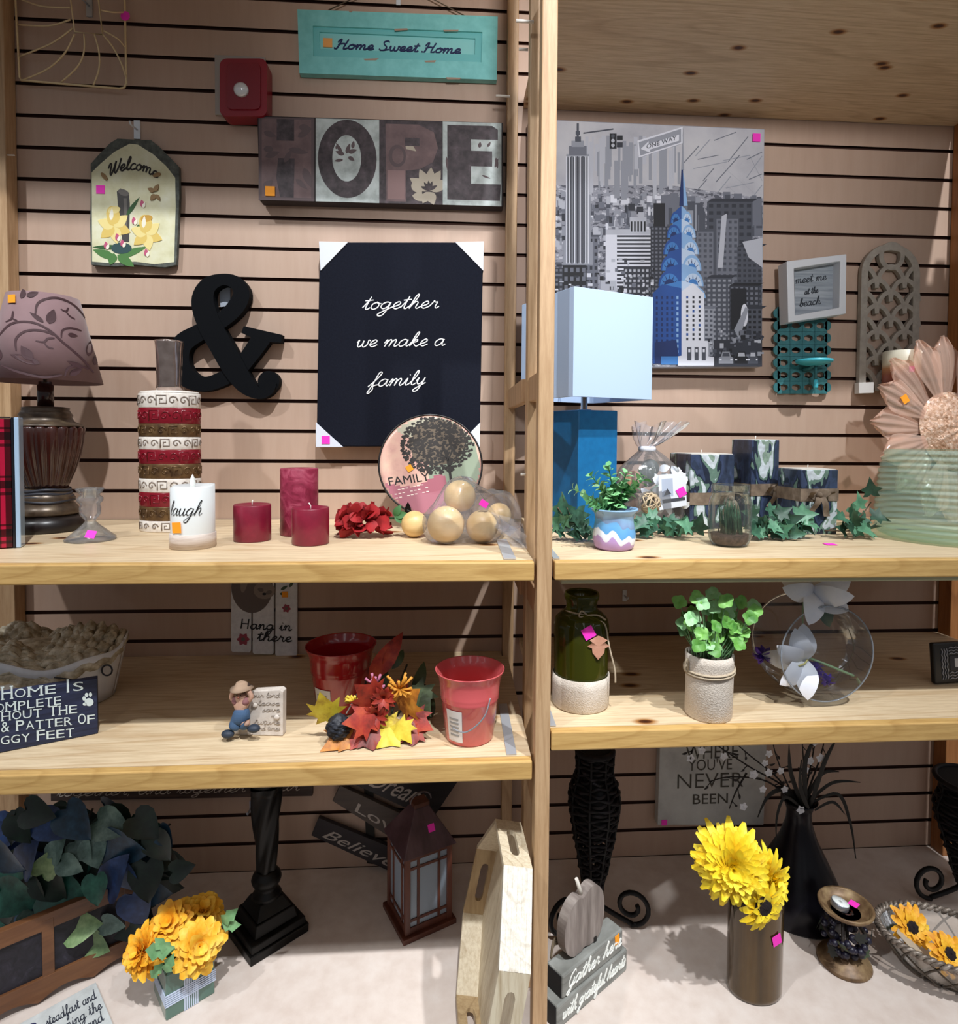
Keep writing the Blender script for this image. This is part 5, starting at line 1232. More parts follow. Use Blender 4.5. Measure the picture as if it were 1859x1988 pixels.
# turquoise lattice sconce
Y = -.016
O = aty(1556, 690, Y)
t = thing('lattice_sconce', 'turquoise pierced metal wall sconce with a round candle plate', 'sconce', O)
tl = noisy([(.3, '#2a6468'), (.6, '#37777c'), (.8, '#468a90')], 40, rough=.5)
b = wb(O); k = mpp(O)
c0 = (1512, 600); nx, nz, st = 4, 7, 24
for j in range(nz):
    for i in range(nx):
        u, v = 1521+i*st+(0 if i or 1 else 0), 608+j*st
        ro, ri = st*.5+1.2, st*.27
        A_ = px(ell(u, v, ro, ro, 45, 8), Y)
        n_ = 24; out = []; inn = []
        for q in range(n_):
            a = 2*pi*q/n_+pi/4; m_ = max(abs(cos(a)), abs(sin(a))); rr = min(ro/m_*.72*1.41, ro*1.42); 
            out.append((u+cos(a)*(st*.5+.3)/m_, v+sin(a)*(st*.5+.3)/m_)); qq = ri*(1+.32*abs(cos(2*a))**.7*(1 if cos(2*a+0) > 0 else -.25)); inn.append((u+cos(a)*qq, v+sin(a)*qq))
        b.strip(px(out, Y), px(inn, Y), Y, Y+.004)
        if i < nx-1 and j < nz-1: pass
for v in range(608, 770, 24):
    for u in (1508, 1606): b.prism(px(ell(u, v, 7, 9), Y), Y, Y+.0039)
b.build('pierced_panel', tl, t)
lt = mat('#43b4c4', .4)
pc_ = aty(1580, 702, -.060)
b = MB(); b.T = Matrix.Translation(pc_-O); kk = mpp(pc_); r_ = 33*kk
b.lathe([(r_*.35, -.010), (r_*.8, -.006), (r_*.98, -.002), (r_, .0), (r_, .0045), (r_*.9, .0055), (r_*.86, .003), (0, .003)], 36); o = b.build('candle_plate', lt, t)
b = wb(O); b.tube(spline([tuple(aty(1560, 718, -.018)), tuple(aty(1572, 714, -.04)), tuple(aty(1580, 708, -.058))], 5), .005, 8)
b.tube([aty(1583, 708, -.055), aty(1583, 730, -.05), aty(1583, 748, -.045)], .0035, 8); b.build('bracket', tl, t)
b = wb(O); b.lathe([(.004, -.001), (.0055, .004), (.0055, .018), (.004, .023)], 16, tuple(aty(1583, 754, -.05))); b.build('finial', lt, t)
# arched sconce
Y = -.018
O = aty(1727, 640, Y)
t = thing('arched_sconce', 'grey-beige arched fretwork wall sconce', 'sconce', O)
fm = noisy([(.3, '#928a80'), (.6, '#a49b90'), (.8, '#b0a89d')], 50, rough=.7)
b = wb(O)
cu, cv = 1729, 531
def arch(d, n=16):
    # outline of the arched frame inset by d pixels, from bottom left over the top to bottom right
    L = [(1667+d, 764), (1672+d, cv)]
    T = [(cu+(57-d)*cos(a), cv-(58-d)*sin(a)) for a in [pi-pi*i/n for i in range(1, n)]]
    return L+T+[(1786-d, cv), (1782-d, 764)]
b.strip(px(arch(0), Y), px(arch(13), Y), Y, -.004, closed=False)
b.build('frame', fm, t, .0012)
b = wb(O)
YY = Y+.001
mk = mpp(O)
b.band(px(ell(1731, 497, 21, 23, 0, 28), YY), 9*mk, YY, -.005, closed=True)
for row in range(5):
    vb = 585+row*50
    for cu2, off in ((1702, 0), (1756, 0), (1729, -26), (1675, -26), (1783, -26)):
        vv = vb+off
        a0, a1 = pi, 2*pi
        if cu2 == 1675: a0 = 1.5*pi
        if cu2 == 1783: a1 = 1.5*pi
        e_ = [q for q in ell(cu2, vv, 27, 42, 0, 15, a0, a1) if q[1] < 764]
        if len(e_) > 3 and min(q[1] for q in e_) > 500: b.band(px(e_, YY), 8.5*mk, YY, -.005)
b.build('fretwork', fm, t, .0006)
b = wb(O); b.prism(px([(1667, 743), (1696, 742), (1696, 763), (1667, 764)], Y-.006), Y-.006, -.005); b.build('corner_block', mat('#d6d3cf', .6), t, .001)
pb_ = aty(1748, 752, -.055)
b = MB(); b.T = Matrix.Translation(pb_-O); b.lathe([(.030, -.006), (.046, -.003), (.048, .0), (.046, .002)], 32, sx=1, sy=.78); b.build('candle_shelf', fm, t)
b = MB(); b.T = Matrix.Translation(pb_-O); b.box(-.012, .012, .0, .052, -.012, -.006); b.build('bracket', fm, t, .001)
kk = mpp(pb_)
ct = thing('pillar_candle', 'cream and russet pillar candle standing on the arched sconce', 'candle', (pb_.x, pb_.y, pb_.z+.0022))
cm_, nt, b_ = new_mat('ombre_wax')
tc = nt.nodes.new('ShaderNodeTexCoord'); sx_ = nt.nodes.new('ShaderNodeSeparateXYZ'); nt.links.new(tc.outputs['Object'], sx_.inputs[0])
mr = nt.nodes.new('ShaderNodeMapRange'); mr.inputs[1].default_value = 0; mr.inputs[2].default_value = 68*kk; nt.links.new(sx_.outputs[2], mr.inputs[0])
nt.links.new(ramp(nt, mr.outputs[0], [(0, '#6d2f22'), (.3, '#8c4530'), (.5, '#c08a60'), (.62, '#ddd0b4'), (1, '#e2dcc8')]), b_.inputs['Base Color']); b_.inputs['Roughness'].default_value = .45
R0 = 32*kk; h = 68*kk
MB().lathe([(R0, 0), (R0, h-.001), (R0*.96, h), (R0*.88, h), (R0*.82, h-.004), (0, h-.005)], 36).build('wax', cm_, ct)
sticker(ct, (-.006, -R0-.001, h*.45), .014)
# ------------------------------------------------------------------ right bay: upper shelf
# blue lamp with a white box shade
p = on('UR', 1120, 1037)
th = radians(24)
wS, wB = .213, .108
ex, ey = Vector((cos(th), sin(th), 0)), Vector((-sin(th), cos(th), 0))
c = p+(ex+ey)*wB/2; c.z += .0015
t = thing('table_lamp', 'square blue table lamp with a plain white box shade', 'lamp', c, (0, 0, th))
blue = noisy([(.3, '#0b5f93'), (.7, '#116ca4')], 60, rough=.45)
zt = (1037-797)*mpp(p)
MB().box(-wB/2, wB/2, -wB/2, wB/2, 0, zt).build('base', blue, t, .002)
MB().lathe([(.016, zt), (.016, zt+.003), (.0075, zt+.003), (.0075, zt+.06)], 20).build('stem', mat('#b9bcc2', .25, .9), t)
zs0 = aty(1100, 772, c.y-.1).z-c.z; zs1 = aty(1100, 564, c.y-.1).z-c.z
b = MB(); h_ = wS/2; i_ = h_-.002
b.strip([(-h_, -h_), (h_, -h_), (h_, h_), (-h_, h_)], [(-i_, -i_), (i_, -i_), (i_, i_), (-i_, i_)], zs0, zs1, 'xy')
b.build('lamp_shade', mat('#aec3e0', .8), t, .001)
b = MB(); 
for a in (0, 1): b.tube([(-i_ if a else 0, 0 if a else -i_, zs0+.02), (i_ if a else 0, 0 if a else i_, zs0+.02)], .0015, 6)
b.build('shade_spider', mat('#b9bcc2', .25, .9), t)
# potpourri bag
p = on('UR', 1262, 1024, .02); O = p; k = mpp(p)
t = thing('potpourri_bag', 'clear gathered bag of potpourri with a white card, tied at the neck', 'bag', p)
H = lambda v: (1012-v)*k; X = lambda u: (u-1262)*k
prof = [(66, 1006), (70, 985), (71, 950), (66, 920), (52, 895), (30, 875), (16, 864), (14, 858)]
b = MB(); 
def bagf(u, v):
    q = v*(len(prof)-1); i = min(int(q), len(prof)-2); f_ = q-i; r_ = prof[i][0]*(1-f_)+prof[i+1][0]*f_; vv = prof[i][1]*(1-f_)+prof[i+1][1]*f_; a = 2*pi*u
    r2 = r_*k*(1+.05*sin(a*9+v*5)+.03*sin(a*14)); return (r2*cos(a)+X(1262-8*v), r2*sin(a)*.72, max(.002, H(vv)))
b.grid(bagf, 64, 18)
def flare(u, v):
    a = 2*pi*u; r_ = (14+34*v**.8)*k*(1+.22*sin(a*7+v*2)); return (r_*cos(a)+X(1252+26*v), r_*sin(a)*.6, H(858-44*v+6*sin(a*5)*v))
b.grid(flare, 56, 8); b.build('film', film('#f6f7fc', .92, .1, bsc=70, gloss=.7), t)
MB().lathe([(15*k, -.006), (17*k, -.003), (17*k, .003), (15*k, .006)], 20, (X(1253), 0, H(862)), sx=1, sy=.8).build('neck_tie', mat('#e6e8f0', .4), t)
R = random.Random(8)
def ballp(name, u, v, r_, y, m, sx=1): b = MB(); b.sphere((X(u), y, H(v)), r_*k, 18, 12, sx, .8, 1); return b.build(name, m, t)
ballp('brown_pod', 1222, 925, 22, -.02, noisy([(.3, '#8a5f48'), (.6, '#b08468'), (.8, '#c79d82')], 40, rough=.6)); ballp('green_pod', 1248, 915, 20, -.02, mat('#2d3a34', .6))
ballp('dark_pod', 1262, 900, 18, .01, mat('#3c4540', .6)); ballp('tan_pod', 1225, 965, 18, .0, mat('#9a7a60', .6))
wt = mat('#e8ecee', .6); gr = mat('#7f9a80', .6)
for i in range(44):
    u, v = R.uniform(1245, 1312), R.uniform(890, 998)
    if u < 1256 and v < 930: continue
    b = MB(); c_ = Vector((X(u), -.02-R.random()*.022, max(.006, H(v)))); d = Vector((R.uniform(-1, 1), R.uniform(-.3, .1), R.uniform(-.6, 1))).normalized()
    b.leaf(c_, c_+d*R.uniform(.02, .038), R.uniform(.012, .022), (R.uniform(-.4, .4), -1, R.uniform(-.3, .6)), .2, .2); floorz(b, .003); b.build('white_petal', wt if i % 5 else gr, t)
b = MB(); c0 = Vector((X(1247), -.048, H(962))); rr = 21*k
for i in range(16):
    ax = Vector((R.uniform(-1, 1), R.uniform(-1, 1), R.uniform(-1, 1))).normalized(); a_ = ax.orthogonal().normalized(); e_ = ax.cross(a_)
    b.tube([c0+(a_*cos(w)+e_*sin(w))*rr*R.uniform(.96, 1.0) for w in [2*pi*q/22 for q in range(22)]], .0017, 5, True)
b.build('rattan_ball', noisy([(.3, '#a58e70'), (.6, '#cbb797'), (.8, '#ddcdb2')], 40, rough=.6), t)
b = MB(); y_ = -.062; b.prism([(X(1262), H(975)), (X(1314), H(966)), (X(1311), H(905)), (X(1259), H(909))], y_, y_+.001)
b.mat(1); b.prism([(X(1267), H(950)), (X(1288), H(948)), (X(1286), H(915)), (X(1265), H(917))], y_-.0003, y_); b.mat(2); b.prism([(X(1268), H(962)), (X(1311), H(956)), (X(1310), H(950)), (X(1267), H(955))], y_-.0003, y_)
b.mat(2); b.prism(px([], 0) or [(X(1270), H(948)), (X(1284), H(944)), (X(1276), H(934))], y_-.0006, y_-.0003)
b.build('product_card', [mat('#e9edf4', .4), mat('#b9c4d8', .4), mat('#4a4c55', .5)], t)
sticker(t, (X(1303), y_-.001, H(941)), .020, rot=.5)
# painted pot with artificial sprigs
p = on('UR', 1191, 1071, .035); k = mpp(p); H = lambda v: (1071-v)*k; r = lambda w: w/2*k
t = thing('painted_pot', 'small pot dipped in blue, white and lilac glaze with leafy green sprigs', 'plant pot', p)
gm, nt, b_ = new_mat('dipped_glaze')
tc = nt.nodes.new('ShaderNodeTexCoord'); sx_ = nt.nodes.new('ShaderNodeSeparateXYZ'); nt.links.new(tc.outputs['Object'], sx_.inputs[0])
n_ = noise(nt, coords(nt, (1, 1, .25)), 22, 2)
ma = nt.nodes.new('ShaderNodeMath'); ma.operation = 'MULTIPLY_ADD'; ma.inputs[1].default_value = .075; nt.links.new(n_, ma.inputs[0]); nt.links.new(sx_.outputs[2], ma.inputs[2])
mr = nt.nodes.new('ShaderNodeMapRange'); mr.inputs[1].default_value = .03; mr.inputs[2].default_value = .105; nt.links.new(ma.outputs[0], mr.inputs[0])
nt.links.new(ramp(nt, mr.outputs[0], [(0, '#a98bc4'), (.34, '#b394cc'), (.36, '#dfe6f2'), (.52, '#e6ecf5'), (.54, '#5f9fd6'), (.78, '#6da9da'), (.80, '#7d93b8'), (1, '#8fb6dc')], 'LINEAR'), b_.inputs['Base Color']); b_.inputs['Roughness'].default_value = .3
MB().shell([(r(66), 0), (r(76), H(1066)), (r(82), H(1052)), (r(82), H(1040)), (r(76), H(1024)), (r(73), H(1012)), (r(78), H(1002)), (r(90), H(996)), (r(91), H(993))], .003, 40).build('pot', gm, t)
MB().lathe([(0, H(1006)), (r(66), H(1006)), (r(66), H(1004)), (0, H(1003))], 24).build('soil', mat('#2c2a22', .9), t)
lg = [mat(h, .55) for h in ('#5f9f68', '#7fba7e', '#9ccc94', '#3f7a4c')]
R = random.Random(14)
for i, (u, v) in enumerate(((1172, 912), (1148, 932), (1112, 958), (1135, 975), (1205, 925), (1238, 930), (1252, 940), (1190, 940), (1160, 950), (1215, 955), (1180, 965), (1228, 958), (1150, 985))):
    tip = Vector(((u-1191)*k*1.0, R.uniform(-.03, .02), H(v))); st_ = spline([(R.uniform(-.01, .01), R.uniform(-.01, .01), H(1006)), (tip.x*.35, tip.y*.5, H(1006)*.5+tip.z*.5), tuple(tip)], 8)
    b = MB(); b.tube(st_, .0011, 5); b.mat(1)
    n2 = len(st_)
    for j in range(4, n2, 2):
        c_ = Vector(st_[j]); dr = (Vector(st_[min(j+1, n2-1)])-Vector(st_[j-1])).normalized(); sd = dr.orthogonal().normalized(); sd.rotate(Matrix.Rotation(j*1.2+i, 3, dr))
        for s_ in (1, -1): 
            L = R.uniform(.020, .028)*(1.15-.5*j/n2)
            b.leaf(c_, c_+(sd*s_+dr*.6).normalized()*L, L*.75, dr, .15, .1, n=4)
    b.build('sprig', [lg[3], lg[i % 3]], t)
# three birch pattern pillar candles
bm_, nt, b_ = new_mat('birch_print')
n1 = noise(nt, coords(nt, (1, 1, .45), loc=(.3, .1, .7)), 15, 3, .6, .4); n2_ = noise(nt, coords(nt, (1, 1, 1.2), loc=(1, 2, 3)), 60, 4, .6)
c_ = ramp(nt, n1, [(0, '#2a3347'), (.36, '#333f56'), (.42, '#3d4a68'), (.48, '#242d40'), (.51, '#6d8a7c'), (.54, '#d5dfe6'), (.60, '#93aa9a'), (.63, '#333f58'), (.70, '#4f6a5c')], 'CONSTANT')
nt.links.new(mixc(nt, .5, c_, ramp(nt, n2_, [(.3, '#6a6a6a'), (.7, '#ffffff')]), 'MULTIPLY'), b_.inputs['Base Color']); b_.inputs['Roughness'].default_value = .35; b_.inputs['Coat Weight'].default_value = .3
bow_m = noisy([(.3, '#5a4b3e'), (.55, '#7d6c5b'), (.8, '#a09080')], 30, rough=.9, bstr=.3)
waxin = mat('#d8d4cc', .5)
for u0, uc, u1, vt, vb, band, lab, bow in ((1327, 1338, 1432, 881, 1028, (1008, 978, 942), 'birch patterned square candle, the widest and leftmost of three with bows', (1424, 950)), (1426, 1456, 1521, 853, 1026, (968, 958, 940), 'birch patterned square candle, the tallest of the three with bows', (1492, 945)), (1539, 1552, 1632, 911, 1038, (985, 965, 945), 'birch patterned square candle, the shortest of the three with bows', (1583, 965))):
    q = on('UR', uc, vb); kk = mpp(q); wF = (u1-uc)*kk*1.0; wL = .085 if u0 > 1420 else .05 if u0 < 1330 else .05
    th = radians(8) if u0 < 1500 else radians(6)
    if 1400 < u0 < 1500: th = radians(14)
    ex, ey = Vector((cos(th), sin(th), 0)), Vector((-sin(th), cos(th), 0)); wD = wF*.9; c = q+ex*wF/2+ey*wD/2; hh = (vb-vt)*kk
    t = thing('pillar_candle', lab, 'candle', c, (0, 0, th), group='birch candles with bows')
    MB().box(-wF/2, wF/2, -wD/2, wD/2, 0, hh-.0015).build('wax', bm_, t, .0015)
    MB().box(-wF/2+.003, wF/2-.003, -wD/2+.003, wD/2-.003, hh-.002, hh).build('candle_top', waxin, t)
    MB().tube([(0, 0, hh-.001), (.001, 0, hh+.008)], .001, 6).build('wick', wick, t)
    zb = (vb-band[0])*kk; zt = (vb-band[2])*kk; zm = zb*.4+zt*.6; e = .0015
    b = MB(); hw = .014
    o_ = [(-wF/2-e, -wD/2-e), (wF/2+e, -wD/2-e), (wF/2+e, wD/2+e), (-wF/2-e, wD/2+e)]; i2 = [(-wF/2-.0002, -wD/2-.0002), (wF/2+.0002, -wD/2-.0002), (wF/2+.0002, wD/2+.0002), (-wF/2-.0002, wD/2+.0002)]
    b.strip(o_, i2, zm-hw, zm+hw, 'xy'); b.build('ribbon', bow_m, t)
    bx = wF/2-.012 if u0 < 1500 else -.004
    b = MB(); c_ = Vector((bx, -wD/2-.006, zm)); b.sphere(c_, .007, 12, 8)
    for s_ in (-1, 1):
        b.grid(lambda u, v: c_+Vector((s_*(.003+.030*sin(pi*u)**.8*(.6+.4*v)*(1 if u < .5 else .8)), -.004-.010*sin(2*pi*u), .012*cos(pi*u)*(1.3-.3*v)+(v-.5)*.004)), 12, 4)
        b.grid(lambda u, v: c_+Vector((s_*(.004+.016*u)+(v-.5)*.016, -.004-.004*sin(5*u), -.004-.035*u*(1 if s_ < 0 else 1.25))), 8, 3)
    b.build('bow', bow_m, t)
# jar of grass
p = on('UR', 1415, 1066, .045); k = mpp(p); H = lambda v: (1066-v)*k; r = lambda w: w/2*k
t = thing('glass_jar', 'small clear glass jar with green blades growing from brown soil', 'jar', p)
MB().lathe([(r(62), 0), (r(70), H(1062)), (r(79), H(1050)), (r(80), H(1020)), (r(80), H(990)), (r(76), H(976)), (r(68), H(970)), (r(69), H(966)), (r(72), H(964)), (r(69), H(961)), (r(72), H(957)), (r(70), H(951)), (r(70), H(949)), (r(66), H(949)), (r(66), H(960))], 40).build('jar', film('#f3f8f6', .985, .03, bumpy=False, gloss=.7), t)
MB().lathe([(0, .003), (r(58), .003), (r(68), H(1056)), (r(70), H(1044)), (0, H(1042))], 24).build('soil', noisy([(.35, '#4a3833'), (.6, '#6a5249'), (.8, '#8a6f64')], 120, rough=.9), t)
b = MB(); R = random.Random(3)
for i in range(70):
    a, q = R.uniform(0, 2*pi), R.uniform(0, .024); x, y = q*cos(a), q*sin(a); lx, ly = x+R.uniform(-.008, .008), y+R.uniform(-.008, .008); m_ = hypot(lx, ly)
    if m_ > .030: lx *= .03/m_; ly *= .03/m_
    b.leaf((x, y, H(1044)), (lx, ly, H(R.uniform(972, 1000))), .005, (R.uniform(-1, 1), -1, 0), .3, .05, shape=lambda t_: (1-t_**2), n=4)
b.build('grass_blades', noisy([(.3, '#274432'), (.6, '#3d6449'), (.8, '#6a8f74')], 80, rough=.6), t)
# ivy garland
O = on('UR', 1400, 1035, .06)
t = thing('ivy_garland', 'artificial ivy garland trailing along the right shelf', 'garland', O)
iv = [noisy([(.35, a_), (.6, b_), (.8, c_)], 50, rough=.5) for a_, b_, c_ in (('#2c5240', '#3f6e55', '#5a8a6c'), ('#45755a', '#5f9272', '#86b394'), ('#1f3a2c', '#2f5340', '#46705a'))]
def ivyleaf(b, base, d, nrm, L):
    base = Vector(base); d = Vector(d).normalized(); nrm = Vector(nrm); nrm = nrm-d*nrm.dot(d); nrm = nrm.normalized() if nrm.length > 1e-4 else d.orthogonal(); sd = d.cross(nrm)
    half = [(0, .0), (.16, -.12), (.42, -.10), (.30, .14), (.56, .34), (.24, .46), (.16, .62), (0, 1.0)]
    full = [(x, y) for x, y in half]+[(-x, y) for x, y in half[-2:0:-1]]
    vs = [base+d*L*.28-nrm*L*.05]+[base+sd*x*L+d*y*L+nrm*L*(.10*abs(x)*2-.12*(y-.2)**2) for x, y in full]
    b.add(vs, [(0, 1+i, 1+(i+1) % len(full)) for i in range(len(full))], True)
vines = [[(1082, 985), (1100, 1010), (1130, 1035), (1180, 1030), (1240, 1040), (1300, 1042), (1360, 1038)], [(1300, 1045), (1380, 1040), (1470, 1044), (1530, 1040), (1600, 1030), (1660, 1010), (1690, 975)], [(1090, 955), (1100, 985), (1120, 1015), (1160, 1030)], [(1600, 1030), (1660, 1030), (1680, 1020), (1694, 1004)]]
b = MB()
def vp(u, v, dy):
    q = on('UR', u, 1046, dy); w = aty(u, v, q.y); return Vector((w.x, w.y, max(w.z, zsh('UR', w.y)+.003)))-O
for i, V in enumerate(vines):
    b = MB(); b.tube(spline([tuple(vp(u, v, (-.02 if u < 1160 else .055+.02*sin(j*2+i)))) for j, (u, v) in enumerate(V)], 6), .0014, 5); b.build('stem', mat('#5a4634', .7), t)
R = random.Random(31)
leaves = []
for u, v in ((1092, 1000), (1105, 1020), (1125, 1040), (1140, 1022), (1085, 1018), (1118, 990), (1245, 1030), (1262, 1048), (1280, 1022), (1298, 1005), (1310, 1040), (1325, 1060), (1290, 1052), (1340, 1025), (1350, 1045), (1255, 1010), (1275, 1000), (1468, 1000), (1480, 1025), (1500, 1042), (1520, 1015), (1535, 1035), (1545, 1000), (1470, 1045), (1560, 1045), (1580, 1015), (1640, 1040), (1655, 1020), (1668, 985), (1690, 960), (1680, 1005), (1690, 1030), (1655, 1055), (1680, 1045), (1650, 985), (1692, 1000), (1640, 1005), (1672, 1035), (1510, 1000), (1490, 985)): leaves.append((u, v, .040))
for i in range(26): leaves.append((R.uniform(1085, 1345), R.uniform(1010, 1052), .030))
for i in range(22): leaves.append((R.uniform(1465, 1560), R.uniform(1010, 1055), .032))
for i, (u, v, L) in enumerate(leaves):
    if u < 1160: dy = R.uniform(-.035, -.012)
    elif u < 1236 or 1375 < u < 1456: dy = .085
    else: dy = R.uniform(.0, .05)
    if 1330 < u < 1640: dy = R.uniform(-.02, .012)
    c_ = vp(u, v, dy); a = R.uniform(0, 2*pi); d = Vector((cos(a), -.25+R.uniform(-.3, .3), sin(a)*.7-.15)); d.normalize()
    L *= R.uniform(.85, 1.25); zf_ = zsh('UR', O.y)-O.z+.002
    if c_.z+d.z*L < zf_+.004: d.z = abs(d.z)*.2
    if c_.z < zf_+.012: c_.z = zf_+.012
    b = MB(); ivyleaf(b, c_, d, (R.uniform(-.4, .4), -1, R.uniform(.1, .9)), L)
    for q in b.v: q.z = max(q.z, zf_)
    b.build('ivy_leaf', iv[i % 3], t)
# loose sticker on the shelf
q = on('UR', 1611, 1057)
t = tag(MB().box(-.011, .011, -.009, .009, 0, .0006).build('price_sticker', PINK), 'loose pink price sticker lying on the right shelf', 'sticker'); t.location = (q.x, q.y, q.z+.0003)
# pink glass flower platter leaning behind the ribbed vase
c = aty(1846, 838, -.115)
O = Vector((c.x, c.y, zsh('UR', c.y)))
k = mpp(c)
t = thing('glass_platter', 'pink glass platter shaped like a sunflower, leaning behind the ribbed glass vase', 'platter', (c.x, c.y, c.z), (radians(-10), 0, radians(8)))
pk = crystal('#f3d3c4', .42, .06); pk2 = noisy([(.3, '#a0704f'), (.5, '#d2a98c'), (.7, '#ecd2c0')], 120, rough=.15, metal=.2, bstr=1.0, bdist=.004, Coat_Weight=.6)
def milky(col, tint, f_, rough=.08):      # moulded pressed glass: half see-through, half glossy body colour
    m, nt, b_ = new_mat('pressed_glass'); out = nt.nodes['Material Output']; b_.inputs['Base Color'].default_value = rgb(col); b_.inputs['Roughness'].default_value = rough; b_.inputs['Coat Weight'].default_value = .7
    tr = nt.nodes.new('ShaderNodeBsdfTransparent'); tr.inputs[0].default_value = rgb(tint); mx = nt.nodes.new('ShaderNodeMixShader'); mx.inputs[0].default_value = f_
    nt.links.new(tr.outputs[0], mx.inputs[1]); nt.links.new(b_.outputs[0], mx.inputs[2]); nt.links.new(mx.outputs[0], out.inputs[0])
    bump(nt, b_, noise(nt, coords(nt), 70, 3), .3, .003); return m
pkm = milky('#f3cdb8', '#fdeee6', .48)
Ro, Ri = 190*k, 78*k
np_ = 17
for i in range(np_):
    a0 = 2*pi*i/np_+.1; w_ = 2*pi/np_
    def pet(u, v):
        s_ = (v-.5)*2; q = Ri*.9+(Ro-Ri*.9)*u*(1-.16*abs(s_)**2.2*(u**3)); hw = w_*.56*(.75+.5*sin(pi*min(1, u*.9)))*.9
        if u > .8: hw *= 1-.6*((u-.8)/.2)**1.3
        a = a0+hw*s_; return (q*cos(a), -.012*u-.010*(1-s_*s_)*sin(pi*u)-.005*cos(s_*13)*u-(.010 if i % 2 else 0), q*sin(a))
    b = MB(); b.grid(pet, 12, 20); floorz(b, O.z-c.z+.006); b.build('petal', pkm, t)
b = MB()
def cen(u, v):
    q = Ri*v; a = 2*pi*u; return (q*cos(a), -.030*(1-v**2)-.006+.0025*sin(a*11+v*23)*sin(v*31), q*sin(a))
b.grid(cen, 60, 24); b.build('seed_centre', pk2, t)
d_ = Vector((-.86, 0, .5)); sticker(t, Vector((-.64*Ro, -.030, .30*Ro)), .020, ORANGE, rot=.5)
# ribbed glass vase
p = on('UR', 1835, 1064, .11); p.z += .0015; k = mpp(p); H = lambda v: (1064-v)*k
r = lambda w: w/2*k
p2 = on('UR', 1835, 1064, .0)
t = thing('ribbed_vase', 'wide pale green glass vase with spiral ribs at the right end of the shelf', 'vase', p)
prof = [(205, 1064), (222, 1058), (232, 1045), (236, 1020), (232, 980), (224, 940), (214, 912), (206, 900), (204, 894)]
pr2 = []
for i in range(len(prof)-1):
    for j in range(24):
        f_ = j/24; w0 = prof[i][0]*(1-f_)+prof[i+1][0]*f_; v0 = prof[i][1]*(1-f_)+prof[i+1][1]*f_; pr2.append((w0/2*k+.0042*abs(sin((1064-v0)/170*pi*14)), H(v0)))
vg = milky('#dcefe5', '#e6f4ec', .24, .05)
tw = lambda a, q, z: 1+.006*sin(a*2+z*60)
MB().lathe(pr2, 64, flute=tw).build('vase', vg, t)
# ------------------------------------------------------------------ right bay: lower shelf
burlap, nt, b_ = new_mat('burlap')
wv = noise(nt, coords(nt, (1, 1, 1)), 380, 2); wv2 = noise(nt, coords(nt), 14, 3)
nt.links.new(mixc(nt, .6, ramp(nt, wv, [(.3, '#b3a596'), (.7, '#e0d6ca')]), ramp(nt, wv2, [(.3, '#c2b5a6'), (.7, '#ddd3c8')])), b_.inputs['Base Color']); b_.inputs['Roughness'].default_value = .9; bump(nt, b_, wv, .7, .002)
jute = mat('#b7a78f', .9)
# green bottle
p = on('MR', 1126, 1384, .045); k = mpp(p); H = lambda v: (1384-v)*k; r = lambda w: w/2*k
t = thing('glass_bottle', 'olive green glass bottle wrapped in burlap at its foot, with a leaf tag', 'bottle', p)
gg, nt, b_ = new_mat('olive_glass')
out = nt.nodes['Material Output']; b_.inputs['Base Color'].default_value = rgb('#4d5012'); b_.inputs['Roughness'].default_value = .06; b_.inputs['Coat Weight'].default_value = .5
tr = nt.nodes.new('ShaderNodeBsdfTransparent'); tr.inputs[0].default_value = rgb('#b4b850'); mx = nt.nodes.new('ShaderNodeMixShader'); mx.inputs[0].default_value = .52
nt.links.new(tr.outputs[0], mx.inputs[1]); nt.links.new(b_.outputs[0], mx.inputs[2]); nt.links.new(mx.outputs[0], out.inputs[0])
opt = lambda a, q, z: 1+(.012*sin(a*18) if .12 < q < .55 else 0)
MB().shell([(r(96), 0), (r(102), .003), (r(103), H(1310)), (r(105), H(1260)), (r(105), H(1230)), (r(98), H(1216)), (r(78), H(1206)), (r(62), H(1201)), (r(58), H(1192)), (r(60), H(1184)), (r(66), H(1178)), (r(67), H(1172)), (r(64), H(1167))], .003, 60, flute=opt).build('bottle', gg, t)
MB().shell([(r(104), .001), (r(109), .004), (r(110), H(1340)), (r(109), H(1322))], .0015, 48).build('burlap_wrap', burlap, t)
b = MB(); b.tube([(r(61)*cos(a), r(61)*sin(a), H(1203)+.002*sin(2*a)) for a in [2*pi*i/30 for i in range(30)]], .0022, 6, True)
xk = r(8)
b.tube(spline([(xk, -r(64), H(1203)), (xk-.012, -r(72), H(1194)), (xk-.016, -r(74), H(1204)), (xk, -r(66), H(1205))], 6), .0017, 6)
b.tube(spline([(xk, -r(64), H(1203)), (xk+.020, -r(70), H(1212)), (xk+.034, -r(72), H(1222)), (xk+.040, -r(92), H(1260)), (xk+.050, -r(96), H(1300)), (xk+.052, -r(96), H(1326))], 8), .0017, 6)
b.tube(spline([(xk, -r(64), H(1203)), (xk+.012, -r(80), H(1226)), (xk+.016, -r(100), H(1240))], 6), .0015, 6)
b.tube(spline([(xk, -r(66), H(1203)), (xk+.02, -r(66), H(1203)), (xk+.036, -r(60), H(1213))], 6), .0017, 6)
b.build('twine', jute, t)
b = MB(); c_ = Vector((r(42), -r(103), H(1235))); dn = Vector((.0, -.02, -1)); 
half = [(0, 0), (.12, .05), (.34, .18), (.22, .28), (.42, .42), (.24, .52), (.22, .7), (0, 1.0)]
full = half+[(-x, y) for x, y in half[-2:0:-1]]; L = .046
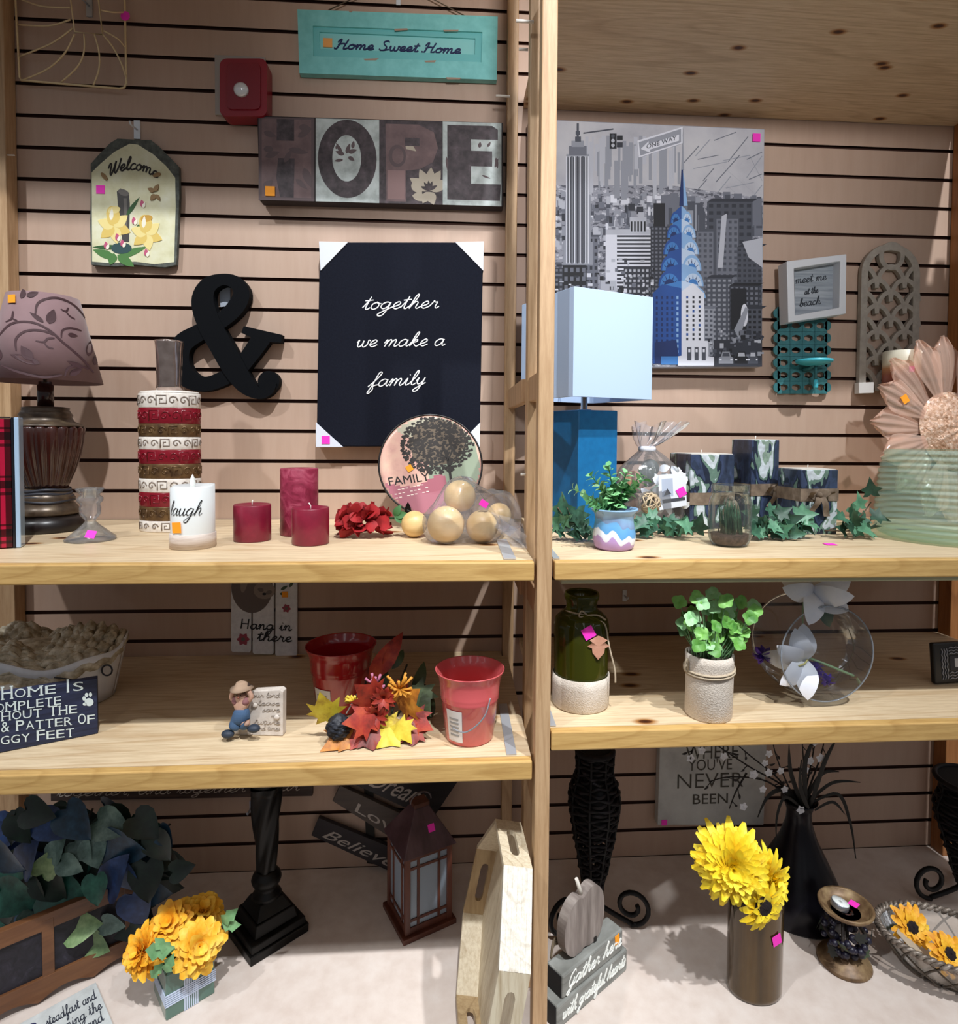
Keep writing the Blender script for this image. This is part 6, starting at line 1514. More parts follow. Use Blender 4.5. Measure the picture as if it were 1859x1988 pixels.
b.add([c_+Vector((0, -.002, -L*.45))]+[c_+Vector((x*L*1.1, -.001-.006*abs(x), -y*L)) for x, y in full], [(0, 1+i, 1+(i+1) % len(full)) for i in range(len(full))], True)
o = b.build('leaf_tag', noisy([(.3, '#b07a62'), (.6, '#c9937a'), (.8, '#d6a78e')], 50, rough=.7), t); o['label'] = 'russet oak leaf tag'
sticker(t, (r(4), -r(106)-.001, H(1229)), .022, rot=.5)
# clover in a burlap pot
p = on('MR', 1374, 1406, .042); k = mpp(p); H = lambda v: (1406-v)*k; r = lambda w: w/2*k
t = thing('clover_plant', 'artificial clover growing from a burlap wrapped pot', 'plant', p)
fp = lambda a, q, z: 1+.012*sin(a*3+z*40)
MB().shell([(r(84), 0), (r(88), .003), (r(88), H(1340)), (r(90), H(1300)), (r(90), H(1285))], .004, 44, flute=fp).build('burlap_pot', burlap, t)
b = MB()
for i in range(2): b.tube([(r(93)*cos(a), r(93)*sin(a), H(1318-5*i)+.003*sin(a+1)) for a in [2*pi*q/36 for q in range(36)]], .0022, 6, True)
for s_ in ((0, 0), (0, .012)): b.tube(spline([(-r(90), -.01, H(1318)), (-r(100), -.014, H(1304)+s_[1]), (-r(106), -.012, H(1312)), (-r(92), -.008, H(1320))], 6), .002, 6)
b.build('twine', jute, t)
MB().lathe([(0, H(1294)), (r(82), H(1294)), (r(80), H(1292)), (0, H(1291))], 24).build('soil', mat('#3a3a2c', .9), t)
R = random.Random(6)
cl = [noisy([(.3, a_), (.7, b_)], 60, rough=.5) for a_, b_ in (('#3f7a2c', '#6aa546'), ('#5b9a3a', '#86bf5c'), ('#7fb878', '#a8d6a0'))]
stm = mat('#6f9a68', .6)
heads = [(1335, 1172), (1342, 1180), (1392, 1178), (1400, 1188), (1395, 1210), (1412, 1212), (1455, 1200), (1478, 1205), (1430, 1250), (1426, 1262), (1310, 1185), (1320, 1210), (1352, 1260), (1362, 1250), (1385, 1245), (1370, 1225), (1350, 1215), (1405, 1225), (1440, 1210), (1420, 1235), (1375, 1195), (1392, 1265), (1345, 1240), (1360, 1200), (1335, 1225), (1412, 1262), (1380, 1175), (1365, 1270), (1445, 1195), (1318, 1230), (1400, 1250), (1372, 1258), (1425, 1200)]+[(R.uniform(1325, 1440), R.uniform(1200, 1272)) for _ in range(26)]
for i, (u, v) in enumerate(heads):
    tip = Vector(((u-1374)*k*.97, R.uniform(-.035, .03), H(v))); b0 = Vector((tip.x*.45+R.uniform(-.008, .008), tip.y*.5, H(1293)))
    b = MB(); mid = Vector((tip.x*.75, tip.y*.8, b0.z*.45+tip.z*.55)); b.tube(spline([tuple(b0), tuple(mid), tuple(tip)], 5), .0011, 5)
    b.mat(1); up = Vector((R.uniform(-.4, .4), -.75, R.uniform(.2, .8))).normalized(); a_ = up.orthogonal().normalized(); e_ = up.cross(a_); ph = R.uniform(0, 2)
    for j in range(4):
        w = ph+j*pi/2; d = a_*cos(w)+e_*sin(w); L = R.uniform(.012, .016)
        b.leaf(tip, tip+d*L+up*.003, L*1.15, up, .18, .08, shape=lambda t_: (sin(pi*min(1, .12+t_*.78)))**.7*(1 if t_ < .95 else .5), n=5)
    b.build('clover_sprig', [stm, cl[i % 3] if i > 9 else cl[2 if i % 2 else 1]], t)
for i in range(34):
    a, q = R.uniform(0, 2*pi), R.uniform(.2, 1)*r(78); b = MB() if i == 0 else b
    b.tube([(q*cos(a), q*sin(a), H(1293)), (q*1.12*cos(a), q*1.1*sin(a), H(R.uniform(1235, 1270)))], .0008, 4)
o = b.build('grass_wisps', stm, t)
# clear round vase with lilies: a flat-faced glass disc standing on its rim
c1 = on('MR', 1604, 1374); th = radians(1); ax = Vector((sin(th), -cos(th), 0)); rt = Vector((cos(th), sin(th), 0))
k = mpp(c1); Rv = 96*k; dep = .125
cF = Vector((c1.x, c1.y, c1.z+Rv+.002)); O = Vector((cF.x-ax.x*dep/2, cF.y-ax.y*dep/2, c1.z+.001))
t = thing('round_glass_vase', 'clear round flat-faced glass vase holding a white lily and purple blooms', 'vase', O, (0, 0, th))
cz = Rv*1.07+.001
vgl = film('#fafcfe', .985, .03, gloss=.6, bumpy=False, milk='#e6ecf6')
b = MB(); n = 64
def disc_ring(r_, y): return [(r_*cos(2*pi*i/n), y, cz+r_*sin(2*pi*i/n)) for i in range(n)]
rings = [(.0, -dep/2), (Rv*.5, -dep/2), (Rv*.95, -dep/2), (Rv*.985, -dep/2+.002), (Rv, -dep/2+.007), (Rv*1.0, -dep/2+.012), (Rv*1.07, -dep*.15), (Rv*1.07, dep*.15), (Rv, dep/2-.012), (Rv*.96, dep/2-.007), (Rv*.93, dep/2-.002), (Rv*.88, dep/2), (Rv*.5, dep/2), (0, dep/2)]
vs = []; 
for r_, y in rings: vs += disc_ring(max(r_, .0005), y)
fs = []
gap = lambda i: False
for m_ in range(len(rings)-1):
    for i in range(n):
        a = 360*(i+.5)/n
        if 4 <= m_ <= 8 and 66 < a < 114: continue       # the mouth on top
        fs.append((m_*n+i, m_*n+(i+1) % n, (m_+1)*n+(i+1) % n, (m_+1)*n+i))
b.add(vs, fs, True); b.build('glass_body', vgl, t)
b = MB(); b.tube([(Rv*.975*cos(2*pi*i/n), -dep/2+.002, cz+Rv*.975*sin(2*pi*i/n)) for i in range(n)], .0018, 6, True)
b.build('front_rim', film('#e8eef6', .75, .04, bumpy=False, gloss=1.0, milk='#dfe8f4'), t)
mouth = [(Rv*.42*cos(a), dep*.36*sin(a), cz+Rv*.99+.004) for a in [2*pi*i/40 for i in range(40)]]
b = MB(); b.tube(mouth, .002, 6, True); b.build('mouth_rim', film('#e8eef6', .75, .04, bumpy=False, gloss=1.0, milk='#dfe8f4'), t)
lt_ = thing('lily_arrangement', 'artificial white lilies with purple blooms standing inside the clear round vase', 'flower', O, (0, 0, th))
L_ = lambda u, v, y=0: Vector(((u-1604)*k*1.04, y, cz+(1278-v)*k))
wl = noisy([(.3, '#dfe3ee'), (.6, '#eef0f8'), (.8, '#f6f6fa')], 20, rough=.5); gs = mat('#8fae84', .5); dg = mat('#1f4a3a', .5); pu = noisy([(.3, '#4a2a9c'), (.6, '#6a44c0'), (.8, '#8a66d4')], 60, rough=.6); yl = mat('#c9c27a', .6)
def lily(c_, dirs, L, w, name):
    b = MB()
    for d in dirs:
        d = Vector(d).normalized(); b.leaf(c_, c_+d*L, w, (d.cross(Vector((.3, 1, .2)))).cross(d), .25, -.18, shape=lambda t_: sin(pi*min(1, (.12+.86*t_)))**.8 if t_ < 1 else 0, n=10)
    return b.build(name, wl, lt_)
lily(L_(1572, 1298, -.035), ((-1, -.4, .5), (-.9, -.5, -.6), (-.5, -.4, 1.1), (-.2, -.7, -1), (-.1, -.2, 1), (-1, .3, 0)), .074, .044, 'lily_bloom')
b = MB(); b.tube(spline([tuple(L_(1575, 1292, -.03)), tuple(L_(1620, 1310, -.03)), tuple(L_(1678, 1335, -.03))], 8), .0026, 6); b.build('stem', gs, lt_)
b = MB(); b.tube(spline([tuple(L_(1578, 1296, -.04)), tuple(L_(1566, 1300, -.05)), tuple(L_(1552, 1302, -.055))], 4), .0018, 6); b.build('stamen', yl, lt_)
lily(L_(1592, 1165, -.03), ((-1, -.3, .15), (-.6, -.9, -.9), (1, -.4, .35), (1, -.5, -.6), (.3, .6, .6), (-.5, .5, .3), (.65, -1, .05)), .072, .044, 'lily_bloom')
b = MB(); b.leaf(L_(1606, 1180, -.0), L_(1652, 1248, .0), .036, (0, -1, .2), .3, .12); b.build('leaf', dg, lt_)
b = MB(); b.tube(spline([tuple(L_(1592, 1168, 0)), tuple(L_(1596, 1230, .01)), tuple(L_(1610, 1330, .02))], 6), .0018, 6); b.build('stem', gs, lt_)
R = random.Random(12)
for u, v, y, m_, s_ in ((1512, 1300, .0, pu, 1), (1600, 1320, -.03, pu, .9), (1622, 1340, -.035, pu, .7), (1578, 1345, -.045, yl, .75)):
    b = MB(); c_ = L_(u, v, y)
    for i in range(26):
        d = Vector((R.uniform(-1, 1), R.uniform(-1, .6), R.uniform(-1, 1))).normalized(); b.leaf(c_, c_+d*.022*s_, .010*s_, d.orthogonal(), .2, .15, n=4)
    for q in b.v: q.z = max(q.z, .004)
    b.build('small_bloom', m_, lt_)
# dark picture frame at the right edge
q = on('MR', 1806, 1326); k = mpp(q)
t = thing('picture_frame', 'black frame with a silver zigzag border at the right edge of the lower shelf', 'picture frame', q, (radians(-6), 0, radians(6)))
b = MB(); hh = 78*k; w_ = .16
b.box(0, w_, -.012, .0, .0005, hh); b.build('frame', mat('#101116', .35), t, .003)
b = MB(); zg = mat('#8b8f9c', .35, .5)
def zz(x0, z0, x1, z1, m_):
    n2 = int(hypot(x1-x0, z1-z0)/.006)
    for off in (0, .006, .012):
        pts = [(x0+(x1-x0)*i/n2+(off if x0 == x1 else 0)+(.0025 if (i % 2 and x0 == x1) else 0), z0+(z1-z0)*i/n2+(off if z0 == z1 else 0)+(.0025 if (i % 2 and z0 == z1) else 0)) for i in range(n2+1)]
        b.band(pts, .0018, -.0135, -.012)
zz(.018, .010, .018, hh-.012, 0); zz(.036, hh-.024, w_-.02, hh-.024, 0); zz(.036, .010, w_-.02, .010, 0)
b.build('zigzag_border', zg, t)
MB().box(.038, w_-.02, -.0128, -.012, .028, hh-.028).build('mat_board', mat('#171a2c', .5), t)
MB().box(.050, w_-.03, -.0132, -.0128, .034, hh-.034).build('card', mat('#b9bcc8', .5), t)
# ------------------------------------------------------------------ right bay: on the deck
wick_m = noisy([(.35, '#0c0a0b'), (.6, '#1c171a'), (.8, '#32292e')], 60, rough=.6, Specular_IOR_Level=.25)
blk = mat('#080708', .5, Specular_IOR_Level=.25)
def wicker_urn(u, v, vt, k_, label, prof, rot=0):
    p = on('D', u, v); O = p
    t = thing('wicker_urn', label, 'urn', O, (0, 0, rot))
    def rad(z):
        for i in range(len(prof)-1):
            if prof[i][1] <= z <= prof[i+1][1]:
                f_ = (z-prof[i][1])/(prof[i+1][1]-prof[i][1]); f_ = f_*f_*(3-2*f_); return prof[i][0]*(1-f_)+prof[i+1][0]*f_
        return prof[-1][0]
    z0, z1 = prof[0][1], prof[-1][1]
    n = int((z1-z0)/.0105)
    for i in range(n):                       # woven courses, each passing in and out of the stakes
        z = z0+(z1-z0)*(i+.5)/n; b = MB(); q = rad(z)
        b.tube([((q+.0032*sin(8*a+pi*(i % 2)))*cos(a), (q+.0032*sin(8*a+pi*(i % 2)))*sin(a), z+.002*sin(5*a+i*2.3)) for a in [2*pi*j/64 for j in range(64)]], .0036, 6, True)
        b.build('woven_course', wick_m, t)
    for j in range(8):
        a = 2*pi*j/8+.2; b = MB(); b.tube([((rad(z0+(z1-z0)*s_/14)+.003)*cos(a), (rad(z0+(z1-z0)*s_/14)+.003)*sin(a), z0+(z1-z0)*s_/14) for s_ in range(15)], .0032, 6); b.build('stake', blk, t)
    b = MB(); b.lathe([(prof[0][0], z0-.012), (prof[0][0]*1.1, z0), (prof[0][0]*.8, z0+.004)], 20); b.build('foot_collar', blk, t); b = MB(); b.lathe([(max(.004, rad(z0+(z1-z0)*(.45+.55*s_/10))-.006), z0+(z1-z0)*(.45+.55*s_/10)) for s_ in range(11)], 28); b.build('dark_liner', mat('#050505', .9), t)
    b = MB(); b.tube([(prof[-1][0]*cos(a), prof[-1][0]*sin(a), z1) for a in [2*pi*j/40 for j in range(40)]], .0065, 8, True); b.build('rim', wick_m, t)
    for j in range(3):
        a = radians((200, 330, 80)[j]); b = MB(); pts = []
        for s_ in range(10): q = s_/9; pts.append((.008+.080*q, z0-.004-(z0-.016)*q**.75))
        cx, cz = .088, .052
        for s_ in range(26):
            w = -pi/2+s_*.33; rr = .044*(1-s_/36); pts.append((cx+rr*cos(w), cz+rr*sin(w)))
        b.tube([(x*cos(a), x*sin(a), max(.0055, z)) for x, z in pts], .0055, 8); b.build('scroll_leg', blk, t)
    return t, O
k = mpp(on('D', 1150, 1790))
pf = [(.012, .050), (.020, .085), (.033, .145), (.046, .215), (.054, .265), (.057, .290), (.054, .315), (.045, .338), (.039, .352), (.041, .405)]
wicker_urn(1150, 1785, 1455, k, 'black wicker urn on scrolled feet behind the wooden pumpkin sign', pf, radians(10))
pf2 = [(.016, .045), (.030, .09), (.048, .15), (.064, .20), (.068, .225), (.062, .250), (.054, .27), (.056, .285), (.068, .300)]
wicker_urn(1872, 1748, 1490, k, 'black wicker urn with a flared rim at the right edge, behind the oval basket', pf2, radians(-20))
# canvas on the wall
Y = -.030
O = aty(1385, 1520, Y)
t = thing('wall_canvas', 'pale grey canvas lettered Go where you have never been, hung behind the blossom vase', 'canvas', O)
pg = noisy([(.3, '#a9a9a6'), (.5, '#c2c2be'), (.72, '#cfcfca')], 10, rough=.7, detail=6)
b = wb(O); b.prism(px([(1284, 1340), (1492, 1346), (1482, 1602), (1276, 1602)], Y), Y, -.004); b.build('stretched_canvas', pg, t, .002)
ink2 = mat('#4a463e', .7)
for s, u0, u1, v, cap, w in (('GO', 1360, 1405, 1420, 30, 0), ('WHERE', 1330, 1432, 1474, 28, 0), ("YOU'VE", 1335, 1420, 1496, 22, 0), ('NEVER', 1314, 1442, 1531, 30, -.008), ('BEEN', 1344, 1412, 1561, 20, .006)):
    b = wb(O); k_ = (aty(u1, v, Y).x-aty(u0, v, Y).x)
    def fn(x, y, u0=u0, v=v, cap=cap): p_ = aty(u0, v, Y); q_ = aty(u0, v-cap, Y); return (p_.x+x, Y-.0008, p_.z+(q_.z-p_.z)*y)
    letters(b, s, fn, w, k_); b.build('lettering', ink2, t)
sticker(t, aty(1289, 1597, Y-.001)-O, .015)
# black vase with blossom twigs
p = on('D', 1545, 1790, .055); k = mpp(p); O = p
H = lambda v: (1790-v)*k; r = lambda w: w/2*k; X = lambda u: (u-1535)*k
t = thing('floor_vase', 'tall dark flared vase holding dark twigs with small white blossoms', 'vase', O)
O = Vector(O)
MB().shell([(r(170), 0), (r(176), .006), (r(150), H(1745)), (r(108), H(1700)), (r(68), H(1660)), (r(46), H(1625)), (r(44), H(1605)), (r(54), H(1590)), (r(66), H(1583))], .003, 44).build('vase', mat('#0d0b14', .3, Specular_IOR_Level=.3), t)
tb = thing('twig_bouquet', 'spray of dark twigs, strappy leaves and white blossoms standing in the dark vase', 'branches', (O.x, O.y, O.z))
dkm = mat('#1a1412', .7); blm = mat('#e2e4ea', .6); lfm = mat('#16140f', .6)
R = random.Random(17)
for i, pts in enumerate(([(1535, 1600), (1500, 1555), (1440, 1520), (1380, 1480), (1345, 1455)], [(1535, 1600), (1490, 1540), (1430, 1490), (1390, 1455)], [(1535, 1600), (1505, 1545), (1480, 1490), (1465, 1440)], [(1535, 1600), (1470, 1545), (1395, 1530), (1350, 1535)], [(1430, 1530), (1410, 1565), (1398, 1600)], [(1345, 1458), (1325, 1462), (1312, 1490)], [(1540, 1600), (1545, 1520), (1560, 1450)], [(1540, 1600), (1560, 1530), (1575, 1470), (1580, 1430)], [(1540, 1600), (1535, 1520), (1520, 1430)], [(1540, 1600), (1580, 1520), (1600, 1480)])):
    yy = R.uniform(-.05, .04); b = MB(); pp_ = [Vector((X(u), yy*(j/(len(pts)-1)), H(v))) for j, (u, v) in enumerate(pts)]
    if i in (4, 5): pp_[0].y = yy*.6
    sp_ = spline([tuple(q) for q in pp_], 6); b.tube(sp_, [.0026*(1-.6*j/len(sp_)) for j in range(len(sp_))], 6)
    for j in range(5, len(sp_)-1, 4):
        c_ = Vector(sp_[j]); d = Vector((R.uniform(-1, 1), R.uniform(-.5, .2), R.uniform(-1, 1))).normalized(); b.tube([c_, c_+d*.016], [.0014, .0008], 5); b.leaf(c_+d*.012, c_+d*.028, .006, (0, -1, 0), .2, .1, n=4)
    b.build('twig', dkm, tb)
for i, (u, v) in enumerate(((1312, 1488), (1375, 1485), (1455, 1500), (1462, 1518), (1450, 1548), (1413, 1580), (1460, 1480), (1520, 1585), (1495, 1552), (1535, 1515), (1545, 1500), (1548, 1460), (1480, 1510), (1560, 1490), (1330, 1470), (1432, 1520))):
    c_ = Vector((X(u), -.015-R.random()*.02, H(v))); b = MB(); s_ = R.uniform(.009, .013)
    for j in range(5):
        a = 2*pi*j/5+i; b.leaf(c_, c_+Vector((cos(a), -.4, sin(a))).normalized()*s_, s_*.9, (0, -1, 0), .3, .1, n=4)
    b.build('blossom', blm, tb)
for i, (pts, w) in enumerate((([(1535, 1595), (1500, 1560), (1465, 1565), (1440, 1600)], 16), ([(1540, 1595), (1570, 1530), (1600, 1520)], 14), ([(1545, 1590), (1590, 1545), (1640, 1540)], 12), ([(1545, 1590), (1600, 1565), (1622, 1620), (1628, 1680)], 11), ([(1535, 1590), (1505, 1520), (1495, 1460)], 14), ([(1540, 1590), (1530, 1500), (1545, 1440)], 16), ([(1545, 1590), (1565, 1500), (1585, 1445)], 16), ([(1530, 1590), (1490, 1560), (1470, 1590), (1465, 1630)], 10), ([(1550, 1590), (1580, 1570), (1600, 1590)], 10), ([(1540, 1592), (1515, 1540), (1510, 1480)], 13))):
    sp_ = spline([(X(u), -.01*j-.004*i, H(v)) for j, (u, v) in enumerate(pts)], 6); n = len(sp_); b = MB(); vs = []
    for j, q in enumerate(sp_):
        a_, c_ = Vector(sp_[max(j-1, 0)]), Vector(sp_[min(j+1, n-1)]); d = (c_-a_).normalized(); sd = d.cross(Vector((0, -1, 0))).normalized(); hw = w*.62*k/2*sin(pi*min(1, .18+.8*j/(n-1)))
        vs += [Vector(q)+sd*hw, Vector(q)+Vector((0, -.003, 0)), Vector(q)-sd*hw]
    b.add(vs, [(3*j+e, 3*j+3+e, 3*j+4+e, 3*j+1+e) for j in range(n-1) for e in (0, 1)], True); b.build('strap_leaf', lfm, tb)
# pumpkin sign on two blocks
A = on('D', 1150, 2010)
F0, F1 = atz(1081, 2003, DECK), atz(1217, 1884, DECK)
# lower block: front face runs from (1080,2035) to (1219,1900) at its foot
d_ = Vector((F1.x-F0.x, F1.y-F0.y, 0)); yaw = atan2(d_.y, d_.x); Lb = d_.length; k = mpp(F0)
t = thing('block_sign', 'grey stacked wood blocks lettered Gather here with grateful hearts, topped by a pumpkin cutout', 'sign', (F0.x, F0.y, DECK), (0, 0, yaw))
gw = noisy([(.3, '#6a6b66'), (.5, '#83847f'), (.7, '#9c9e9a')], 14, (.6, 1, 6), rough=.7, bstr=.3)
gt = noisy([(.3, '#8b938f'), (.6, '#a5adaa')], 30, rough=.7)
hb = .048; dp = .050
MB().box(0, Lb, 0, dp, 0, hb).build('lower_block', gw, t, .004); MB().box(-.0012, .0002, .003, dp-.003, .003, hb-.003).build('dark_end', mat('#1c1c1e', .8), t)
ht = .047; x0 = .018; x1 = Lb*.95
MB().box(x0, x1, .004, dp-.002, hb, hb+ht).build('upper_block', gw, t, .004); MB().box(x0-.0012, x0+.0002, .007, dp-.005, hb+.003, hb+ht-.003).build('dark_end', mat('#1c1c1e', .8), t)
b = MB(); write(b, 'Gather here', x0+.012, hb+.014, x1-.008, hb+.016, .0140, .0015, .0030, .0045, slant=.4); b.build('lettering', mat('#eceee8', .5), t)
b = MB(); write(b, 'with grateful hearts', .012, .015, Lb-.010, .017, .0130, .0014, -.0010, .0005, slant=.4); b.build('lettering', mat('#eceee8', .5), t)
pz_ = hb+ht
pw = noisy([(.3, '#6a605a'), (.5, '#857a74'), (.7, '#a0968f')], 12, (6, 1, .6), rough=.7)
pump = [(-.036, .0), (-.058, .018), (-.066, .05), (-.060, .082), (-.042, .104), (-.022, .112), (-.008, .108), (.004, .114), (.024, .120), (.046, .108), (.060, .082), (.062, .045), (.052, .014), (.034, .0), (.018, -.003), (.006, .003), (-.006, .004), (-.016, -.003)]
b = MB(); xc = x0+.080; sp_ = spline(pump, 4, True); b.prism([(xc+x*.92, pz_+.003+max(0, z)) for x, z in sp_], .018, .040); b.build('pumpkin_cutout', pw, t, .0015)
b = MB(); b.tube([(xc-.002, .029, pz_+.108), (xc-.008, .029, pz_+.125), (xc-.018, .028, pz_+.150)], [.005, .0042, .0036], 8); b.build('pumpkin_stem', mat('#cfc9be', .6), t)
b = MB()
for i in range(4): b.tube(spline([(xc-.02+.004*i, .044+.002*i, pz_+.004), (xc-.055, .05, pz_+.02+.004*i), (xc-.07, .046, pz_+.002)], 5), .0022, 5)
b.build('raffia', mat('#6d5f4c', .8), t)
MB().box(xc+.025, xc+.033, .0165, .018, pz_+.002, pz_+.012).build('notch_mark', mat('#1a1614', .7), t)
sticker(t, (x1-.020, .0035, hb+.034), .014, ORANGE, rot=.1, h=.020)
# bronze vase of yellow flowers
p = on('D', 1462, 1962, .050); k = mpp(p); O = p
H = lambda v: (1965-v)*k; r = lambda w: w/2*k; X = lambda u: (u-1462)*k*1.0
PV = lambda u, v, y: aty(u, v, O.y+y)-O
t = thing('bronze_vase', 'tall glossy bronze glass cylinder vase standing on the deck', 'vase', O)
bg = noisy([(.3, '#3a2c18'), (.5, '#544022'), (.75, '#6e5632')], 9, (3, 3, .15), rough=.12, metal=.55, Coat_Weight=.6)  # vertical streaks in the colour stand in for reflections on the vase
MB().shell([(r(96), 0), (r(104), .003), (r(104), .01), (r(104), H(1800)), (r(104), H(1745))], .004, 56, sx=1, sy=.8).build('vase', bg, t)
sticker(t, (r(104)*sin(.42)*1.0, -r(104)*.8*cos(.42)-.002, H(1838)), .021, axes=((cos(.35), sin(.35)*.8, 0), (0, 0, 1), (sin(.35), -cos(.35), 0)), rot=.25)
yc = [noisy([(.3, '#f0c010'), (.5, '#fadc28'), (.75, '#fdec50')], 30, rough=.6), noisy([(.3, '#c98a0a'), (.6, '#e6ae14')], 30, rough=.6)]
def bloom(parent, c_, ax, R0, n, m_, seed=1, w=.012, layers=4, up0=1.25, name='petals', el0=-.15):
    R = random.Random(seed); ax = Vector(ax).normalized(); a_ = ax.orthogonal().normalized(); e_ = ax.cross(a_); b = MB()
    for l in range(layers):
        f_ = l/(max(1, layers-1)); nn = int(n*(1-.45*f_)); el = el0+(up0-el0)*f_
        for i in range(nn):
            w_ = 2*pi*i/nn+l*.7+R.uniform(-.1, .1); d = (a_*cos(w_)+e_*sin(w_))*cos(el)+ax*sin(el); L = R0*(1-.42*f_)*R.uniform(.85, 1.12)
            b.leaf(c_+ax*.002*l, c_+d*L+ax*.003*l, w*R.uniform(.85, 1.15), ax*cos(el)-(a_*cos(w_)+e_*sin(w_))*sin(el), .35, .10, shape=lambda t_: (sin(pi*min(1, .12+t_*.78)))**.55 if t_ < .99 else .3, n=6)
    return b.build(name, m_, parent)
f = thing('chrysanthemum', 'big yellow artificial chrysanthemum standing in the bronze vase', 'flower', (O.x, O.y, O.z))
c_ = PV(1416, 1676, -.055); bloom(f, c_, (-.25, -1, .35), .074, 32, yc[0], 3, .019, 7, 1.35)
b = MB(); b.tube(spline([tuple(c_+Vector((.006, .02, -.01))), (X(1440), -.02, H(1735)), (X(1450), .0, H(1800)), (X(1455), .005, .03)], 6), .003, 6); b.build('stem', mat('#4a6a34', .6), f)
f2 = thing('chrysanthemum', 'smaller yellow artificial bloom tucked behind the big chrysanthemum', 'flower', (O.x, O.y, O.z))
c2 = PV(1482, 1700, -.025); bloom(f2, c2, (.4, -1, .3), .058, 18, yc[0], 5, .015, 5, 1.3)
b = MB(); b.tube(spline([tuple(c2+Vector((0, .015, -.01))), (X(1478), .0, H(1760)), (X(1470), .008, .03)], 6), .003, 6); b.build('stem', mat('#4a6a34', .6), f2)
def sunflower(parent, c_, ax, R0, n, m_, seed, rc, w=.018, layers=2):
    bloom(parent, c_, ax, R0, n, m_, seed, w, layers, .42, 'petals', .10)
    ax = Vector(ax).normalized(); b = MB(); q = ax.orthogonal().normalized(); e_ = ax.cross(q)
    def dome(u, v): a = 2*pi*u; z = 1-v*v; rr = rc*v; return c_+(q*cos(a)+e_*sin(a))*rr+ax*(.009+.008*z+.0008*sin(a*9+v*30))
    b.grid(dome, 28, 8); b.build('dark_centre', noisy([(.4, '#120a0c'), (.7, '#2a1a18')], 200, rough=.9, bstr=.8), parent)
f3 = thing('sunflower', 'yellow artificial sunflower hanging over the rim of the bronze vase', 'flower', (O.x, O.y, O.z))
c3 = PV(1476, 1754, -.074); sunflower(f3, c3, (.25, -1, .0), .052, 15, yc[0], 7, .022, .019, 2)
b = MB(); b.tube(spline([tuple(c3+Vector((0, .01, 0))), (X(1466), -.02, H(1735)), (X(1466), .0, H(1790)), (X(1466), .004, .04)], 6), .003, 6); b.build('stem', mat('#4a6a34', .6), f3)
# grape candle holder with a tealight
p = on('D', 1637, 1905, .045); k = mpp(p); O = p
H = lambda v: (1895-v)*k; r = lambda w: w/2*k
lean = Vector((0, 0, 1))
t = thing('candle_holder', 'antique gold candle holder with a dark grape cluster stem', 'candle holder', O)
ag = noisy([(.3, '#4a3626'), (.5, '#7a6044'), (.72, '#a58c66')], 26, rough=.45, metal=.25)
r = lambda w: w/2*k*.86
MB().lathe([(r(108), 0), (r(112), .004), (r(106), .009), (r(90), .012), (r(84), .016), (r(60), .022), (r(28), .028), (r(20), .032)], 40).build('base', ag, t)
hz = .122
R = random.Random(9); gp = mat('#1d1a2c', .4); lfg = mat('#3d4a34', .6)
for i in range(64):
    a = R.uniform(0, 2*pi); z = R.uniform(.032, .100); q = .043*sqrt(max(.12, 1-((z-.066)/.040)**2))
    b = MB(); b.sphere((q*cos(a), q*sin(a), z), R.uniform(.006, .0082), 10, 7); b.build('grape', gp, t)
for i in range(11):
    a = 2*pi*i/11; z = .046+.04*(i % 3)/2; c_ = Vector((.048*cos(a), .048*sin(a), z)); b = MB(); maple(b, c_, (R.uniform(-.5, .5)-sin(a)*.5, cos(a)*.5, R.uniform(-.6, .6)), (cos(a), sin(a), .2), .028); b.build('vine_leaf', lfg if i % 2 else mat('#20231f', .6), t)
for i in range(4):
    a = 2*pi*i/4+.5; b = MB(); b.tube(spline([(.012*cos(a), .012*sin(a), .028), (.042*cos(a+.4), .042*sin(a+.4), .066), (.018*cos(a+.2), .018*sin(a+.2), .104), (.012*cos(a), .012*sin(a), .116)], 6), .0042, 6); b.build('vine_stem', mat('#2a201a', .6), t)
b = MB(); b.lathe([(.012, .108), (.022, .111), (r(80)*.9, .114), (r(104), hz-.002), (r(112), hz+.002), (r(114), hz+.007), (r(108), hz+.009), (r(100), hz+.006), (r(94), hz-.003), (r(60), hz-.007)], 44); b.mat(1); b.lathe([(r(60), hz-.007), (r(30), hz-.0075), (r(28), hz-.005), (r(20), hz-.0075), (0, hz-.0078)], 44)
b.build('dish', [ag, mat('#3a1c14', .3)], t)
tl_ = thing('tealight', 'white tealight lying tilted in the dish of the grape candle holder', 'candle', (O.x-.012, O.y+.004, O.z+hz-.002), (0, radians(14), 0))
MB().lathe([(.0175, 0), (.018, .001), (.018, .011), (.0172, .012)], 32).build('cup', mat('#aeb2ba', .3, .8), tl_)
MB().lathe([(.0168, .010), (.0168, .0125), (.004, .012), (0, .012)], 32).build('wax', mat('#eef4f2', .4), tl_)
MB().tube([(0, 0, .012), (.001, 0, .017)], .0008, 5).build('wick', mat('#d8d8d8', .6), tl_)
sticker(t, (.018, .0, hz+.006), .018, nrm='z', rot=.6)
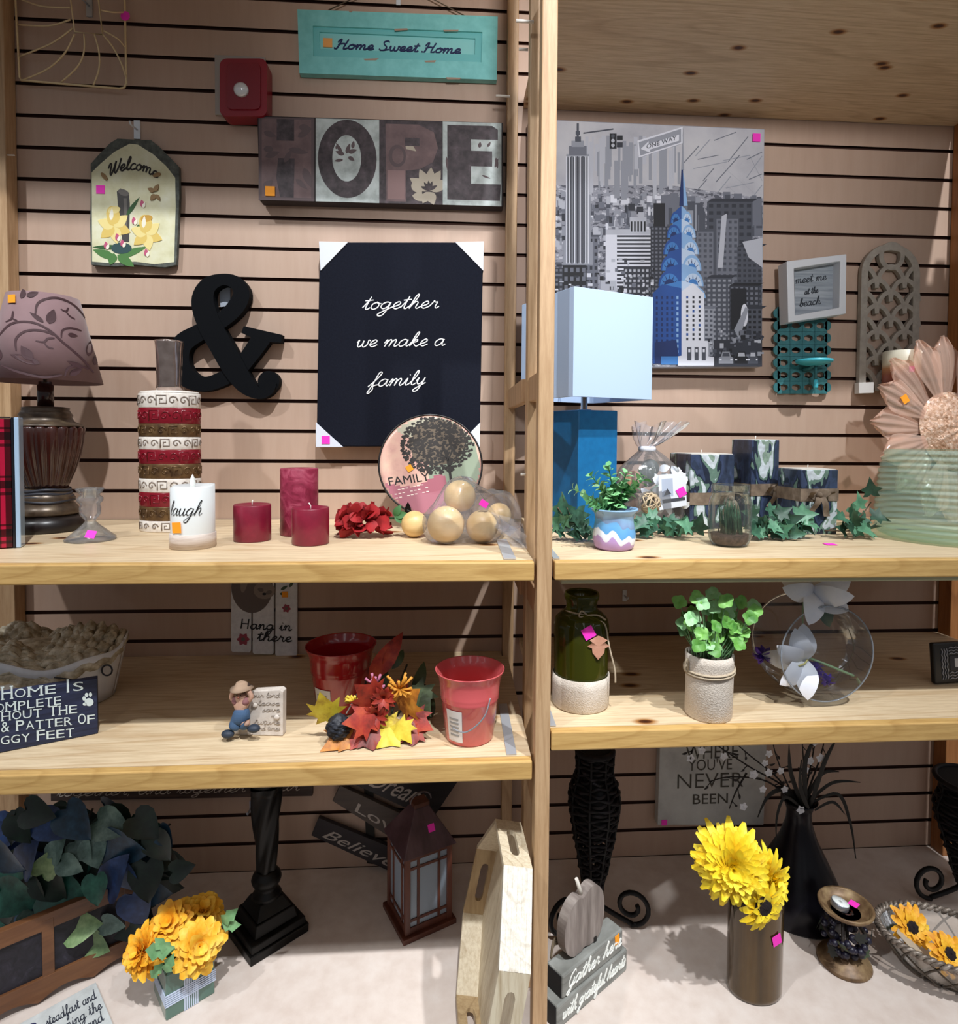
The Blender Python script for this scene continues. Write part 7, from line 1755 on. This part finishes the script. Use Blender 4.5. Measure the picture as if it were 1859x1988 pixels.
# oval wire-and-bead basket with sunflowers
p = atz(1842, 1822, DECK+.082); O = Vector((p.x, p.y, DECK)); k = mpp(O)
t = thing('oval_basket', 'oval clear-lined wire basket with a twisted rope rim', 'basket', O, (0, 0, radians(-24)))
RX, RY, hb2 = .132, .088, .078
iron2 = noisy([(.3, '#3a332c'), (.6, '#5c5348'), (.8, '#8a8074')], 40, rough=.4, metal=.5)
f_b = lambda v: (.42+.58*v**.55)
def bask(u, v, e=0): a = 2*pi*u; q = f_b(v); return Vector(((RX*q+e)*cos(a), (RY*q+e)*sin(a), .004+hb2*v))
b = MB(); b.grid(lambda u, v: bask(u, v, -.004), 48, 8); b.add([(RX*.415*cos(2*pi*i/40), RY*.415*sin(2*pi*i/40), .005) for i in range(40)], [tuple(range(40))])
b.build('liner', film('#efe9e2', .55, .12, gloss=.9, milk='#cfc6bc', bsc=30), t)
for s_ in (1, -1):
    for i in range(13):
        b = MB(); b.tube([bask(i/13+s_*.10*v_, v_, .001) for v_ in [j/10 for j in range(11)]], .0022, 6); b.build('lattice_wire', iron2, t)
b = MB(); b.tube([bask(i/60, 0, .001) for i in range(60)], .0032, 6, True); b.build('base_ring', iron2, t)
b = MB()
for s_ in (0, pi): b.tube([bask(i/200, 1, .0045*cos(i*.95+s_))+Vector((0, 0, .0045*sin(i*.95+s_))) for i in range(200)], .0042, 6, True)
b.build('twisted_rim', noisy([(.3, '#4a4038'), (.5, '#7d7166'), (.8, '#b9aea2')], 90, rough=.45, metal=.3), t)
b = MB(); pm_ = mat('#b9aa94', .8)
for q4 in ([(-.100, -.02, .080), (-.06, -.05, .055), (-.02, -.01, .035), (-.08, .03, .070)], [(-.03, -.045, .05), (.04, -.055, .06), (.05, -.01, .04), (-.01, .0, .035)]):
    b = MB(); b.hexa([Vector(q) for q in q4]+[Vector(q)+Vector((0, 0, .0015)) for q in q4]); b.build('kraft_liner', pm_, t)
og = noisy([(.3, '#dc8c14'), (.5, '#f4b424'), (.75, '#fcd84a')], 40, rough=.6)
Mt = Matrix.Rotation(radians(-14), 3, 'Z')
for i, (u, v, R0, rc, ax, lab) in enumerate(((1765, 1800, .046, .018, (-.05, -.8, .6), 'orange-yellow sunflower at the left inside the oval wire basket'), (1836, 1852, .044, .018, (.05, -.75, .65), 'orange-yellow sunflower at the front right inside the oval wire basket'))):
    q = atz(u, v, DECK+(.075 if i == 0 else .070)); f = thing('sunflower', lab, 'flower', (q.x, q.y, q.z), group='sunflowers in the basket')
    sunflower(f, Vector((0, 0, 0)), ax, R0, 14, og, 20+i, rc, .017, 3)
    b = MB(); b.tube([(0, .004, -.004), (.02, .03, -.03)], .003, 6); b.build('stem', mat('#5a7a3a', .6), f)
# ------------------------------------------------------------------ left bay: on the deck and behind
hook(488, 1566, 'pale slatwall hook beside the dark twisted candlestick', .010, .03, mat('#aeb8cc', .4, .1))
# dark sign high on the wall, mostly hidden by the shelf above
Y = -.018
O = aty(340, 1500, Y)
t = thing('plank_sign', 'long dark wooden sign with faint handwriting, half hidden under the lower shelf', 'sign', O)
dkw = noisy([(.3, '#2a1d19'), (.5, '#3e2d27'), (.75, '#5a463d')], 12, (.3, 1, 6), rough=.6)
b = wb(O); b.prism(px([(96, 1440), (608, 1440), (606, 1546), (98, 1556)], Y), Y, -.004); b.build('board', dkw, t, .002)
b = wb(O); (x0, z0), (x1, z1) = px([(110, 1546), (580, 1534)], Y); write(b, 'together, and together is our', x0, z0, x1, z1, .011, .0016, Y-.0008, Y, slant=.3); b.build('lettering', mat('#b8ada4', .6), t)
# slanted planks dream / love / believe
Y0 = -.030
O = aty(720, 1590, Y0)
t = thing('plank_sign', 'tilted sign of three dark planks lettered Dream, Love and Believe behind the lantern', 'sign', O)
lw = noisy([(.3, '#2c2522'), (.5, '#423833'), (.75, '#5c504a')], 12, (1, 1, 1), rough=.6)
planks = [([(655, 1508), (690, 1440), (900, 1500), (838, 1592)], '#18161a'), ([(645, 1555), (660, 1525), (800, 1590), (780, 1640)], '#4a403c'), ([(604, 1622), (618, 1588), (770, 1650), (752, 1690)], '#2a2528')]
def lerp4(q, x, y):   # q: bottom-left, top-left, top-right, bottom-right in pixels
    (a, b_, c_, d_) = q; bx = a[0]+(d_[0]-a[0])*x; by = a[1]+(d_[1]-a[1])*x; tx = b_[0]+(c_[0]-b_[0])*x; ty = b_[1]+(c_[1]-b_[1])*x
    return (bx+(tx-bx)*y, by+(ty-by)*y)
for i, ((q, h_), s, fr_, serif) in enumerate(zip(planks, ('Dream', 'Love', 'Believe'), ((.30, .12, .80, .52), (.30, .18, .98, .62), (.12, .18, 1.0, .68)), (1, 0, 1))):
    Y = Y0+.003*i
    b = wb(O); b.prism(px(q, Y), Y, Y+.014); b.build('plank', noisy([(.3, h_), (.8, '#5c5048' if i == 1 else '#332c30')], 14, (.4, 1, 4), rough=.6), t, .001)
    b = wb(O)
    def fn(x, y, q=q, fr_=fr_, Y=Y):
        u, v = lerp4(q, fr_[0]+(fr_[2]-fr_[0])*x, fr_[1]+(fr_[3]-fr_[1])*y); p_ = aty(u, v, Y); return (p_.x, Y-.0008, p_.z)
    letters(b, s, fn, .004, 1.0, .18 if serif else 0); b.build('lettering', mat('#b4aaa2', .6), t)
b = wb(O); b.prism(px([(705, 1500), (722, 1490), (728, 1678), (712, 1676)], -.012), -.012, -.005); b.build('back_batten', mat('#17140f', .7), t)
# carved fire-screen style panel with dark mesh, leaning at the left
A = atz(-8, 1985, DECK); B_ = atz(258, 1858, DECK)
d_ = Vector((B_.x-A.x, B_.y-A.y, 0)); yaw = atan2(d_.y, d_.x); L = d_.length; Hs = .16
t = thing('panel_screen', 'dark wooden folding screen with mesh panels and a scalloped bottom rail, at the left', 'screen', (A.x, A.y, DECK), (radians(-3), 0, yaw))
sw = noisy([(.3, '#4a2c1c'), (.5, '#6a4429'), (.75, '#875c3a')], 12, (.3, 1, 2), rough=.4)
msh = noisy([(.35, '#141218'), (.6, '#25222c'), (.8, '#3c3844')], 40, rough=.6, dist=1.5)
b = MB(); n = 40
low = [(-.12+(L+.14)*i/n, .004+.014*abs(sin(pi*(i/n)*4.0))) for i in range(n+1)]
b.prism([(x, z) for x, z in low]+[(L+.02, .050), (-.12, .050)], -.010, .010); b.build('scalloped_rail', sw, t, .001)
for x in (-.02, L*.36, L*.98): MB().box(x-.010, x+.010, -.009, .009, .045, Hs).build('stile', sw, t, .001)
MB().box(-.12, L+.02, -.0085, .0085, Hs-.02, Hs+.012).build('top_rail', sw, t, .001)
MB().box(-.11, L, -.003, .003, .048, Hs-.018).build('mesh_panel', msh, t)
# trailing dark ivy in front of the screen
O = atz(180, 1840, DECK); O.z = DECK
O = Vector((O.x, O.y-.045, DECK))
t = thing('ivy_bush', 'dense dark blue-green artificial ivy draped over the screen', 'plant', O)
IV = [noisy([(.3, a_), (.5, b_), (.75, c_)], 40, rough=.4) for a_, b_, c_ in (('#0d2230', '#16344a', '#2a4f68'), ('#14382f', '#1f5246', '#35705f'), ('#3a5248', '#56706a', '#7f9a90'), ('#0a1712', '#12241c', '#1e3428'), ('#16264a', '#223a66', '#34528a'), ('#4f6a45', '#6f8a5c', '#93a87a'))]
def heart(b, base, d, nrm, L, curl=.2):
    base = Vector(base); d = Vector(d).normalized(); nrm = Vector(nrm); nrm = nrm-d*nrm.dot(d); nrm = nrm.normalized() if nrm.length > 1e-4 else d.orthogonal(); sd = d.cross(nrm)
    half = [(0, .04), (.14, -.08), (.30, -.06), (.42, .10), (.44, .30), (.34, .55), (.18, .80), (0, 1.0)]
    rows = []; vs = []; fs = []
    for x, y in half: 
        bend = curl*(y*(1-y)-.15*y)*L
        vs += [base+sd*x*L+d*y*L+nrm*(bend+.18*x*L), base+d*max(.04, y)*L+nrm*(bend-.02*L), base-sd*x*L+d*y*L+nrm*(bend+.18*x*L)]
    for i in range(len(half)-1): k_ = 3*i; fs += [(k_, k_+3, k_+4, k_+1), (k_+1, k_+4, k_+5, k_+2)]
    b.add(vs, fs, True)
R = random.Random(41)
def PI_(u, v, y): return aty(u, v, O.y+y)-O
feat = [(150, 1590, 45, .085, 0), (105, 1600, 30, .08, 4), (215, 1600, 20, .075, 2), (240, 1640, 15, .10, 0), (160, 1645, 40, .055, 2), (135, 1680, 30, .05, 2), (185, 1650, 70, .06, 2), (225, 1700, -60, .09, 4), (245, 1700, 60, .085, 4), (125, 1740, 20, .10, 1), (60, 1660, -60, .085, 4), (30, 1740, 20, .09, 1), (190, 1720, 80, .06, 1), (265, 1760, 70, .075, 4), (80, 1795, 20, .075, 2), (60, 1790, 100, .06, 2), (160, 1800, -10, .07, 5), (175, 1830, 30, .075, 5), (215, 1795, 20, .05, 2), (310, 1640, 60, .07, 3), (320, 1620, 50, .05, 0), (110, 1650, -60, .055, 2), (90, 1680, -65, .06, 5), (20, 1660, 30, .08, 0), (45, 1600, 50, .07, 3), (75, 1575, 10, .07, 3), (350, 1690, -15, .05, 3), (280, 1600, 40, .07, 3), (290, 1700, 80, .08, 3), (100, 1715, 45, .08, 3), (70, 1735, 70, .08, 3)]
for i, (u, v, ang, L, m_) in enumerate(feat):
    a = radians(ang); c_ = PI_(u, v, R.uniform(-.045, -.015)); b = MB(); heart(b, c_-Vector((cos(a), 0, -sin(a)))*L*.4, (cos(a), R.uniform(-.3, .1), -sin(a)), (R.uniform(-.5, .5), -1, R.uniform(-.1, .7)), L)
    for q in b.v: q.z = max(q.z, .004)
    b.build('ivy_leaf', IV[m_], t)
for i in range(95):
    th = R.uniform(0, 2*pi); q = sqrt(R.random()); u, v = 140+195*q*cos(th), 1680+125*q*sin(th); a = R.uniform(-.3, 2.2); c_ = PI_(u, v, R.uniform(.01, .10)); b = MB(); heart(b, c_, (cos(a), R.uniform(-.4, .2), -sin(a)), (R.uniform(-.6, .6), -1, R.uniform(-.1, .7)), R.uniform(.055, .09))
    for q_ in b.v: q_.z = max(q_.z, .004)
    b.build('ivy_leaf', IV[R.choice((0, 3, 3, 3, 3, 4, 1))], t)
for pts in ([(160, 1850), (190, 1740), (235, 1720), (290, 1640), (330, 1600)], [(160, 1850), (120, 1760), (90, 1690), (110, 1600)], [(190, 1740), (150, 1650), (180, 1570)], [(120, 1760), (50, 1800), (20, 1840)], [(235, 1720), (270, 1770), (255, 1820)]):
    b = MB(); b.tube(spline([tuple(PI_(u, v, .02)) for u, v in pts], 6), .0022, 6)
    for q in b.v: q.z = max(q.z, .003)
    b.build('stem', mat('#2b221a', .8), t)
# steadfast card
cs = [(18, 2030), (150, 1885), (215, 1915), (235, 2010)]
P_ = [atz(178, 1918, DECK), atz(225, 1990, DECK), atz(60, 2075, DECK), atz(0, 1990, DECK)]
# corners: top right, right edge, then the hidden lower left
TR = atz(186, 1912, DECK); TL = atz(22, 2002, DECK); ex = (TR-TL).normalized(); ey = Vector((-ex.y, ex.x, 0)); Wc = (TR-TL).length
t = thing('quote_card', 'grey card lettered Be steadfast lying on the deck in the bottom left corner', 'card', (TL.x, TL.y, DECK), (0, 0, atan2(ex.y, ex.x)))
MB().box(0, Wc, -.13, 0, .0003, .006).build('card', noisy([(.3, '#b3b7b6'), (.6, '#c6cac9'), (.8, '#d3d6d4')], 40, rough=.7), t, .001)
ki = mat('#2a2f3c', .6)
b = MB(); write(b, 'B', .012, -.050, .034, -.050, .016, .003, .0068, .0055, plane='xy', slant=.1); b.build('initial', mat('#1f2352', .6), t)
b = MB(); write(b, 'e steadfast and', .036, -.045, Wc-.008, -.043, .013, .0013, .0066, .0055, plane='xy', slant=.05); b.build('lettering', ki, t)
b = MB(); write(b, 'opening the', .052, -.078, Wc-.006, -.076, .013, .0013, .0066, .0055, plane='xy', slant=.05); b.build('lettering', ki, t)
b = MB(); write(b, 'word and', .060, -.108, Wc-.010, -.106, .013, .0013, .0066, .0055, plane='xy', slant=.05); b.build('lettering', ki, t)
# green cube planter of orange-yellow blooms
C0 = atz(322, 1984, DECK); C1 = atz(421, 1938, DECK)
d_ = Vector((C1.x-C0.x, C1.y-C0.y, 0)); th = atan2(d_.y, d_.x)+radians(9); Ws = d_.length; k = mpp(C0); hh = .092
t = thing('cube_planter', 'green glazed cube planter crossed by a striped white ribbon', 'planter', (C0.x, C0.y, DECK), (0, 0, th))
gz_ = mat('#56766a', .2, Coat_Weight=.4)
b = MB(); w_ = .006
b.strip([(0, 0), (Ws, 0), (Ws, Ws), (0, Ws)], [(w_, w_), (Ws-w_, w_), (Ws-w_, Ws-w_), (w_, Ws-w_)], 0.0, hh, 'xy'); b.box(w_*.9, Ws-w_*.9, w_*.9, Ws-w_*.9, .001, hh*.8); b.build('pot', gz_, t, .003)
rb = mat('#c9d6ec', .5)
b = MB()
for i in range(7):
    x = Ws*.36+.004*i; b.box(x, x+.0022, -.0012, 0, .001, hh)
b.build('ribbon', rb, t)
b = MB()
for i in range(6):
    z = hh*.30+.0042*i; b.box(-.0012, Ws+.0012, -.0016, -.0002, z, z+.0024); b.box(-.0014, -.0002, -.0012, Ws, z, z+.0024)
b.build('ribbon', rb, t)
cen = C0+(Vector((cos(th), sin(th), 0))+Vector((-sin(th), cos(th), 0)))*Ws/2; cen.z = DECK+hh
ob = [noisy([(.3, '#eea018'), (.5, '#f8b92c'), (.75, '#fdd45a')], 40, rough=.6), noisy([(.3, '#f2ac1c'), (.5, '#fac43a'), (.75, '#ffe070')], 40, rough=.6)]
for i, (u, v, yy, ax, R0, sd, lab) in enumerate(((290, 1842, -.03, (-.5, -.8, .55), .052, 31, 'orange-yellow bloom at the front left of the green cube planter'), (385, 1835, -.03, (.45, -.8, .5), .054, 32, 'orange-yellow bloom at the front right of the green cube planter'), (335, 1795, .0, (-.05, -.7, .8), .050, 33, 'orange-yellow bloom in the middle of the green cube planter'), (392, 1780, .04, (.3, -.3, 1), .048, 34, 'shaded orange-yellow bloom at the back of the green cube planter'))):
    q = aty(u, v, cen.y+yy); f = thing('silk_flower', lab, 'flower', (q.x, q.y, q.z), group='blooms in the green cube planter')
    bloom(f, Vector((0, 0, 0)), ax, R0, 16, ob[i % 2], sd, .024, 5, 1.25)
    e = cen-q; b = MB(); b.tube([Vector(ax).normalized()*-.006, e*.6+Vector((0, 0, -.005)), e+Vector((0, 0, -.012))], .003, 6); b.build('stem', mat('#4f7a3c', .6), f)
lf = thing('silk_leaf', 'green fabric leaves tucked between the orange-yellow blooms', 'leaf', (cen.x, cen.y, cen.z))
gl2 = noisy([(.3, '#5a8a58'), (.6, '#7aa874'), (.8, '#98c08c')], 40, rough=.6)
for (u, v, yy, du, dv, L) in ((340, 1838, -.085, -45, 2, .055), (338, 1850, -.08, -12, 30, .04), (335, 1842, -.085, -28, -22, .04), (430, 1790, .0, 20, -18, .045), (430, 1792, .0, 30, 2, .04), (318, 1868, -.07, -14, 16, .035)):
    c_ = aty(u, v, cen.y+yy)-cen; b = MB(); b.leaf(c_, c_+Vector((du, -4, -dv)).normalized()*L, L*.5, (0, -1, .3), .25, .12, shape=lambda t_: sin(pi*t_)**.7*(1+.3*sin(t_*22))); b.build('leaf', gl2, lf)
b = MB(); b.tube([(0, 0, -.014), (-.02, -.03, .01), aty(338, 1842, cen.y-.07)-cen], .002, 5); b.build('stem', mat('#4f7a3c', .6), lf)
# tall dark twisted candlestick
p = on('D', 518, 1862, .075); k = mpp(p); O = p
H = lambda v: (1828-v)*k; r = lambda w: w/2*k
t = thing('pillar_candlestick', 'tall dark carved candlestick with a twisted column on a stepped square base', 'candlestick', O, (0, 0, radians(42)))
bk = noisy([(.3, '#060505'), (.6, '#0d0b09'), (.85, '#1d1812')], 30, rough=.45, Specular_IOR_Level=.25)
def sq(w0, w1, z0, z1, nm): 
    a, c_ = w0/2*k/1.38, w1/2*k/1.38
    MB().hexa([(-a, -a, z0), (a, -a, z0), (a, a, z0), (-a, a, z0), (-c_, -c_, z1), (c_, -c_, z1), (c_, c_, z1), (-c_, c_, z1)]).build(nm, bk, t, .002)
sq(158, 160, 0, .020, 'plinth'); sq(150, 146, .0205, .036, 'plinth_step'); sq(118, 104, .0365, .062, 'base_block'); sq(96, 62, .0625, .088, 'shoulder_block')
MB().lathe([(r(56), .088), (r(50), .094), (r(38), .102), (r(36), .108), (r(52), .118), (r(56), .126), (r(50), .136), (r(40), .142), (r(36), .147)], 36).build('turned_ring', bk, t)
b = MB(); n = 48; nz = 60; zA, zB = .147, .345
vs = []; fs = []
for j in range(nz+1):
    f_ = j/nz; z = zA+(zB-zA)*f_; rr = r(34+24*f_)*(1 if f_ < .93 else 1.06)
    for i in range(n): a = 2*pi*i/n; q = rr*(1+.10*sin(5*a-f_*9.5)); vs.append((q*cos(a), q*sin(a), z))
for j in range(nz):
    for i in range(n): fs.append((j*n+i, j*n+(i+1) % n, (j+1)*n+(i+1) % n, (j+1)*n+i))
b.add(vs, fs, True); b.build('twisted_column', bk, t)
MB().lathe([(r(54), .345), (r(70), .355), (r(76), .372), (r(64), .382), (r(90), .398), (r(92), .404), (0, .404)], 36).build('candle_cup', bk, t)
# lantern
C0 = atz(783, 1838, DECK); C1 = atz(886, 1792, DECK); d_ = Vector((C1.x-C0.x, C1.y-C0.y, 0)); th = atan2(d_.y, d_.x); Wl = d_.length*1.0
k = mpp(C0); k2 = k
t = thing('lantern', 'reddish brown wooden lantern with frosted panes and a pitched roof', 'lantern', (C0.x, C0.y, DECK), (0, 0, th))
lw_ = noisy([(.3, '#3f1f16'), (.5, '#572d20'), (.75, '#6e3d2b')], 14, (1, 1, .3), rough=.45)
rf = noisy([(.3, '#3a2428'), (.5, '#523a40'), (.75, '#6b5358')], 12, (2, 1, .5), rough=.4)
pane = film('#cfd9e2', .45, .4, bumpy=False, gloss=.5, milk='#aebccb')
Wd = Wl*1.0
MB().box(0, Wl, 0, Wd, 0, .012).build('base', lw_, t, .0015)
i0 = .014; zb, ztp = .012, .190
for x, y in ((i0, i0), (Wl-i0, i0), (i0, Wd-i0), (Wl-i0, Wd-i0)): MB().box(x-.006, x+.006, y-.006, y+.006, zb, ztp).build('corner_post', lw_, t, .0008)
for ax_ in range(4):
    b = MB()
    def bar(a0, a1, z0, z1, e=.003):
        if ax_ == 0: b.box(a0, a1, i0-e, i0+e, z0, z1)
        elif ax_ == 1: b.box(a0, a1, Wd-i0-e, Wd-i0+e, z0, z1)
        elif ax_ == 2: b.box(i0-e, i0+e, a0*Wd/Wl, a1*Wd/Wl, z0, z1)
        else: b.box(Wl-i0-e, Wl-i0+e, a0*Wd/Wl, a1*Wd/Wl, z0, z1)
    A0, A1 = i0+.006, Wl-i0-.006
    bar(A0, A1, zb, zb+.014, .004); bar(A0, A1, ztp-.012, ztp, .004); bar(A0, A1, ztp-.034, ztp-.028); bar(A0, A1, zb+.026, zb+.032)
    for f_ in (.22, .78): bar(A0+(A1-A0)*f_-.003, A0+(A1-A0)*f_+.003, zb+.014, ztp-.012)
    b.build('muntin_frame', lw_, t)
    b = MB(); bar(A0, A1, zb+.012, ztp-.010, .0008); b.build('frosted_pane', pane, t)
e = .008; hr = .078; cx, cy = Wl/2, Wd/2; tw_ = .018
b = MB(); b.hexa([(i0-e-.006, i0-e-.006, ztp), (Wl-i0+e+.006, i0-e-.006, ztp), (Wl-i0+e+.006, Wd-i0+e+.006, ztp), (i0-e-.006, Wd-i0+e+.006, ztp), (cx-tw_, cy-tw_*.8, ztp+hr), (cx+tw_, cy-tw_*.8, ztp+hr), (cx+tw_, cy+tw_*.8, ztp+hr), (cx-tw_, cy+tw_*.8, ztp+hr)]); b.build('roof', rf, t, .0015)
MB().box(cx-tw_*1.05, cx+tw_*1.05, cy-tw_*.9, cy+tw_*.9, ztp+hr, ztp+hr+.010).build('roof_cap', lw_, t, .001)
b = MB(); b.tube([(cx+.026*cos(a), cy-.008, ztp+hr+.010+.022*sin(a)) for a in [pi*i/16 for i in range(17)]], .0018, 6); b.build('wire_handle', mat('#6c6468', .3, .7), t)
fr0 = Vector((cx, (i0-e-.006+cy-tw_*.8)/2, ztp+hr*.5)); sl = Vector((0, (cy-tw_*.8)-(i0-e-.006), hr)).normalized(); nn = Vector((1, 0, 0)).cross(sl)
sticker(t, fr0+nn*.0012+Vector((.012, 0, 0)), .016, axes=((1, 0, 0), sl, nn))
# hexagonal serving tray standing on its side against the upright
E1, E2, EN = Vector((.10961298, .74654608, .65624229)), Vector((.16126188, -.66483029, .72938008)), Vector((.98080559, .02587734, -.19326345))
O = Vector((1.110243, -.482433, -1.923862))
t = thing('wooden_tray', 'pale octagonal wooden serving tray with slot handles, tilted on edge against the front post', 'tray', O)
tw1 = wood('#d3c6ac', '#a58f6e', 'z', False, .6, 12, 'raw_tray_wood', 11); tw2 = wood('#d2cdc2', '#aea594', 'z', False, .6, 16, 'bleached_tray_wood', 12); tw3 = wood('#b79e78', '#8a6f4c', 'z', False, .6, 12, 'tan_tray_wood', 13)
oc = [(.1997, .0701), (.1036, .1672), (-.082, .1672), (-.1997, .0701), (-.1997, -.0701), (-.082, -.1672), (.1036, -.1672), (.1997, -.0701)]   # (e2, e1)
hr_ = .0509
def tp(a, c_, h): return E2*a+E1*c_+EN*h
slots = {0: tw1, 2: tw3, 4: tw3, 6: tw1}
for i in range(8):
    a, c_ = Vector(oc[i]), Vector(oc[(i+1) % 8]); L = (c_-a).length; d = (c_-a)/L; inn = Vector((-d.y, d.x)); 
    if inn.dot(-a) < 0: inn = -inn
    th_ = .008
    def bp_(s_, h, dpt): q = a+d*s_+inn*dpt; return tp(q.x, q.y, h)
    b = MB(); m_ = slots.get(i, tw2 if i == 7 else tw1)
    if i in slots:
        sl_ = L*.28; hw = .0085; n_ = 28; outl = []; inl = []
        for k_ in range(n_):
            w = 2*pi*(k_+.5)/n_; x, y = cos(w), sin(w); sx_ = L/2; sy_ = hr_/2; f_ = min(sx_/max(1e-6, abs(x)), sy_/max(1e-6, abs(y))); outl.append((L/2+x*f_, hr_/2+y*f_))
            rx_, ry_ = sl_, hw; xx = max(-1, min(1, x*1.35)); core = 1-hw/sl_; inl.append((L/2+xx*rx_, hr_/2+(1 if y > 0 else -1)*ry_*sqrt(max(0, 1-(max(0, abs(xx)-core)/(1-core))**2))))
        for cx_, cy_ in ((0, 0), (L, 0), (L, hr_), (0, hr_)):
            k_ = min(range(n_), key=lambda q: hypot(outl[q][0]-cx_, outl[q][1]-cy_)); outl[k_] = (cx_, cy_)
        vs = [bp_(x, y, 0) for x, y in outl]+[bp_(x, y, 0) for x, y in inl]+[bp_(x, y, th_) for x, y in outl]+[bp_(x, y, th_) for x, y in inl]; fs = []
        for k_ in range(n_):
            j = (k_+1) % n_; fs += [(k_, j, n_+j, n_+k_), (2*n_+k_, 3*n_+k_, 3*n_+j, 2*n_+j), (k_, 2*n_+k_, 2*n_+j, j), (n_+k_, n_+j, 3*n_+j, 3*n_+k_)]
        b.add(vs, fs)
    else:
        b.hexa([bp_(0, 0, 0), bp_(L, 0, 0), bp_(L, 0, th_), bp_(0, 0, th_), bp_(0, hr_, 0), bp_(L, hr_, 0), bp_(L, hr_, th_), bp_(0, hr_, th_)])
        if i in (3, 7):
            for q in range(5): z = .008+q*.0085; b.hexa([bp_(0, z, -.0008), bp_(L, z, -.0008), bp_(L, z, .0), bp_(0, z, .0), bp_(0, z+.005, -.0008), bp_(L, z+.005, -.0008), bp_(L, z+.005, .0), bp_(0, z+.005, .0)])
    b.build('handle_board' if i in slots else 'rim_board', m_, t)
b = MB(); b.add([tp(x*.985, y*.985, hr_-.008) for x, y in oc]+[tp(x*.985, y*.985, hr_-.001) for x, y in oc], [tuple(range(8)), tuple(range(15, 7, -1))]+[(i, (i+1) % 8, 8+(i+1) % 8, 8+i) for i in range(8)]); b.build('base_panel', tw1, t)
# ------------------------------------------------------------------ pieces of parts go one level down
SUB = {'wick': 'wax', 'frosted_pane': 'muntin_frame', 'shade_spider': 'lamp_shade', 'paper_label': 'pail', 'bow': 'ribbon', 'candle_top': 'wax', 'leaf_tag': 'twine', 'flame_tip': 'wax_body',
       'pumpkin_stem': 'pumpkin_cutout', 'notch_mark': 'pumpkin_cutout', 'raffia': 'pumpkin_cutout', 'seed_centre': None, 'strobe_lens': 'face_panel', 'moulding': 'frame', 'eyes': 'body', 'nose_and_mouth': 'body', 'engraving': 'plaque', 'finial': 'bracket'}
for root in [o for o in COL.objects if o.parent is None and o.get('label')]:
    kids = {}
    for ch in root.children: kids.setdefault(ch.name.split('.')[0], []).append(ch)
    for a, b_ in SUB.items():
        if b_ and a in kids and b_ in kids:
            for i, ch in enumerate(kids[a]): ch.parent = kids[b_][min(i, len(kids[b_])-1)]
